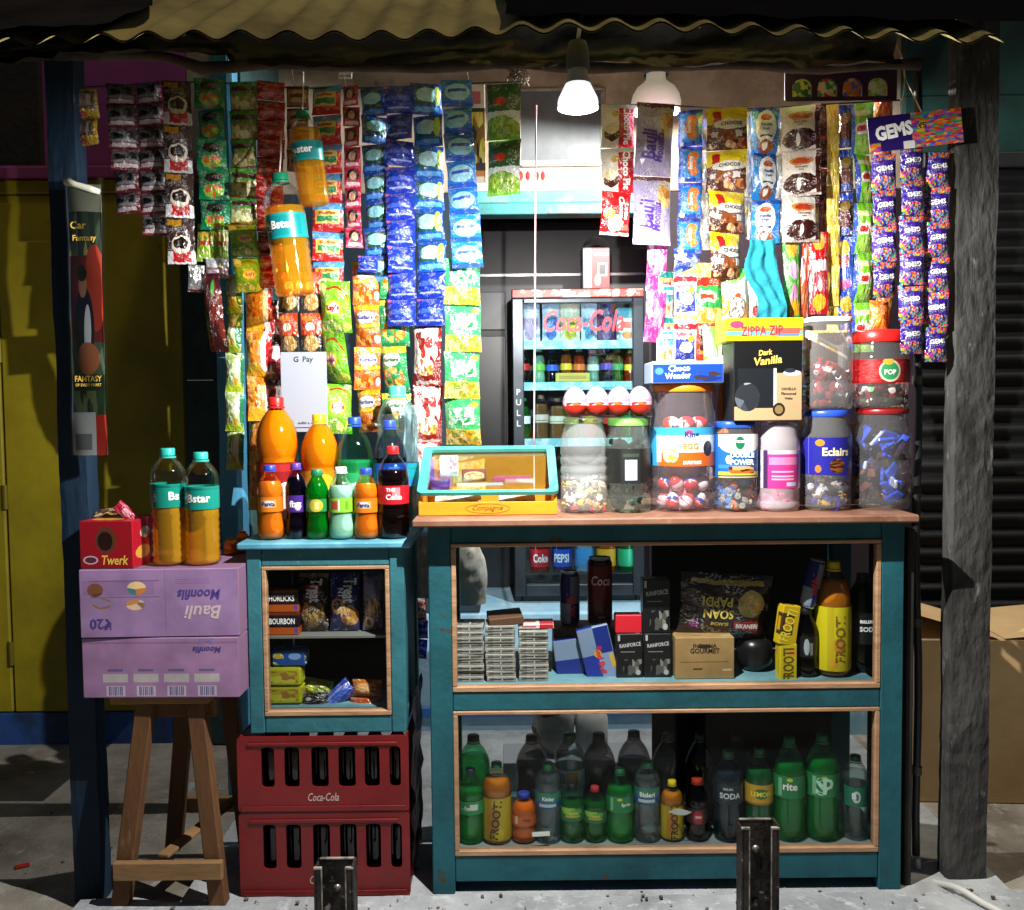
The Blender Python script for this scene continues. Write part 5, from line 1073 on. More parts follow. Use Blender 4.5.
j6, r6j, H6 = jar('clear jar with a blue lid and a dark blue toffee label', 826, jy(50), T, 410, 49, 511, mat('#2a50c8', .35), '#ffffff', .06, 0, el, [('Eclairs', .08, .62, .22, mat('#e8dcb0', .4), .62, 0)], (.36, .73), (.14, .26), .84, milk=.08)
candyheap('toffees', 'dark blue and gold wrapped toffees in the jar with the dark blue label', j6.location, r6j * .92, .003, H6 * .42, [mat('#24248a', .18), mat('#24246a', .2), mat('#c8a84a', .25, .4), mat('#3a3aa0', .2), mat('#e0e0e0', .2, .5)], 52, .023, 8)
j7, r7j, H7 = jar('clear jar with a dark red lid, long dark and blue chocolate bars inside', 882, jy(54), T, 408, 54, 511, mat('#8a1a1c', .35), '#ffffff', .055, 0, None, rings=(.12, .5), neck=.84)
candyheap('chocolate_bars', 'dark brown and blue wrapped bars in the jar with the dark red lid', j7.location, r7j * .93, .004, H7 * .8, [mat('#4a3434', .18), mat('#3a2a34', .2), mat('#2a50d8', .2), mat('#3050c0', .15), mat('#6a4030', .3), mat('#c8d0e8', .2, .4)], 60, .026, 9, 'slab')
# packets behind the jars, the pale ones added to brighten what shows through
def behind(lbl, a, b, pt, m, seed):
    w_ = (b - a) * SC(.20); H = Z(pt, .20, (a + b) / 2) - T
    o = pillow(w_, H, .025, (), seed).build('snack_packet', m, None, (X((a + b) / 2, .20, 460), .195, T + H / 2 + .001), (R(-5), 0, 0)); tag(o, lbl, 'packet')
behind('white, green and orange packet standing behind the big egg jar and the black wafer box', 704, 730, 326, foil('#c8c4b8', [E(.2, .92, .5, .12, '#6ab040'), E(.8, .5, .4, .2, '#e8903a'), E(.3, .3, .3, .14, '#e0d0b0'), Rr(0, 0, 1, .1, '#d87a2a')]), 401)
behind('pale pink packet added behind the jars with the cough drop and magenta labels', 732, 776, 428, foil('#d8c0c4', [N(0, 0, 1, 1, 4, '#d8c0c4', '#e4d8d4', '#c8a0a8')]), 402)
behind('cream packet added behind the toffee jar', 778, 822, 420, foil('#dcd4c0', [N(0, 0, 1, 1, 4, '#dcd4c0', '#e8e0d0', '#c8b898')]), 403)
behind('tan and white packet added behind the jar with the dark red lid', 826, 900, 424, foil('#c8a078', [N(0, 0, 1, 1, 4, '#c8a078', '#e0d4c4', '#b87a4a', '#d8c8b4')]), 404)
behind('yellow and white packet standing behind the square jar', 806, 848, 330, foil('#e0d060', [N(0, 0, 1, 1, 4, '#e0d060', '#e8e4d4', '#d8b83a')]), 405)
# top jars
Z6 = T + H6 + .0006
j8, r8j, H8 = jar('square clear jar of dark red sweets standing on the blue lidded toffee jar', 826, jy(50), Z6, 318, 46, 410, mat('#e4e4e0', .4), '#ffffff', .05, 5, None, rings=(.3,), neck=.92, milk=.09)
candyheap('red_sweets', 'dark red wrapped sweets in the square jar', j8.location, r8j * .9, .003, H8 * .52, [mat('#8a1824', .2), mat('#7a1820', .2), mat('#6a1018', .2), mat('#a82a34', .25), mat('#d8c8c8', .3, .4)], 60, .023, 10)
Z7 = T + H7 + .0006
rl = art('#a81418', [N(.3, .1, .7, .9, 60, '#a81418', '#c84a4a', '#a81418', '#a81418'), E(.5, .5, .06, .46, '#d8dcc0'), E(.5, .5, .05, .38, '#3a9a5a'), E(.49, .9, .03, .14, '#d8b03a')], .35)
j9, r9j, H9 = jar('red lidded jar with a red label standing on the jar with the dark red lid', 879, jy(54), Z7, 331, 56, 408, mat('#d0201c', .35), '#ffffff', .15, 0, rl, [('POP', .0, .45, .22, wt, .2)], (.32, .62), (.14,), .86)
candyheap('red_sweets', 'red and green sweets in the red labelled upper jar', j9.location, r9j * .9, .003, H9 * .34, [mat('#7a1018', .2), mat('#b82028', .2), mat('#5ab060', .3), mat('#e8d8d8', .25), mat('#6a141c', .2)], 37, .023, 11)
of = foil('#f0701c', [N(0, 0, 1, 1, 5, '#f0701c', '#f8902a', '#e0601a')])
o = pillow(.056, .088, .02, (), 77).build('sweet_packet', of, None, (j9.location.x - .004, jy(54) - .005, Z7 + H9 + .040), (R(-6), R(3), .1)); tag(o, 'bright orange packet standing on the red lid of the upper jar', 'packet')
# boxes on the jars
ZJ = T + max(H4, H5) + .001
bx = art('#141416', [Rr(.0, .0, 1, .18, '#c0a078'), Rr(.62, .0, 1, .60, '#b89a74'), Rr(.06, .16, .62, .66, '#1c1f24'), Rr(.58, .14, .625, .66, '#c8c4bc'), E(.66, .14, .09, .085, '#26221c'), E(.66, .14, .06, .055, '#8a744a'), NE(.2, .30, .18, .18, 6, '#5a6470', '#8a949c', '#2a2e34', '#3a444c'), E(.85, .60, .13, .035, '#d0d8e0'), E(.82, .63, .08, .03, '#2a3038'), E(.90, .07, .02, .02, '#8ab07a')], .3)
xb0, xb1 = X(731, .05, 380), X(799, .05, 380); hB_ = Z(342, .05, 760) - ZJ
wf = carton('wafer_box', 'black and kraft wafer box with a clear window standing on two jars', 'box', xb0, xb1, .02, .15, ZJ, ZJ + hB_, bx, [('Dark', .46, .86, .07, goldT, .2, .1, .2), ('Vanilla', .5, .76, .10, goldT, .42, .1, .2), ('VANILLA', .80, .40, .035, dk, .26), ('Flavoured', .80, .34, .035, dk, .24), ('Wafer', .80, .28, .03, dk, .16)], side=mat('#1a1a1c', .4))
zy = art('#c8b81c', [Rr(.0, .42, 1, .56, '#e07a3a'), Rr(0, .26, 1, .42, '#5ac0c0'), E(.14, .72, .09, .16, '#d03a5a'), Rr(0, 0, 1, .14, '#c8b81c'), Rr(.62, .3, .95, .55, '#c85a4a'), Rr(.66, .2, .94, .3, '#5a7ad0')], .3)
xz0, xz1 = X(723, .05, 330), X(800, .05, 330)
carton('sweet_box', 'yellow sweet box with rounded lettering lying on the black wafer box', 'box', xz0, xz1, .015, .15, ZJ + hB_ + .0006, Z(318, .02, 760), zy, [('ZIPPA ZIP', .46, .45, .42, mat('#a0283c', .4), .54, .03)], side=mat('#c8b81c', .35))
T3 = T + H3 + .0006
bwz = art('#16409a', [Rr(.0, .86, 1, 1, '#b8c8e0'), NE(.78, .3, .2, .24, 9, '#1a2a6a', '#3a2a2a', '#16409a'), E(.1, .55, .06, .16, '#4a80d8')], .3)
carton('wafer_box', 'flat dark blue wafer box lying on the orange lid of the big egg jar', 'box', X(651, .04, 372), X(722, .04, 372), .02, .17, T3, Z(361, .02, 690), bwz, [('Choco', .38, .68, .28, wt, .3, .04), ('Wonder', .36, .34, .28, wt, .36, .04)], side=mat('#a8b8d0', .35))
# chocolate egg blister trays on the two left jars
ew = art('#b4aebc', [N(0, .4, 1, 1, 9, '#a8a2b0', '#8a9ac4', '#b0809c', '#a8a4b0'), Rr(0, .0, 1, .38, '#b02a18'), N(.0, .33, 1, .42, 14, '#b02a18', '#b4aebc', '#c8622a'), E(.5, .62, .13, .14, '#e07aa0'), E(.5, .61, .10, .10, '#f0e8f0'), E(.44, .55, .04, .05, '#6a8ad0')], .25)
tb = [T + max(H1, H2) + .001] * 2
tr = MB(); xt0, xt1 = X(565, .07, 415), X(650, .07, 415)
tr.box(xt0, xt1, .025, .12, tb[0], tb[0] + .004, .001); tr.box(xt0, xt1, .10, .104, tb[0] + .0045, tb[0] + .085, .001); tag(tr.build('egg_tray', shell('#f4f4fa', .3, .08)), 'clear plastic blister tray of chocolate eggs lying across two jars', 'tray')
for i, px in enumerate((575, 597, 619, 640)):
    r = 12.5 * SC(.06); e = egg('chocolate_egg', 'white and red chocolate egg in the blister tray on the jars, %s from the left' % ORD[i], Vector((X(px, .062, 400), .062, tb[0] + .0045 + r * 1.15)), r, ew, 'chocolate eggs in the blister tray', (R(-8), 0, rnd.uniform(-.2, .2)))
# ================================================================ cooler in the doorway
FY = BW + .16
fx0, fx1 = X(513, FY, 450), X(645, FY, 450); fz0, fz1 = zp + .001, Z(287, FY, 580); FD = .5
fr = thing('drinks_cooler', 'black glass door drinks cooler with red script standing in the doorway', 'fridge', (0, 0, 0))
fb = mat('#1b2026', .35, 0, '#14181c', 5)
mb = MB(); fi = .035
for a, b_, c, d in ((fx0, fx0 + fi, fz0, fz1), (fx1 - fi, fx1, fz0, fz1)): mb.box(a, b_, FY + .05, FY + FD, c, d, .004)
mb.box(fx0 + fi + .0005, fx1 - fi - .0005, FY + .05, FY + FD, fz1 - .05, fz1, .004); mb.box(fx0 + fi + .0005, fx1 - fi - .0005, FY + .05, FY + FD, fz0, fz0 + .12, .004)
mb.build('body', fb, fr)
mb = MB(); mb.box(fx0 + fi + .001, fx1 - fi - .001, FY + FD - .04, FY + FD - .01, fz0 + .121, fz1 - .051, .002); mb.build('liner', mat('#cfe0e6', .5), fr)
dw = .028
mb = MB(); dz0, dz1 = fz0 + .03, fz1 - .045
for a, b_, c, d in ((fx0 + .002, fx0 + .05, dz0, dz1), (fx1 - .05, fx1 - .002, dz0, dz1), (fx0 + .0505, fx1 - .0505, dz1 - .022, dz1), (fx0 + .0505, fx1 - .0505, dz0, dz0 + .05)): mb.box(a, b_, FY + .004, FY + .045, c, d, .004)
dr = mb.build('door', mat('#39434c', .3, .4, '#2a3138', 5), fr)
mb = MB()
for i, chs in enumerate('PULL'): mb.text(chs, flat3(FY + .003), fx0 + .026, Z(392 + 10.5 * i, FY), .026, 0)
mb.build('lettering', mat('#b8c0c8', .4), dr)
mb = MB(); mb.box(fx0 + .05, fx1 - .05, FY + .022, FY + .026, dz0 + .05, dz1 - .022, .0005); mb.build('door_glass', shell('#eaf6fa', .12, .01), dr)
mb = MB(); mb.text('Coca-Cola', flat3(FY + .020), X(584, FY, 321), Z(321, FY), 27 * SC(FY), 0, 80 * SC(FY), 0, .015, .3); mb.build('script', mat('#c8182a', .4), dr)
mb = MB(); hs_ = art('#c8342c', [N(0, .15, 1, .85, 18, '#c8342c', '#e8d8d0', '#c8342c', '#3a3a3a')], .4)
mb.box(fx0 + .003, fx1 - .003, FY + .002, FY + .048, fz1 - .043, fz1 - .008, .003)
for i, t in enumerate(('10', '20', '30', '40', '10', '20')): mb.text(t, flat3(FY + .0012), fx0 + .2 + .06 * i, fz1 - .0255, .018, 1)
mb.build('header_strip', [mat('#b04a40', .4, 0, '#c8a8a0', 25, .5, .55), wt], fr)
sv = []
for i, py in enumerate((343, 384, 440, 590)):
    z_ = Z(py, FY + .08); sv.append(z_)
    mb = MB(); mb.box(fx0 + fi + .001, fx1 - fi - .001, FY + .06, FY + FD - .045, z_ - .006, z_, .001); mb.box(fx0 + fi + .004, fx1 - fi - .004, FY + .052, FY + .058, z_ - .03, z_ + .006, .001)
    mb.build('shelf', mat('#7fc4cc', .4, 0, '#d0e4e8', 25, .45, .6), fr)
mb = MB()
for xx in (fx0 + fi + .008, fx1 - fi - .008): mb.box(xx - .004, xx + .004, FY + .055, FY + .065, fz0 + .14, fz1 - .07, .001)
mb.box(fx0 + fi + .02, fx1 - fi - .02, FY + .06, FY + .07, fz1 - .062, fz1 - .053, .001)
mb.build('light_tube', emit('#eaf6ff', 9), fr)
GF = 'goods in the drinks cooler'
for i, (px, w_, pt, m_) in enumerate(((530, 20, 297, ('#e8e8f4', '#c8a0b8')), (551, 18, 297, ('#e0e8f8', '#4a7ad0')), (570, 20, 297, ('#e8e4c0', '#d8c83a')), (589, 16, 298, ('#d0e4f0', '#4aa0c8')), (607, 16, 300, ('#5a3a6a', '#8a6a9a')))):
    h_ = Z(pt, FY + .15) - sv[0] - .004
    o = pillow(w_ * SC(FY + .15), h_, .02, (), 200 + i, 6, 8).build('milk_pouch', foil(m_[0], [Rr(.1, .3, .9, .55, m_[1]), E(.5, .2, .3, .12, m_[1])]), None, (X(px, FY + .15, 320), FY + .15, sv[0] + h_ / 2 + .001))
    tag(o, 'plastic pouch on the top shelf of the cooler, %s from the left' % ORD[i], 'pouch', GF)
carton('ice_cream_box', 'white and teal carton at the right of the cooler top shelf', 'box', X(617, FY + .12), X(634, FY + .12), FY + .1, FY + .2, sv[0] + .0005, sv[0] + .15, art('#d8e0e0', [Rr(0, .7, 1, 1, '#3aa0b0'), Rr(.2, .4, .8, .6, '#c84a3a'), E(.6, .2, .3, .12, '#c8843a')], .4), group=GF)
rowA = [(524, 'soda', '#2a1a18', '#1a0c0a', '#d02028', '#b01820'), (539, 'small', '#d8ece0', '#b8d8c0', '#e8e8e8', '#6ab83a'), (552, 'small', '#1c2030', '#120c10', '#2a3a9a', '#2a5ac0'), (566, 'small', '#e0c060', '#c89020', '#d8c030', '#e0c030'), (579, 'small', '#e8b080', '#c86a2a', '#e8e8e8', '#d8702a'), (593, 'small', '#d8e8e0', '#a8c8b8', '#e8e8e8', '#c8d8c0'), (606, 'small', '#3a2a50', '#160c1c', '#4a2a8a', '#5a3aa0'), (617, 'small', '#4ac080', '#1f9a58', '#1f7a48', '#1f8a50'), (630, 'mango', '#d8a050', '#b8702a', '#c89a3a', '#d8c030')]
for i, (px, kd, tn, lq, cpc, lbc) in enumerate(rowA):
    bottle('drink_bottle', 'small bottle on the middle shelf of the cooler, %s from the left' % ORD[i], kd, px, FY + .14, sv[1] + .0005, 348 + (i % 3), 13, tn, fluid(lq, .2), .8, mat(cpc, .4), mat(lbc, .4), group=GF, seg=14, pybase=384)
carton('yellow_tray', 'yellow printed tray of bars on the cooler middle shelf', 'box', X(556, FY + .08), X(590, FY + .08), FY + .066, FY + .11, sv[1] + .0065, sv[1] + .045, art('#d8c83a', [Rr(.1, .3, .9, .7, '#c8a02a')], .4))
rowB = [(523, 'small', '#3ab878', '#1f9a58', '#1f8a50', '#e8e8e8', 398), (541, 'water', '#d8c8b0', '#a88a68', '#8a6a4a', '#c8b8a8', 395), (557, 'water', '#d8c8b0', '#b89a78', '#8a6a4a', '#d8d0b8', 398), (571, 'small', '#a8c060', '#8aa838', '#c8c83a', '#d8d860', 400), (590, 'mango', '#e0b050', '#c8882a', '#d8b030', '#d8c03a', 398), (610, 'small', '#c84a3a', '#8a1a18', '#c82a28', '#d03a30', 400), (628, 'small', '#4ac080', '#1f9a58', '#1f7a48', '#1f8a50', 398)]
for i, (px, kd, tn, lq, cpc, lbc, pt) in enumerate(rowB):
    bottle('drink_bottle', 'bottle on the third shelf of the cooler, %s from the left' % ORD[i], kd, px, FY + .14, sv[2] + .0005, pt, 16, tn, fluid(lq, .2), .8, mat(cpc, .4), mat(lbc, .4), group=GF, seg=14, pybase=440)
rowC = [(540, 'soda', '#d8c0c0', '#a81820', '#c82028', '#c01a24', 'Coke'), (562, 'soda', '#c8d0e8', '#1a2a6a', '#1a3a9a', '#1c4ab8', 'PEPSI'), (584, 'water', '#d8e8f4', '#a8c8d8', '#2a6ab8', '#3a8ac8', ''), (606, 'soda', '#e8c890', '#d8802a', '#c84a1c', '#d8a02a', ''), (627, 'soda', '#5ac090', '#1f9a6a', '#1f7a50', '#2aa070', '')]
for i, (px, kd, tn, lq, cpc, lbc, tx) in enumerate(rowC):
    bottle('drink_bottle', 'large bottle on the lowest shelf of the cooler, %s from the left' % ORD[i], kd, px, FY + .14, sv[3] + .0005, 520, 20, tn, fluid(lq, .2), .8, mat(cpc, .4), mat(lbc, .4), [(tx, 0, .5, .5, wt, .8)] if tx else (), (.32, .58), group=GF, seg=16, pybase=590)
ob = carton('appliance_box', 'red and white printed carton with a curved top on the cooler', 'box', X(583, FY + .05, 270), X(610, FY + .05, 270), FY + .06, FY + .2, fz1 + .0006, Z(247, FY + .06, 596), art('#a81a20', [Rr(0, 0, .34, 1, '#7a7a80'), Rr(.55, .3, .9, .62, '#e0d8d4'), Rr(.6, .34, .85, .58, '#2a2424'), E(.55, .2, .12, .14, '#d8a888'), Rr(.4, .8, .95, .86, '#e0c8c4'), Rr(.05, .1, .28, .4, '#a8a8b0')], .4))
mb = MB(); w_ = (X(610, FY) - X(583, FY)); 
mb.grid(lambda u, v: (-w_ / 2 + w_ * u, -.065 + .13 * v, Z(247, FY + .06, 596) - fz1 + .045 * math.sin(u * math.pi) ** .6 * (1 - .2 * v)), 14, 4); mb.build('curved_flap', mat('#b8b8bc', .4), ob)
# ================================================================ upper case of the large cabinet
ct = art('#a4a19c', [N(0, .15, 1, .85, 9, '#a8a5a0', '#908c86', '#6a6660', '#a4a19c'), Rr(.08, .35, .92, .62, '#3a3834'), Rr(.5, .3, .54, .7, '#c9c6c2')], .5)
cols_ = ((455, 484.5), (485.5, 516), (517, 550)); nst = (10, 10, 9)
names = ('left', 'middle', 'right')
yb0 = Z(688, .09, 500)
cm0 = None
ch_ = (Z(622, .09, 470) - S1) / 10.2
for ci, (a, b) in enumerate(cols_):
    w_ = (b - a) * SC(.09) - .001
    for k in range(nst[ci]):
        if cm0 is None:
            mb = MB(); mb.box(-w_ / 2, w_ / 2, -.045, .045, 0, ch_ - .0008, .0012)
            o = mb.build('cigarette_pack', [ct]); cm0 = o.data
        else: o = place('cigarette_pack', cm0)
        o.scale = (1, 1, 1); o.location = (X((a + b) / 2, .09, 655) + rnd.uniform(-.0015, .0015), .10 + rnd.uniform(-.004, .002), S1 + .0005 + k * ch_); o.rotation_euler = (0, 0, rnd.uniform(-.03, .03))
        tag(o, 'grey white flat carton, %s from the bottom of the %s stack' % (ORD[k], names[ci]), 'carton', 'grey white cartons stacked in the upper case')
carton('brown_tray', 'open brown cardboard tray lying on the grey white cartons', 'tray', X(488, .12, 610), X(522, .12, 610), .06, .15, S1 + ch_ * 10 + .002, S1 + ch_ * 10 + .024, mat('#5a3a26', .7), rot=(R(4), R(-4), .1))
carton('red_box', 'flat red and white box lying on the right stack of grey white cartons', 'box', X(518, .12, 620), X(553, .12, 620), .07, .14, S1 + ch_ * 9 + .002, S1 + ch_ * 9 + .016, art('#e4dcd8', [Rr(.6, 0, 1, 1, '#c82030'), Rr(.1, .3, .5, .6, '#c83a40')], .4))
# plastic bag seen through the glass
mb = MB()
def bagf(u, v):
    a = (u - .5) * 3.1; c = P(468, 545 + 58 * (1 - v), .60); r = .060 * (.55 + .55 * math.sin(min(1, (1 - v) * 1.15) * 2.3) ** .7)
    return (c.x + r * math.sin(a) + .004 * noise.noise(Vector((u * 6, v * 6, 0))), .60 - r * math.cos(a) * .7 + .006 * noise.noise(Vector((u * 9, v * 7, 3))), c.z)
mb.grid(bagf, 20, 16); mb.grid(lambda u, v: bagf(.5 + (u - .5) * 2.0 + .5, v), 20, 16)
tag(mb.build('carrier_bag', mat('#e8ece8', .45, 0, '#b8a88a', 9, .5, .66)), 'white plastic bag hanging behind the glass above the left stack', 'bag')
def can(label, px, pyt, Y, wpx, z, m, texts, pyb, rot=(0, 0, 0), top=None):
    loc = P(px, pyb, Y); loc = Vector((loc.x, Y, z)); H = Z(pyt, Y, px) - z; r = wpx / 2 * SC(Y)
    root = thing('drink_can', label, 'can', loc, None, rot)
    mb = MB(); mb.lathe([(r * .82, .004), (r * .96, .012), (r, .02), (r, H - .018), (r * .86, H - .004)], 28)
    mats = [m]
    for s_, a, v_, h_, mt, mw, ro in texts:
        if mt not in mats: mats.append(mt)
        mb.text(s_, lambda x, y: ((r + .0008) * math.sin(x / r), -(r + .0008) * math.cos(x / r), y), a * r, v_ * H, h_ * H, mats.index(mt), mw * r * 2, ro, .02, .2)
    mb.build('can_body', mats, root)
    mb = MB(); mb.lathe([(r * .87, H - .005), (r * .88, H), (r * .8, H - .003), (0, H - .004)], 28); mb.lathe([(0, .002), (r * .8, 0), (r * .83, .005)], 28)
    mb.build('can_lid', mat('#c8ccd0', .25, .8), root); return root
rb = art('#14206a', [Rr(.5, .42, .75, .94, '#6a7484'), Rr(.25, .42, .5, .94, '#14206a'), Rr(.25, .02, .5, .42, '#8a94a8'), Rr(.5, .02, .75, .42, '#14206a'), E(.5, .48, .06, .05, '#c82a2a')], .25)
cb_z = S1 + .0005
kbx = carton('kraft_stand', 'low brown box under the two standing drink cans', 'box', X(553, .23, 650), X(618, .23, 650), .17, .28, cb_z, Z(626, .2, 585), mat('#8a6a4a', .7))
can('slim blue and silver drink can standing behind the cartons', 570, 571, .22, 20, Z(626, .2, 585) + .0006, rb, [('Red Bull', .1, .4, .30, mat('#c02030', .4), 1.2, 1.57)], 626)
can('dark red drink can with white script standing behind the cartons', 600, 557, .21, 25, Z(626, .2, 585) + .0006, art('#6a0f14', [Rr(0, .9, 1, 1, '#3a080a'), Rr(.46, .12, .54, .15, '#d8c0c0'), Rr(.46, .07, .53, .09, '#d8c0c0')], .25), [('Coca', .0, .68, .14, mat('#c8a8a8', .4), .8, 0)], 622)
rbb = art('#1c2f86', [Rr(.5, .55, 1, 1, '#1c2f86'), Rr(.0, .55, .5, 1, '#7f93b0'), Rr(.0, .0, .5, .55, '#23389a'), Rr(.5, .0, 1, .55, '#8a9cc0'), E(.5, .56, .12, .06, '#d8a02a'), Rr(.84, .3, .98, .52, '#d8b03a')], .3)
def pack(label, pxc, pyc, Y, wpx, hpx, d, rot, m, texts=(), name='drink_carton', cat='carton'):
    c = P(pxc, pyc, Y); w_, h_ = wpx * SC(Y), hpx * SC(Y)
    mats = [m]; mb = MB(); mb.box(-w_ / 2, w_ / 2, -d / 2, d / 2, -h_ / 2, h_ / 2, .002)
    for s_, u, v_, th, mt, mw, ro in texts:
        if mt not in mats: mats.append(mt)
        mb.text(s_, flat3(-d / 2 - .0008), (u - .5) * w_, (v_ - .5) * h_, th * h_, mats.index(mt), mw * h_, ro, .02)
    return tag(mb.build(name, mats, None, c, rot), label, cat)
pack('blue and silver drink carton tilted in front of the red can', 598, 655, .12, 32, 62, .05, (0, R(-13), 0), rbb, [('Red Bull', .55, .45, .10, mat('#c02030', .4), .6, -1.57)])
pack('blue and silver drink carton half hidden at the left of the tilted one', 569, 661, .15, 28, 48, .05, (0, R(-7), 0), art('#1c2f86', [Rr(0, .58, 1, 1, '#7f93b0'), Rr(.1, .1, .9, .2, '#23389a')], .3))
kbm = art('#16161a', [N(.25, .06, .95, .42, 7, '#16161a', '#8a8884', '#16161a', '#5a5854', '#16161a'), E(.82, .12, .09, .06, '#b8b8b8'), Rr(.06, .84, .14, .97, '#c8c8c8'), Rr(.16, .58, .7, .60, '#8a8a8a')], .35)
ctx = [('RANFORCE', .52, .75, .09, mat('#b8b8bc', .5), .55, .12)]
for lbl, a, b_, t_, bt_, Y in (('black box with white pebbles pictured, lower left of three', 615.5, 642, 632, 686, .1), ('black box with white pebbles pictured, lower right of three', 643, 670, 632, 686, .1), ('black box with white pebbles pictured, standing on the lower right one', 642, 669, 578, 631, .1)):
    z_ = cb_z if bt_ > 650 else Z(632, .1, 650) + .0012
    carton('black_box', lbl, 'box', X(a, Y, 650), X(b_, Y, 650), Y - .02, Y + .03, z_, Z(t_, Y, 650), kbm, [(c[0], c[1], c[2], c[3], c[4], .8, c[6]) for c in ctx])
carton('red_box', 'bright red flat box lying on the lower left black box', 'box', X(615, .1, 625), X(641, .1, 625), .085, .13, Z(632, .1, 650) + .0012, Z(614, .1, 625), mat('#d02030', .4))
# sweet pack, upside down
sp = foil('#22101a', [Rr(.12, .85, .9, .92, '#b8983a'), E(.78, .58, .16, .2, '#c8a85a'), NE(.8, .56, .13, .16, 6, '#e0c880', '#a8b06a', '#d8b060'), Rr(.60, .16, .88, .32, '#b81a2a'), E(.16, .24, .05, .06, '#7a2a7a')], .2, .5)
tz = P(724, 606, .12); mb = pillow(94 * SC(.12), 68 * SC(.12), .028, [('SOAN', .42, .42, .14, 1, .32, math.pi), ('PAPDI', .40, .60, .14, 1, .32, math.pi), ('ELAICHI', .44, .27, .055, 1, .2, math.pi), ('BIKANERI', .74, .24, .07, 2, .24)], 301, 14, 12, .04)
o = mb.build('sweet_pack', [sp, mat('#d8c060', .4), wt], None, tz, (R(6), R(4), .05)); tag(o, 'dark purple sweet pack lying upside down on the brown carton', 'packet')
zc2 = Z(634, .1, 700)
carton('brown_carton', 'small brown carton under the dark purple sweet pack', 'carton', X(673, .1, 660), X(731, .1, 660), .06, .16, cb_z, zc2, art('#9a7a4c', [E(.5, .78, .12, .05, '#3a2a1a'), Rr(.08, .40, .9, .42, '#5a4428'), Rr(.3, .22, .46, .26, '#3a2a1a'), Rr(.8, .2, .95, .24, '#c8b48a')], .7), [('INDIANA', .5, .8, .1, dk, .4), ('GOURMET', .5, .68, .12, dk, .5)])
# round dark object
mb = MB(); q = P(754, 664, .16); mb.lathe([(0, -.045), (.04, -.042), (.052, -.02), (.053, .02), (.045, .042), (.02, .05), (0, .05)], 24); tag(mb.build('steel_tin', mat('#1c1c1e', .3, .4), None, (q.x, .16, cb_z + .046)), 'round dark tin beside the small brown carton', 'tin')
ye = art('#d8c21c', [Rr(.1, .06, .9, .12, '#3a2a14'), Rr(.2, .2, .35, .6, '#c8a21a'), E(.7, .8, .3, .1, '#e8a02a')], .35)
pack('yellow juice carton standing upright beside the dark bottle', 786, 663, .07, 18, 42, .035, (0, 0, .1), ye, [('FROOTI', .5, .5, .3, mat('#5a4a1a', .5), .8, 1.57)], 'juice_carton')
pack('yellow juice carton tilted on top of the upright one', 787, 624, .07, 19, 40, .035, (0, R(8), .2), art('#d8b41c', [Rr(.0, .25, .7, .8, '#4a3416'), Rr(.2, .35, .6, .7, '#d8a21a')], .35), [('FROOTI', .4, .5, .34, mat('#e8d040', .5), .8, 1.35)], 'juice_carton')
b = bottle('drink_bottle', 'dark cola bottle with a white emblem under the tilted can', 'small', 806, .09, cb_z, 607, 23, '#2a1a1c', fluid('#140808', .1), .85, mat('#1a1a1c', .4), art('#181418', [E(.47, .5, .04, .4, '#a8b0b8'), Rr(.52, .1, .56, .7, '#8a8a90')], .4), (), (.3, .6), pybase=682)
can('slim blue and silver drink can tilted on the dark cola bottle', 807, 558, .09, 17, Z(608, .09, 806) + .002, rb, [('Red Bull', .0, .5, .3, mat('#c02030', .4), 1.2, 1.57)], 606, (0, R(12), 0))
frl = art('#d8c81c', [E(.5, .4, .05, .12, '#d8902a'), Rr(.40, .0, .46, 1, '#c8b41a'), E(.46, .12, .04, .08, '#e0a82a')], .4)
bottle('juice_bottle', 'tall yellow labelled mango juice bottle in the upper case', 'mango', 833, .10, cb_z, 561, 35, '#f4e6cc', fluid('#c88428', .05), .84, mat('#d8b81c', .4), frl, [('FROOTI', .1, .5, .16, mat('#7a5a1a', .5), 1.5, 1.57)], (.06, .62), pybase=680)
bottle('soda_bottle', 'dark soda bottle in the right corner of the upper case', 'soda', 862, .14, cb_z, 573, 32, '#39424a', fluid('#14181c', .4), .7, mat('#1c2024', .4), mat('#14181c', .3), [('BISLERI', .0, .72, .10, wt, .6), ('SODA', .15, .48, .16, mat('#d8dce0', .4), .8)], (.3, .62), pybase=678)

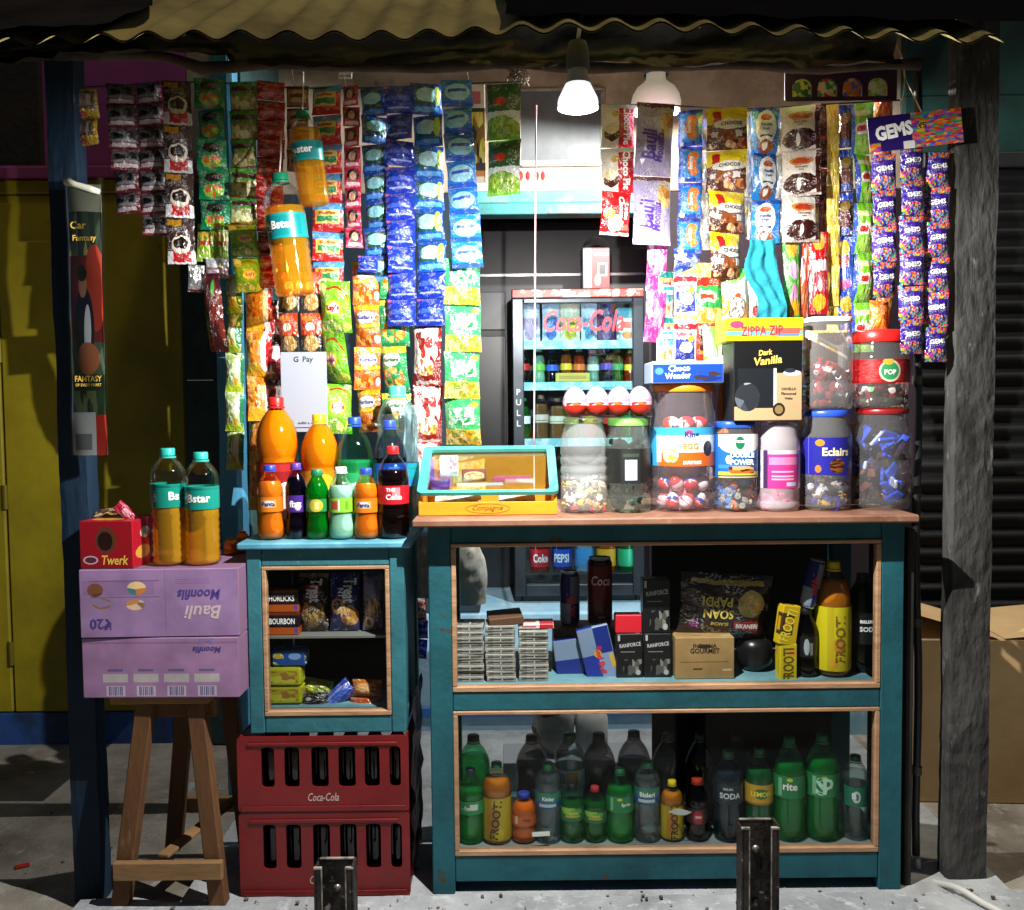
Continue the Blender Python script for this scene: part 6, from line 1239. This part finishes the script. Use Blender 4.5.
# ================================================================ lower case: bottles
GB = 'bottles in the lower case'; z2 = S2 + .0005
W_ = shell('#e8f2f2', .2, .03, .03, .5, .06); COLA = fluid('#100606', .15); GRN = shell('#98f0c0', .2, .03, .03, .5, .34, '#30c070'); GRD = shell('#70d098', .2, .03, .03, .5, .34, '#249050')
green = '#a8f0c8'; gcap = mat('#16603a', .4); dcap = mat('#14141c', .4)
wl = art('#2f7a90', [Rr(.3, .6, .7, 1, '#3a8a70'), Rr(.3, .0, .7, .36, '#1f4a8a'), Rr(.38, .1, .6, .3, '#c8d8e0')], .4)
wl2 = art('#d8dce0', [Rr(.44, .1, .56, .9, '#d8782a'), Rr(.36, .2, .43, .8, '#8aa0a8')], .4)
back = [
 (474, 735, 34, 'soda', green, GRN, .76, dcap, None, (), 'large green bottle with a dark cap at the left end of the back row'),
 (532, 735, 33, 'soda', '#c8c0bc', COLA, .70, dcap, None, (), 'large cola bottle with a dark cap behind the orange bottle'),
 (570, 733, 32, 'water', '#f0f4f4', W_, .8, mat('#1a4a34', .4), wl2, [('Rail', -.1, .5, .3, mat('#d86a1c', .4), .5)], 'large water bottle with an orange and white label in the back row'),
 (599, 733, 34, 'soda', '#c8c0bc', COLA, .68, dcap, None, (), 'large cola bottle with a dark cap right of the orange labelled water'),
 (634, 731, 34, 'soda', '#b8b4b4', COLA, .68, mat('#181c34', .4), None, (), 'large cola bottle with a navy cap above the small water bottle'),
 (668, 733, 31, 'soda', '#a8a4a4', COLA, .66, dcap, None, (), 'shaded cola bottle in the back row, directly behind the small yellow bottle'),
 (701, 733, 31, 'soda', '#a8a4a4', COLA, .66, dcap, None, (), 'shaded cola bottle in the back row behind the red labelled bottle'),
 (737, 735, 30, 'soda', '#a8a4a4', COLA, .66, dcap, None, (), 'shaded cola bottle in the back row behind the soda bottle'),
]
for px, pt, wp, kd, tn, lq, lv, cpm, lb, tx, lbl in back:
    bottle('drink_bottle', lbl, kd, px, .19, z2, pt, wp, tn, lq, lv, cpm, lb, tx, (.46, .64), group=GB, pybase=840)
frt = art('#c8b01c', [Rr(.40, .0, .47, 1, '#b8901a'), E(.55, .15, .05, .14, '#d8c82a'), E(.48, .5, .06, .3, '#b87a1c')], .4)
spl = art('#1f8a4a', [Rr(.36, .1, .40, .9, '#8ac8a0'), E(.48, .85, .03, .08, '#d8e03a')], .4)
mdl = art('#1f7a3a', [E(.44, .8, .1, .3, '#9ad04a'), E(.55, .7, .08, .2, '#5ab04a'), Rr(.4, .3, .6, .45, '#c8b83a')], .4)
front = [
 (471, 768, 27, 'soda', green, GRN, .72, mat('#1a2a34', .4), art('#2a9a5a', [Rr(.5, .35, .6, .8, '#e0e8e0'), Rr(.38, .3, .5, .5, '#6ac890')], .4), [('7up', -.2, .5, .3, wt, .5)], (.42, .60), 'green bottle with a faded label in front of the leftmost green one'),
 (497, 762, 30, 'mango', '#f4e6cc', fluid('#d08a2c', .05), .8, gcap, frt, [('FROOTI', .05, .5, .20, mat('#4a2a10', .5), 1.7, 1.45)], (.06, .60), 'mango juice bottle with a big yellow label in the lower case'),
 (524, 792, 26, 'small', '#f8e4cc', fluid('#e8842a', .05), .82, mat('#2a3a9a', .4), art('#d86a1c', [Rr(.38, .2, .42, .9, '#e8d8c8')], .4), [('Fanta', .25, .6, .26, navyT, .9)], (.38, .60), 'orange soda bottle with a blue cap in the lower case'),
 (548, 762, 27, 'water', '#e8f2f4', W_, .84, gcap, wl, [('Kinley', .0, .6, .3, wt, .9)], (.46, .66), 'water bottle with a teal and blue label beside the orange soda'),
 (572, 783, 25, 'soda', green, GRD, .68, mat('#101418', .4), mdl, [('DEW', .1, .6, .22, mat('#d8c84a', .4), .6)], (.40, .64), 'dark green bottle with a bright leaf label, left one of the pair'),
 (595, 786, 24, 'soda', green, GRD, .70, mat('#a82a2c', .4), mdl, [('DEW', .1, .6, .22, mat('#d8c84a', .4), .6)], (.38, .60), 'dark green bottle with a red cap, right one of the pair'),
 (620, 768, 28, 'soda', green, GRN, .74, gcap, spl, [('Sprite', .35, .5, .26, wt, 1.0)], (.44, .66), 'green bottle with white lettering left of the clear water bottle'),
 (647, 760, 27, 'water', '#f0f6f6', W_, .82, gcap, wl, [('Bisleri', .0, .6, .3, wt, .9)], (.50, .70), 'clear water bottle with a teal and blue label near the middle'),
 (672, 780, 23, 'mango', '#f4e6cc', fluid('#d09030', .05), .8, mat('#d8c01c', .4), frt, [('FROOTI', .1, .5, .22, mat('#4a2a10', .5), 1.7, 1.57)], (.06, .62), 'small mango juice bottle with a yellow cap'),
 (697, 778, 24, 'small', '#5a3a3c', fluid('#1c0a0c', .2), .7, mat('#a8301c', .4), art('#3a2024', [E(.5, .45, .07, .45, '#b02a34'), Rr(.46, .4, .55, .55, '#d8c0c4')], .4), (), (.30, .55), 'dark bottle with an orange cap and a round red emblem'),
 (728, 750, 30, 'soda', '#c0d0d8', shell('#5a6c7c', .2, .03, .02, .4, .3), .77, gcap, art('#1c2a34', [Rr(.4, .2, .5, .3, '#3a4a54')], .4), [('BISLERI', -.2, .8, .12, mat('#b8c4cc', .4), .8), ('SODA', -.05, .45, .3, mat('#d0d8dc', .4), 1.1)], (.44, .66), 'large dark soda bottle left of the lemon labelled one'),
 (759, 748, 28, 'soda', '#b0e8c8', shell('#4aa870', .2, .03, .02, .4, .35), .77, gcap, art('#d8a82a', [E(.5, .55, .09, .26, '#3f7a3a'), Rr(.3, .0, .7, .1, '#a8781c')], .4), [('LEMON', .0, .55, .24, mat('#e8e03a', .4), .8)], (.42, .64), 'green bottle with a yellow lemon label'),
 (789, 737, 32, 'soda', green, GRN, .76, gcap, spl, [('rite', -.1, .55, .32, wt, 1.1)], (.44, .66), 'large green bottle with white lettering, left one of the last two'),
 (822, 734, 33, 'soda', green, GRN, .78, gcap, spl, [('S', -.3, .5, .8, mat('#b8e0c8', .4), None), ('p', .1, .5, .7, mat('#b8e0c8', .4), None)], (.44, .66), 'large green bottle with oversized pale letters, right one of the last two'),
 (855, 755, 26, 'water', '#e8f2f0', W_, .8, gcap, art('#1f7a5a', [E(.47, .5, .05, .3, '#d8e8e4'), E(.48, .5, .02, .18, '#2a8a9a')], .4), [('B', -.35, .55, .3, wt, .3)], (.42, .66), 'clear water bottle at the right end of the lower case'),
]
for px, pt, wp, kd, tn, lq, lv, cpm, lb, tx, lz, lbl in front:
    bottle('drink_bottle', lbl, kd, px, .085, z2, pt, wp, tn, lq, lv, cpm, lb, tx, lz, group=GB, pybase=850)
o = tilted('paper_slip', 'small white paper slip lying against the small water bottle', 'paper', 541, 834, .03, .05, .001, .012, R(-20), .1, mat('#d8d8d4', .7))
mb = MB(); mb.grid(lambda u, v: (-.034 + .068 * u, .003 * math.sin(u * 6), .010 * math.sin(math.pi * u) * (2 * v - 1)), 12, 2); tag(mb.build('paper_slip', mat('#d8d8d0', .7), None, P(680, 812, .035), (R(8), 0, 0)), 'white oval sticker strip across the small yellow bottle', 'paper')
# red and white crumpled bag and white jug behind the case
mb = MB()
def bg2(u, v):
    a = u * 2 * math.pi; r = .075 * math.sin(math.pi * min(1, v + .05)) ** .5 * (1 + .3 * noise.noise(Vector((math.cos(a) * 2, math.sin(a) * 2, v * 4))))
    return (r * math.cos(a), r * math.sin(a) * .6, .24 * v)
mb.grid(bg2, 24, 14, flip=False); q = P(562, 800, .60)
tag(mb.build('crumpled_bag', art('#d8d4d0', [N(0, 0, 1, 1, 5, '#d8d4d0', '#e4e0dc', '#a82028', '#c8c4c0', '#d8d4d0')], .4), None, (q.x - .02, .62, .16)), 'crumpled red and white bag standing behind the lower case', 'bag')
carton('low_stool', 'low grey plank box behind the cabinet carrying the crumpled bag', 'box', q.x - .2, q.x + .30, .54, .72, .0, .158, mat('#8a8f94', .8))
jg = thing('white_jug', 'white plastic jug with a red cap standing behind the lower case', 'jug', (X(592, .63, 790), .63, .1595))
MB().lathe([(0, .002), (.05, 0), (.056, .02), (.056, .12), (.04, .16), (.018, .19), (.016, .205)], 24).build('jug_body', mat('#e4e4e4', .35), jg)
MB().lathe([(.019, .2), (.02, .225), (0, .226)], 16).build('cap', mat('#c82030', .4), jg)

# ================================================================ inside the small cabinet
GS = None
za = T1 + .0006; zb2 = T2 + .0006
hb = art('#2a1020', [Rr(0, .78, 1, .88, '#b85a1c'), Rr(0, .30, 1, .46, '#c0561c'), Rr(0, .5, 1, .78, '#1c0c14'), Rr(0, .0, 1, .3, '#2a1430'), E(.95, .5, .06, .04, '#8a6ab0'), NE(.95, .1, .06, .08, 9, '#3a4ab0', '#5a2a8a')], .3)
hh = (Z(588, .07, 280) - za) / 2 - .001
for i in range(2):
    carton('biscuit_box', '%s of the two dark purple biscuit boxes in the small cabinet' % ('lower', 'upper')[i], 'box', X(268.5, .07, 610), X(300, .07, 610), .05, .12, za + i * (hh + .001), za + i * (hh + .001) + hh, art('#24101e', [Rr(0, .0, 1, .34, '#b8541c'), Rr(0, .88, 1, 1, '#6a2a10'), E(.92, .2, .07, .12, '#5a4ab0')], .3), [(('BOURBON', 'HORLICKS')[i], .48, .62, .26, wt, .8)])
def standing_packet(label, px0, px1, pyt, Y, z, m, texts, seed, tilt=0, lean=R(-8), name='snack_packet', bul=.03, cat='packet'):
    w_ = (px1 - px0) * SC(Y); cx = (px0 + px1) / 2; H = Z(pyt, Y, cx) - z
    mats = [m]; tt = []
    for t in texts:
        if t[4] not in mats: mats.append(t[4])
        tt.append(t[:4] + (mats.index(t[4]),) + t[5:])
    o = pillow(w_, H, bul, tt, seed, 10, 12).build(name, mats, None, (X(cx, Y, 610), Y, z + H / 2 + .002), (lean, 0, tilt)); return tag(o, label, cat)
crA = foil('#2a1c14', [Rr(.3, .58, .72, .8, '#b81820'), NE(.5, .3, .42, .24, 6, '#8a6a3a', '#6a4a24', '#a8844a', '#4a3418'), Rr(0, .92, 1, 1, '#8a6a4a')], .22)
crB = foil('#2a2a78', [E(.32, .44, .26, .14, '#c89a5a'), E(.3, .46, .12, .08, '#180c08'), E(.7, .26, .3, .18, '#b8843a'), NE(.7, .24, .28, .16, 7, '#c8924a', '#a87432', '#d8a860'), Rr(0, .0, 1, .08, '#1a1a4a')], .22)
crC = foil('#5a5070', [Rr(0, .5, 1, .9, '#8a84a0'), NE(.5, .38, .34, .16, 7, '#b88a5a', '#8a5a34', '#d0a878'), E(.3, .14, .24, .1, '#c8a070'), E(.3, .14, .1, .06, '#14100c')], .22)
standing_packet('brown and red croissant packet in the small cabinet', 299, 329, 574, .10, za, crA, [('Treat', .62, .70, .20, wt, .40, -1.57), ('NT', .38, .64, .09, wt, .2, -1.57)], 311)
standing_packet('blue croissant packet in the small cabinet', 330, 360, 574, .10, za, crB, [('Treat', .70, .70, .22, wt, .42, -1.57), ('NT', .42, .66, .09, wt, .2, -1.57)], 312)
standing_packet('grey lavender croissant packet at the right of the small cabinet', 363, 385, 572, .10, za, crC, [], 313)
ybx = art('#b8b81c', [N(.1, .2, .9, .85, 5, '#c8a03a', '#b8b81c', '#d0d04a', '#a87a3a'), Rr(0, .0, 1, .12, '#98981a')], .35)
for i in range(2):
    hh = 18.5 * SC(.08)
    standing = carton('biscuit_pack', '%s of two yellow biscuit packs stacked in the small cabinet' % ('lower', 'upper')[i], 'packet', X(268, .08, 700), X(303, .08, 700), .06, .12, zb2 + i * (hh + .0006), zb2 + i * (hh + .0006) + hh, ybx, b=.006)
c = carton('biscuit_pack', 'blue biscuit pack lying on the two yellow packs', 'packet', X(272, .08, 670), X(307, .08, 670), .07, .12, zb2 + 2 * hh + .0025, zb2 + 3 * hh, art('#1c4a9a', [NE(.2, .45, .18, .36, 6, '#e0c87a', '#c8a03a', '#1c4a9a', '#8ab04a'), E(.68, .6, .18, .2, '#7aa0d8')], .3), b=.006)
def lying(label, px, py, Y, wpx, hpx, ry, m, seed):
    o = pillow(wpx * SC(Y), hpx * SC(Y), .018, (), seed, 10, 8).build('snack_packet', m, None, P(px, py, Y), (R(-10), ry, 0)); return tag(o, label, 'packet')
lying('yellow green packet behind the dark one in the small cabinet', 316, 687, .14, 34, 17, .2, foil('#a8b01c', [N(.1, .2, .9, .8, 5, '#a8b01c', '#c8c83a', '#7a8a1c')]), 321)
lying('dark packet lying in front of the yellow green one', 315, 701, .08, 28, 17, -.1, foil('#16161a', [E(.3, .7, .1, .1, '#a8a8b0')]), 322)
lying('slanting blue packet in the small cabinet', 337, 697, .09, 40, 18, -.75, foil('#2a3fa8', [Rr(.1, .3, .9, .6, '#4a6ad8'), Rr(.2, .65, .8, .8, '#7a94e0')]), 323)
hh = 14 * SC(.09)
lying('orange brown packet, upper of two at the right of the small cabinet', 367, 688, .09, 30, 17, .05, foil('#b8641c', [E(.4, .5, .3, .3, '#d8a05a'), Rr(.6, .3, .9, .6, '#a83a1c')]), 324)
lying('orange brown packet, lower of two at the right of the small cabinet', 366, 704, .085, 33, 17, 0, foil('#a8481c', [Rr(.1, .4, .9, .62, '#c8843a'), Rr(.1, .1, .9, .3, '#8a1c1c')]), 325)

# ================================================================ on the small cabinet
Ts = SZT + .0005; GT = 'bottles on the small cabinet'
ORJ = fluid('#f2a81c', .0, .1); FAN = fluid('#f2a234', .2, .06)
def top(lbl, kd, px, Y, pt, wp, tn, lq, lv, cpm, lb=None, tx=(), lz=(.38, .58), nm='drink_bottle', extra=None):
    return bottle(nm, lbl, kd, px, Y, Ts, pt, wp, tn, lq, lv, cpm, lb, tx, lz, group=GT, pybase=500)
top('big mango juice bottle with a red cap at the back left of the small cabinet', 'mango', 277, .23, 397, 42, '#f8d8a0', ORJ, .9, mat('#c82020', .4), art('#9a1418', [Rr(.4, .2, .6, .5, '#c8282a'), E(.6, .4, .06, .3, '#e8c8c0'), Rr(.3, .86, .7, .97, '#b8282a')], .35), [('SLICE', .3, .62, .16, wt, .8)], (.04, .52), 'juice_bottle')
top('big mango juice bottle with a yellow cap behind the purple and green bottles', 'mango', 320, .23, 414, 38, '#f8d8a0', ORJ, .9, mat('#e8c01c', .4), art('#c8881c', [Rr(.38, .1, .62, .5, '#5a2410'), Rr(.4, .55, .6, .75, '#7a2a10'), E(.55, .8, .1, .15, '#e8c02a')], .35), [('Maaza', .1, .65, .16, mat('#e8d8a0', .4), .9)], (.06, .52), 'juice_bottle')
top('large green bottle with a blue cap in the back row of the small cabinet', 'soda', 355, .22, 417, 36, '#d0f8e4', shell('#a8f4cc', .2, .03, .03, .5, .3, '#48d898'), .62, mat('#2050b8', .4), art('#2aa868', [Rr(.4, .3, .6, .6, '#8ae0b8')], .3), [('Sprite', .0, .5, .3, wt, .8)], (.30, .52))
top('big clear water bottle with a mint cap at the back right of the small cabinet', 'water', 398, .28, 386, 42, '#f4fafa', shell('#eef8fa', .2, .03, .03, .5, .04), .8, mat('#4ac0a8', .4), art('#1f9aa8', [Rr(.3, .1, .7, .3, '#2a7ac0')], .3), (), (.30, .46), 'water_bottle')
top('large cola bottle with a blue cap behind the red labelled cola', 'soda', 390, .20, 420, 34, '#c8d0e0', fluid('#10080a', .1), .66, mat('#2a4ac0', .4), art('#1c5ac0', [Rr(.5, .2, .6, .9, '#5a9ae8'), E(.58, .5, .03, .3, '#e8e8f0')], .3), (), (.30, .62))
fan = art('#e07a1c', [Rr(.40, .3, .6, .8, '#e8a05a'), E(.5, .55, .08, .22, '#e8e0e0')], .3)
top('orange soda bottle with a blue cap at the left front of the small cabinet', 'small', 270, .06, 465, 26, '#f8d8b8', FAN, .78, mat('#2040b0', .4), fan, [('Fanta', .0, .55, .3, navyT, .7)], (.38, .58))
top('small dark bottle with a purple cap and a purple label', 'small', 296, .07, 463, 22, '#b8b0d0', fluid('#120818', .1), .82, mat('#5a3a9a', .4), art('#4a2a8a', [E(.56, .35, .05, .25, '#e8c8e0')], .3), [('fizz', .15, .5, .4, wt, .7)], (.36, .58))
top('small green bottle with a green cap and a green and yellow label', 'small', 317, .06, 469, 24, '#5ad090', shell('#30c860', .2, .03, .02, .4, .4), .8, mat('#1f7a50', .4), art('#2a8a4a', [E(.52, .5, .1, .5, '#c8b83a'), Rr(.5, .2, .56, .8, '#e8d88a')], .3), (), (.40, .58))
top('small bottle of cloudy lime drink with a white cap', 'small', 341, .055, 467, 26, '#e0f4e8', fluid('#c8f0e0', .15, .06), .74, mat('#e8e8e4', .4), art('#8ac83a', [Rr(.36, .2, .46, .8, '#b84a3a'), Rr(.47, .1, .49, .9, '#e8e8e0'), Rr(.56, .2, .6, .8, '#6aa82a')], .3), (), (.38, .58))
top('orange soda bottle with a blue cap beside the tall cola', 'small', 366, .055, 468, 26, '#f8d8b8', FAN, .78, mat('#2040b0', .4), fan, [('Fanta', .0, .55, .3, navyT, .7)], (.38, .58))
top('tall cola bottle with a red cap and a red label at the right front', 'soda', 393, .06, 446, 32, '#d8d8e0', fluid('#140606', .1), .74, mat('#d01c20', .4), art('#c01c28', [Rr(.5, .3, .58, .9, '#e88a90')], .3), [('THE', -.1, .78, .2, wt, .4), ('Coke', .1, .4, .3, wt, .7)], (.38, .58))

# ================================================================ left: stool, cartons, bottles
st = thing('wooden_stool', 'rough wooden stool carrying the purple cartons', 'stool', (0, 0, 0))
wd = mat('#6c4a2e', .8, 0, '#523620', 6, .4, .65, .3, 40, (1, 1, .3), .3, '#86623f', 20, .62, .7)
wdl = mat('#94734f', .8, 0, '#775838', 6, .4, .65, .3, 40, (.3, 1, 1), .3)
zs_ = Z(698, -.075, 160); YF, YBk = -.03, .26
def beam(name, a, b, wx, wy, m, par=st, up=(0, 1, 0)):
    a, b = Vector(a), Vector(b); d = (b - a); L_ = d.length; d.normalize(); s = d.cross(Vector(up)).normalized(); t = s.cross(d)
    M = Matrix((s, t, d)).transposed().to_4x4(); M.translation = a
    mb = MB(); mb.box(-wx / 2, wx / 2, -wy / 2, wy / 2, 0, L_, .003, M=M); return mb.build(name, m, par)
xa, xb = X(114, YF, 702), X(213, YF, 702)
mb = MB(); mb.box(xa, xb, YF - .03, YBk + .04, zs_ - .022, zs_, .003); mb.build('seat', wdl, st)
lt_, lb_ = X(147, YF, 712), X(124, YF, 893); rt_, rb_ = X(197, YF, 712), X(222, YF, 893)
for nm, (a, b), y0, y1 in (('leg', (lt_, lb_), YF, YF - .02), ('leg', (rt_, rb_), YF, YF - .02), ('leg', (lt_ + .01, lb_ + .02), YBk, YBk + .03), ('leg', (rt_ - .01, rb_ - .02), YBk, YBk + .03)):
    beam(nm, (b, y1, .0), (a, y0, zs_ - .0225), .046, .04, wd)
mb = MB(); mb.box(X(139, YF), X(206, YF), YF + .021, YF + .045, zs_ - .075, zs_ - .0225, .003); mb.build('apron', wd, st); mb = MB(); mb.box(X(139, YF), X(206, YF), YBk - .045, YBk - .021, zs_ - .075, zs_ - .0225, .003); mb.build('apron', wd, st)
zf_ = Z(868, YF - .04, 170)
mb = MB(); mb.box(X(116, YF - .04, 868), X(224, YF - .04, 868), YF - .062, YF - .041, zf_ - .024, zf_ + .024, .002); mb.build('stretcher', wdl, st)
mb = MB(); mb.box(X(120, YF - .04, 868), X(220, YF - .04, 868), YBk + .06, YBk + .08, zf_ - .02, zf_ + .024, .002); mb.build('stretcher', wdl, st)
beam('cross_brace', (X(165, YF - .02, 850), YF - .035, zf_ + .03), (X(226, .22, 760), .30, zf_ + .03), .034, .012, wdl, up=(0, 0, 1))
pur = art('#9a7aa8', [Rr(.60 + .02 * (k % 3), .78 + .03 * (k // 3), .72 + .05 * (k % 3), .788 + .03 * (k // 3), '#7a5f90') for k in range(9)] + [Rr(.02, .62, .47, .84, '#8f6f9c'), NE(.1, .7, .05, .1, 8, '#7a4a30', '#5a3a2a', '#9a7aa8'), NE(.36, .72, .06, .1, 8, '#c87a3a', '#3a7a8a', '#e8c890'), NE(.14, .50, .06, .08, 8, '#6a4a34', '#8a6a4a', '#9a7aa8'), NE(.35, .48, .06, .08, 8, '#c88a4a', '#8a6a5a', '#e0c0a0'), Rr(.535, 0, .540, 1, '#8a6a98'), Rr(.07, .585, .5, .6, '#7a5a88'), Rr(.07, .82, .5, .84, '#7a5a88')], .6)
pur2 = art('#a07aa4', [Rr(0, .90, 1, .93, '#8a6890')] + [Rr(.13 + .195 * i, .26, .29 + .195 * i, .40, '#b8b0b0') for i in range(4)] + [Rr(.15 + .195 * i, .03, .27 + .195 * i, .20, '#c4b4c4') for i in range(4)] + [Rr(.165 + .195 * i + .012 * k, .04, .165 + .195 * i + .012 * k + (.006 if k % 3 else .009), .19, '#5a5a8c') for i in range(4) for k in range(8)] + [Rr(.16 + .195 * i, .44, .26 + .195 * i, .48, '#6a5a90') for i in range(4)], .6)
ppl = mat('#4a3a88', .6)
cy0, cy1 = -.075, .26
x0, x1 = X(81, cy0, 660), X(239, cy0, 660)
zA = zs_ + .0006; zB = Z(637, cy0, 160); zC = Z(569, cy0, 160)
cside = mat('#7a5a78', .7)
carton('purple_carton', 'purple snack carton with white label boxes, lower of the two on the stool', 'carton', x0 + .004, x1 + .003, cy0, cy1, zA, zB - .002, pur2, [('Bauli', .80, .95, .09, lavT, .2, math.pi, .2), ('Moonfils', .80, .80, .10, ppl, .2, math.pi, .2)], side=cside, rot=(0, 0, R(-1)))
carton('purple_carton', 'purple snack carton with upside down script, upper of the two on the stool', 'carton', x0, x1, cy0, cy1, zB, zC, pur, [('Bauli', .77, .36, .20, mat('#c8b0b8', .6), .36, math.pi, .25), ('Moonfils', .75, .62, .15, ppl, .27, math.pi, .2), ('₹20', .13, .20, .16, ppl, .15, math.pi)], side=cside, rot=(0, 0, R(1)))
zT = zC + .0006
# red box
rd = art('#a81626', [E(.5, .6, .2, .28, '#6a3a2a'), E(.48, .58, .14, .2, '#2a1410'), E(.2, .18, .14, .09, '#d8c8d0'), E(.2, .18, .11, .065, '#6a2a4a')], .3)
rx0, rx1 = X(81, -.06, 545), X(135, -.06, 545); rz1 = Z(521, -.06, 110)
carton('red_box', 'red chocolate box with a round window on the upper purple carton', 'box', rx0, rx1, -.065, .09, zT, rz1, rd, [('Twerk', .66, .18, .2, goldT, .5, .0, .2)], side=art('#b81a2c', [E(.5, .7, .2, .12, '#e8d8d8'), E(.4, .3, .3, .14, '#e0a840')], .3), rot=(0, 0, R(-2)))
o = pillow(.075, .03, .009, (), 331).build('chocolate_bar', [foil('#c02048', [E(.5, .5, .2, .3, '#e0a0b0')]), wt], None, Vector((X(127, .0, 510), .0, rz1 + .014)), (R(-20), R(42), 0)); tag(o, 'pink red chocolate bar lying on the red box', 'chocolate bar')
o = pillow(.10, .03, .009, (), 332).build('chocolate_bar', [foil('#b8a05a', [N(0, 0, 1, 1, 5, '#b8a05a', '#6a3a2a', '#d8c890')])], None, Vector((X(110, .03, 516), .045, rz1 + .012)), (R(-60), R(-6), 0)); tag(o, 'beige and brown chocolate bar lying on the red box', 'chocolate bar')
gl2 = art('#149080', [Rr(.36, .05, .42, .95, '#0f7a6c'), N(.39, .25, .43, .7, 60, '#d8e0e0', '#1a3a3a')], .3)
amberglow = shell('#ffdc90', .2, .03, .03, .5, .36, '#ffb42c')  # amber painted into clear water, standing in for light from the wall
for lbl, px, pt, wp, tx, af in (('water bottle with a teal label and amber refracted light tinted into its water, left of the pair on the carton', 169, 448, 35, 'Bs', .6), ('water bottle with a teal label and amber refracted light tinted into its water, right of the pair on the carton', 202, 452, 35, 'Bstar', .25)):
    bottle('water_bottle', lbl, 'water', px, -.0, zT, pt, wp, '#f2fafa', amberglow, .66, mat('#2ab0a4', .4), gl2, [(tx, af, .5, .36, wt, .9)], (.50, .70), group='water bottles', pybase=560)
for lbl, px, pt in (('small orange juice bottle with a red cap behind the carton, left of the pair', 231, 538), ('small orange juice bottle with a red cap behind the carton, right of the pair', 243, 531)):
    bottle('juice_bottle', lbl, 'small', px, .16 if px < 240 else .20, zT, pt, 15, '#f8d8a8', ORJ, .9, mat('#d82a1c', .4), None, (), group='juice bottles behind the carton', pybase=560)
# packets seen in the gap between the cabinets
strip('snack_strip', 'red and white packet in the gap between the cabinets', 'packet strip', 411, 427, 596, 622, 1, kr, Y=.5, part='packet')
strip('sachet_strip', 'blue sachets in the gap between the cabinets', 'packet strip', 413, 428, 620, 658, 2, dbl, Y=.5)
pb_ = MB(); pb_.grid(lambda u, v: (lambda p: (p.x + .01 * noise.noise(Vector((u * 5, v * 8, 2))), .34 + .02 * noise.noise(Vector((u * 6, v * 5, 6))), p.z))(P(404 + 14 * u, 535 - 130 * v, .34)), 8, 20)
tag(pb_.build('clear_bag', mat('#a8c4cc', .3, 0, '#d8e4e8', 14, .45, .6)), 'crumpled pale plastic bag hanging beside the tall cola bottle', 'bag')
pb_ = MB(); pb_.grid(lambda u, v: (lambda p: (p.x + .01 * noise.noise(Vector((u * 5, v * 8, 2))), .42 + .02 * noise.noise(Vector((u * 6, v * 5, 6))), p.z))(P(408 + 22 * u, 598 - 62 * v, .42)), 8, 12)
tag(pb_.build('white_bag', mat('#d8d8d2', .5, 0, '#b0b0a8', 10, .45, .6)), 'white plastic bag in the gap between the two cabinets', 'bag')
# litter
tag(MB().box(-.02, .02, -.012, .012, 0, .003, .001).build('litter', mat('#c02018', .5), None, (X(12, .2, 833), .25, -.033), (0, 0, .5)), 'tiny red scrap on the dark ground at far left', 'litter')
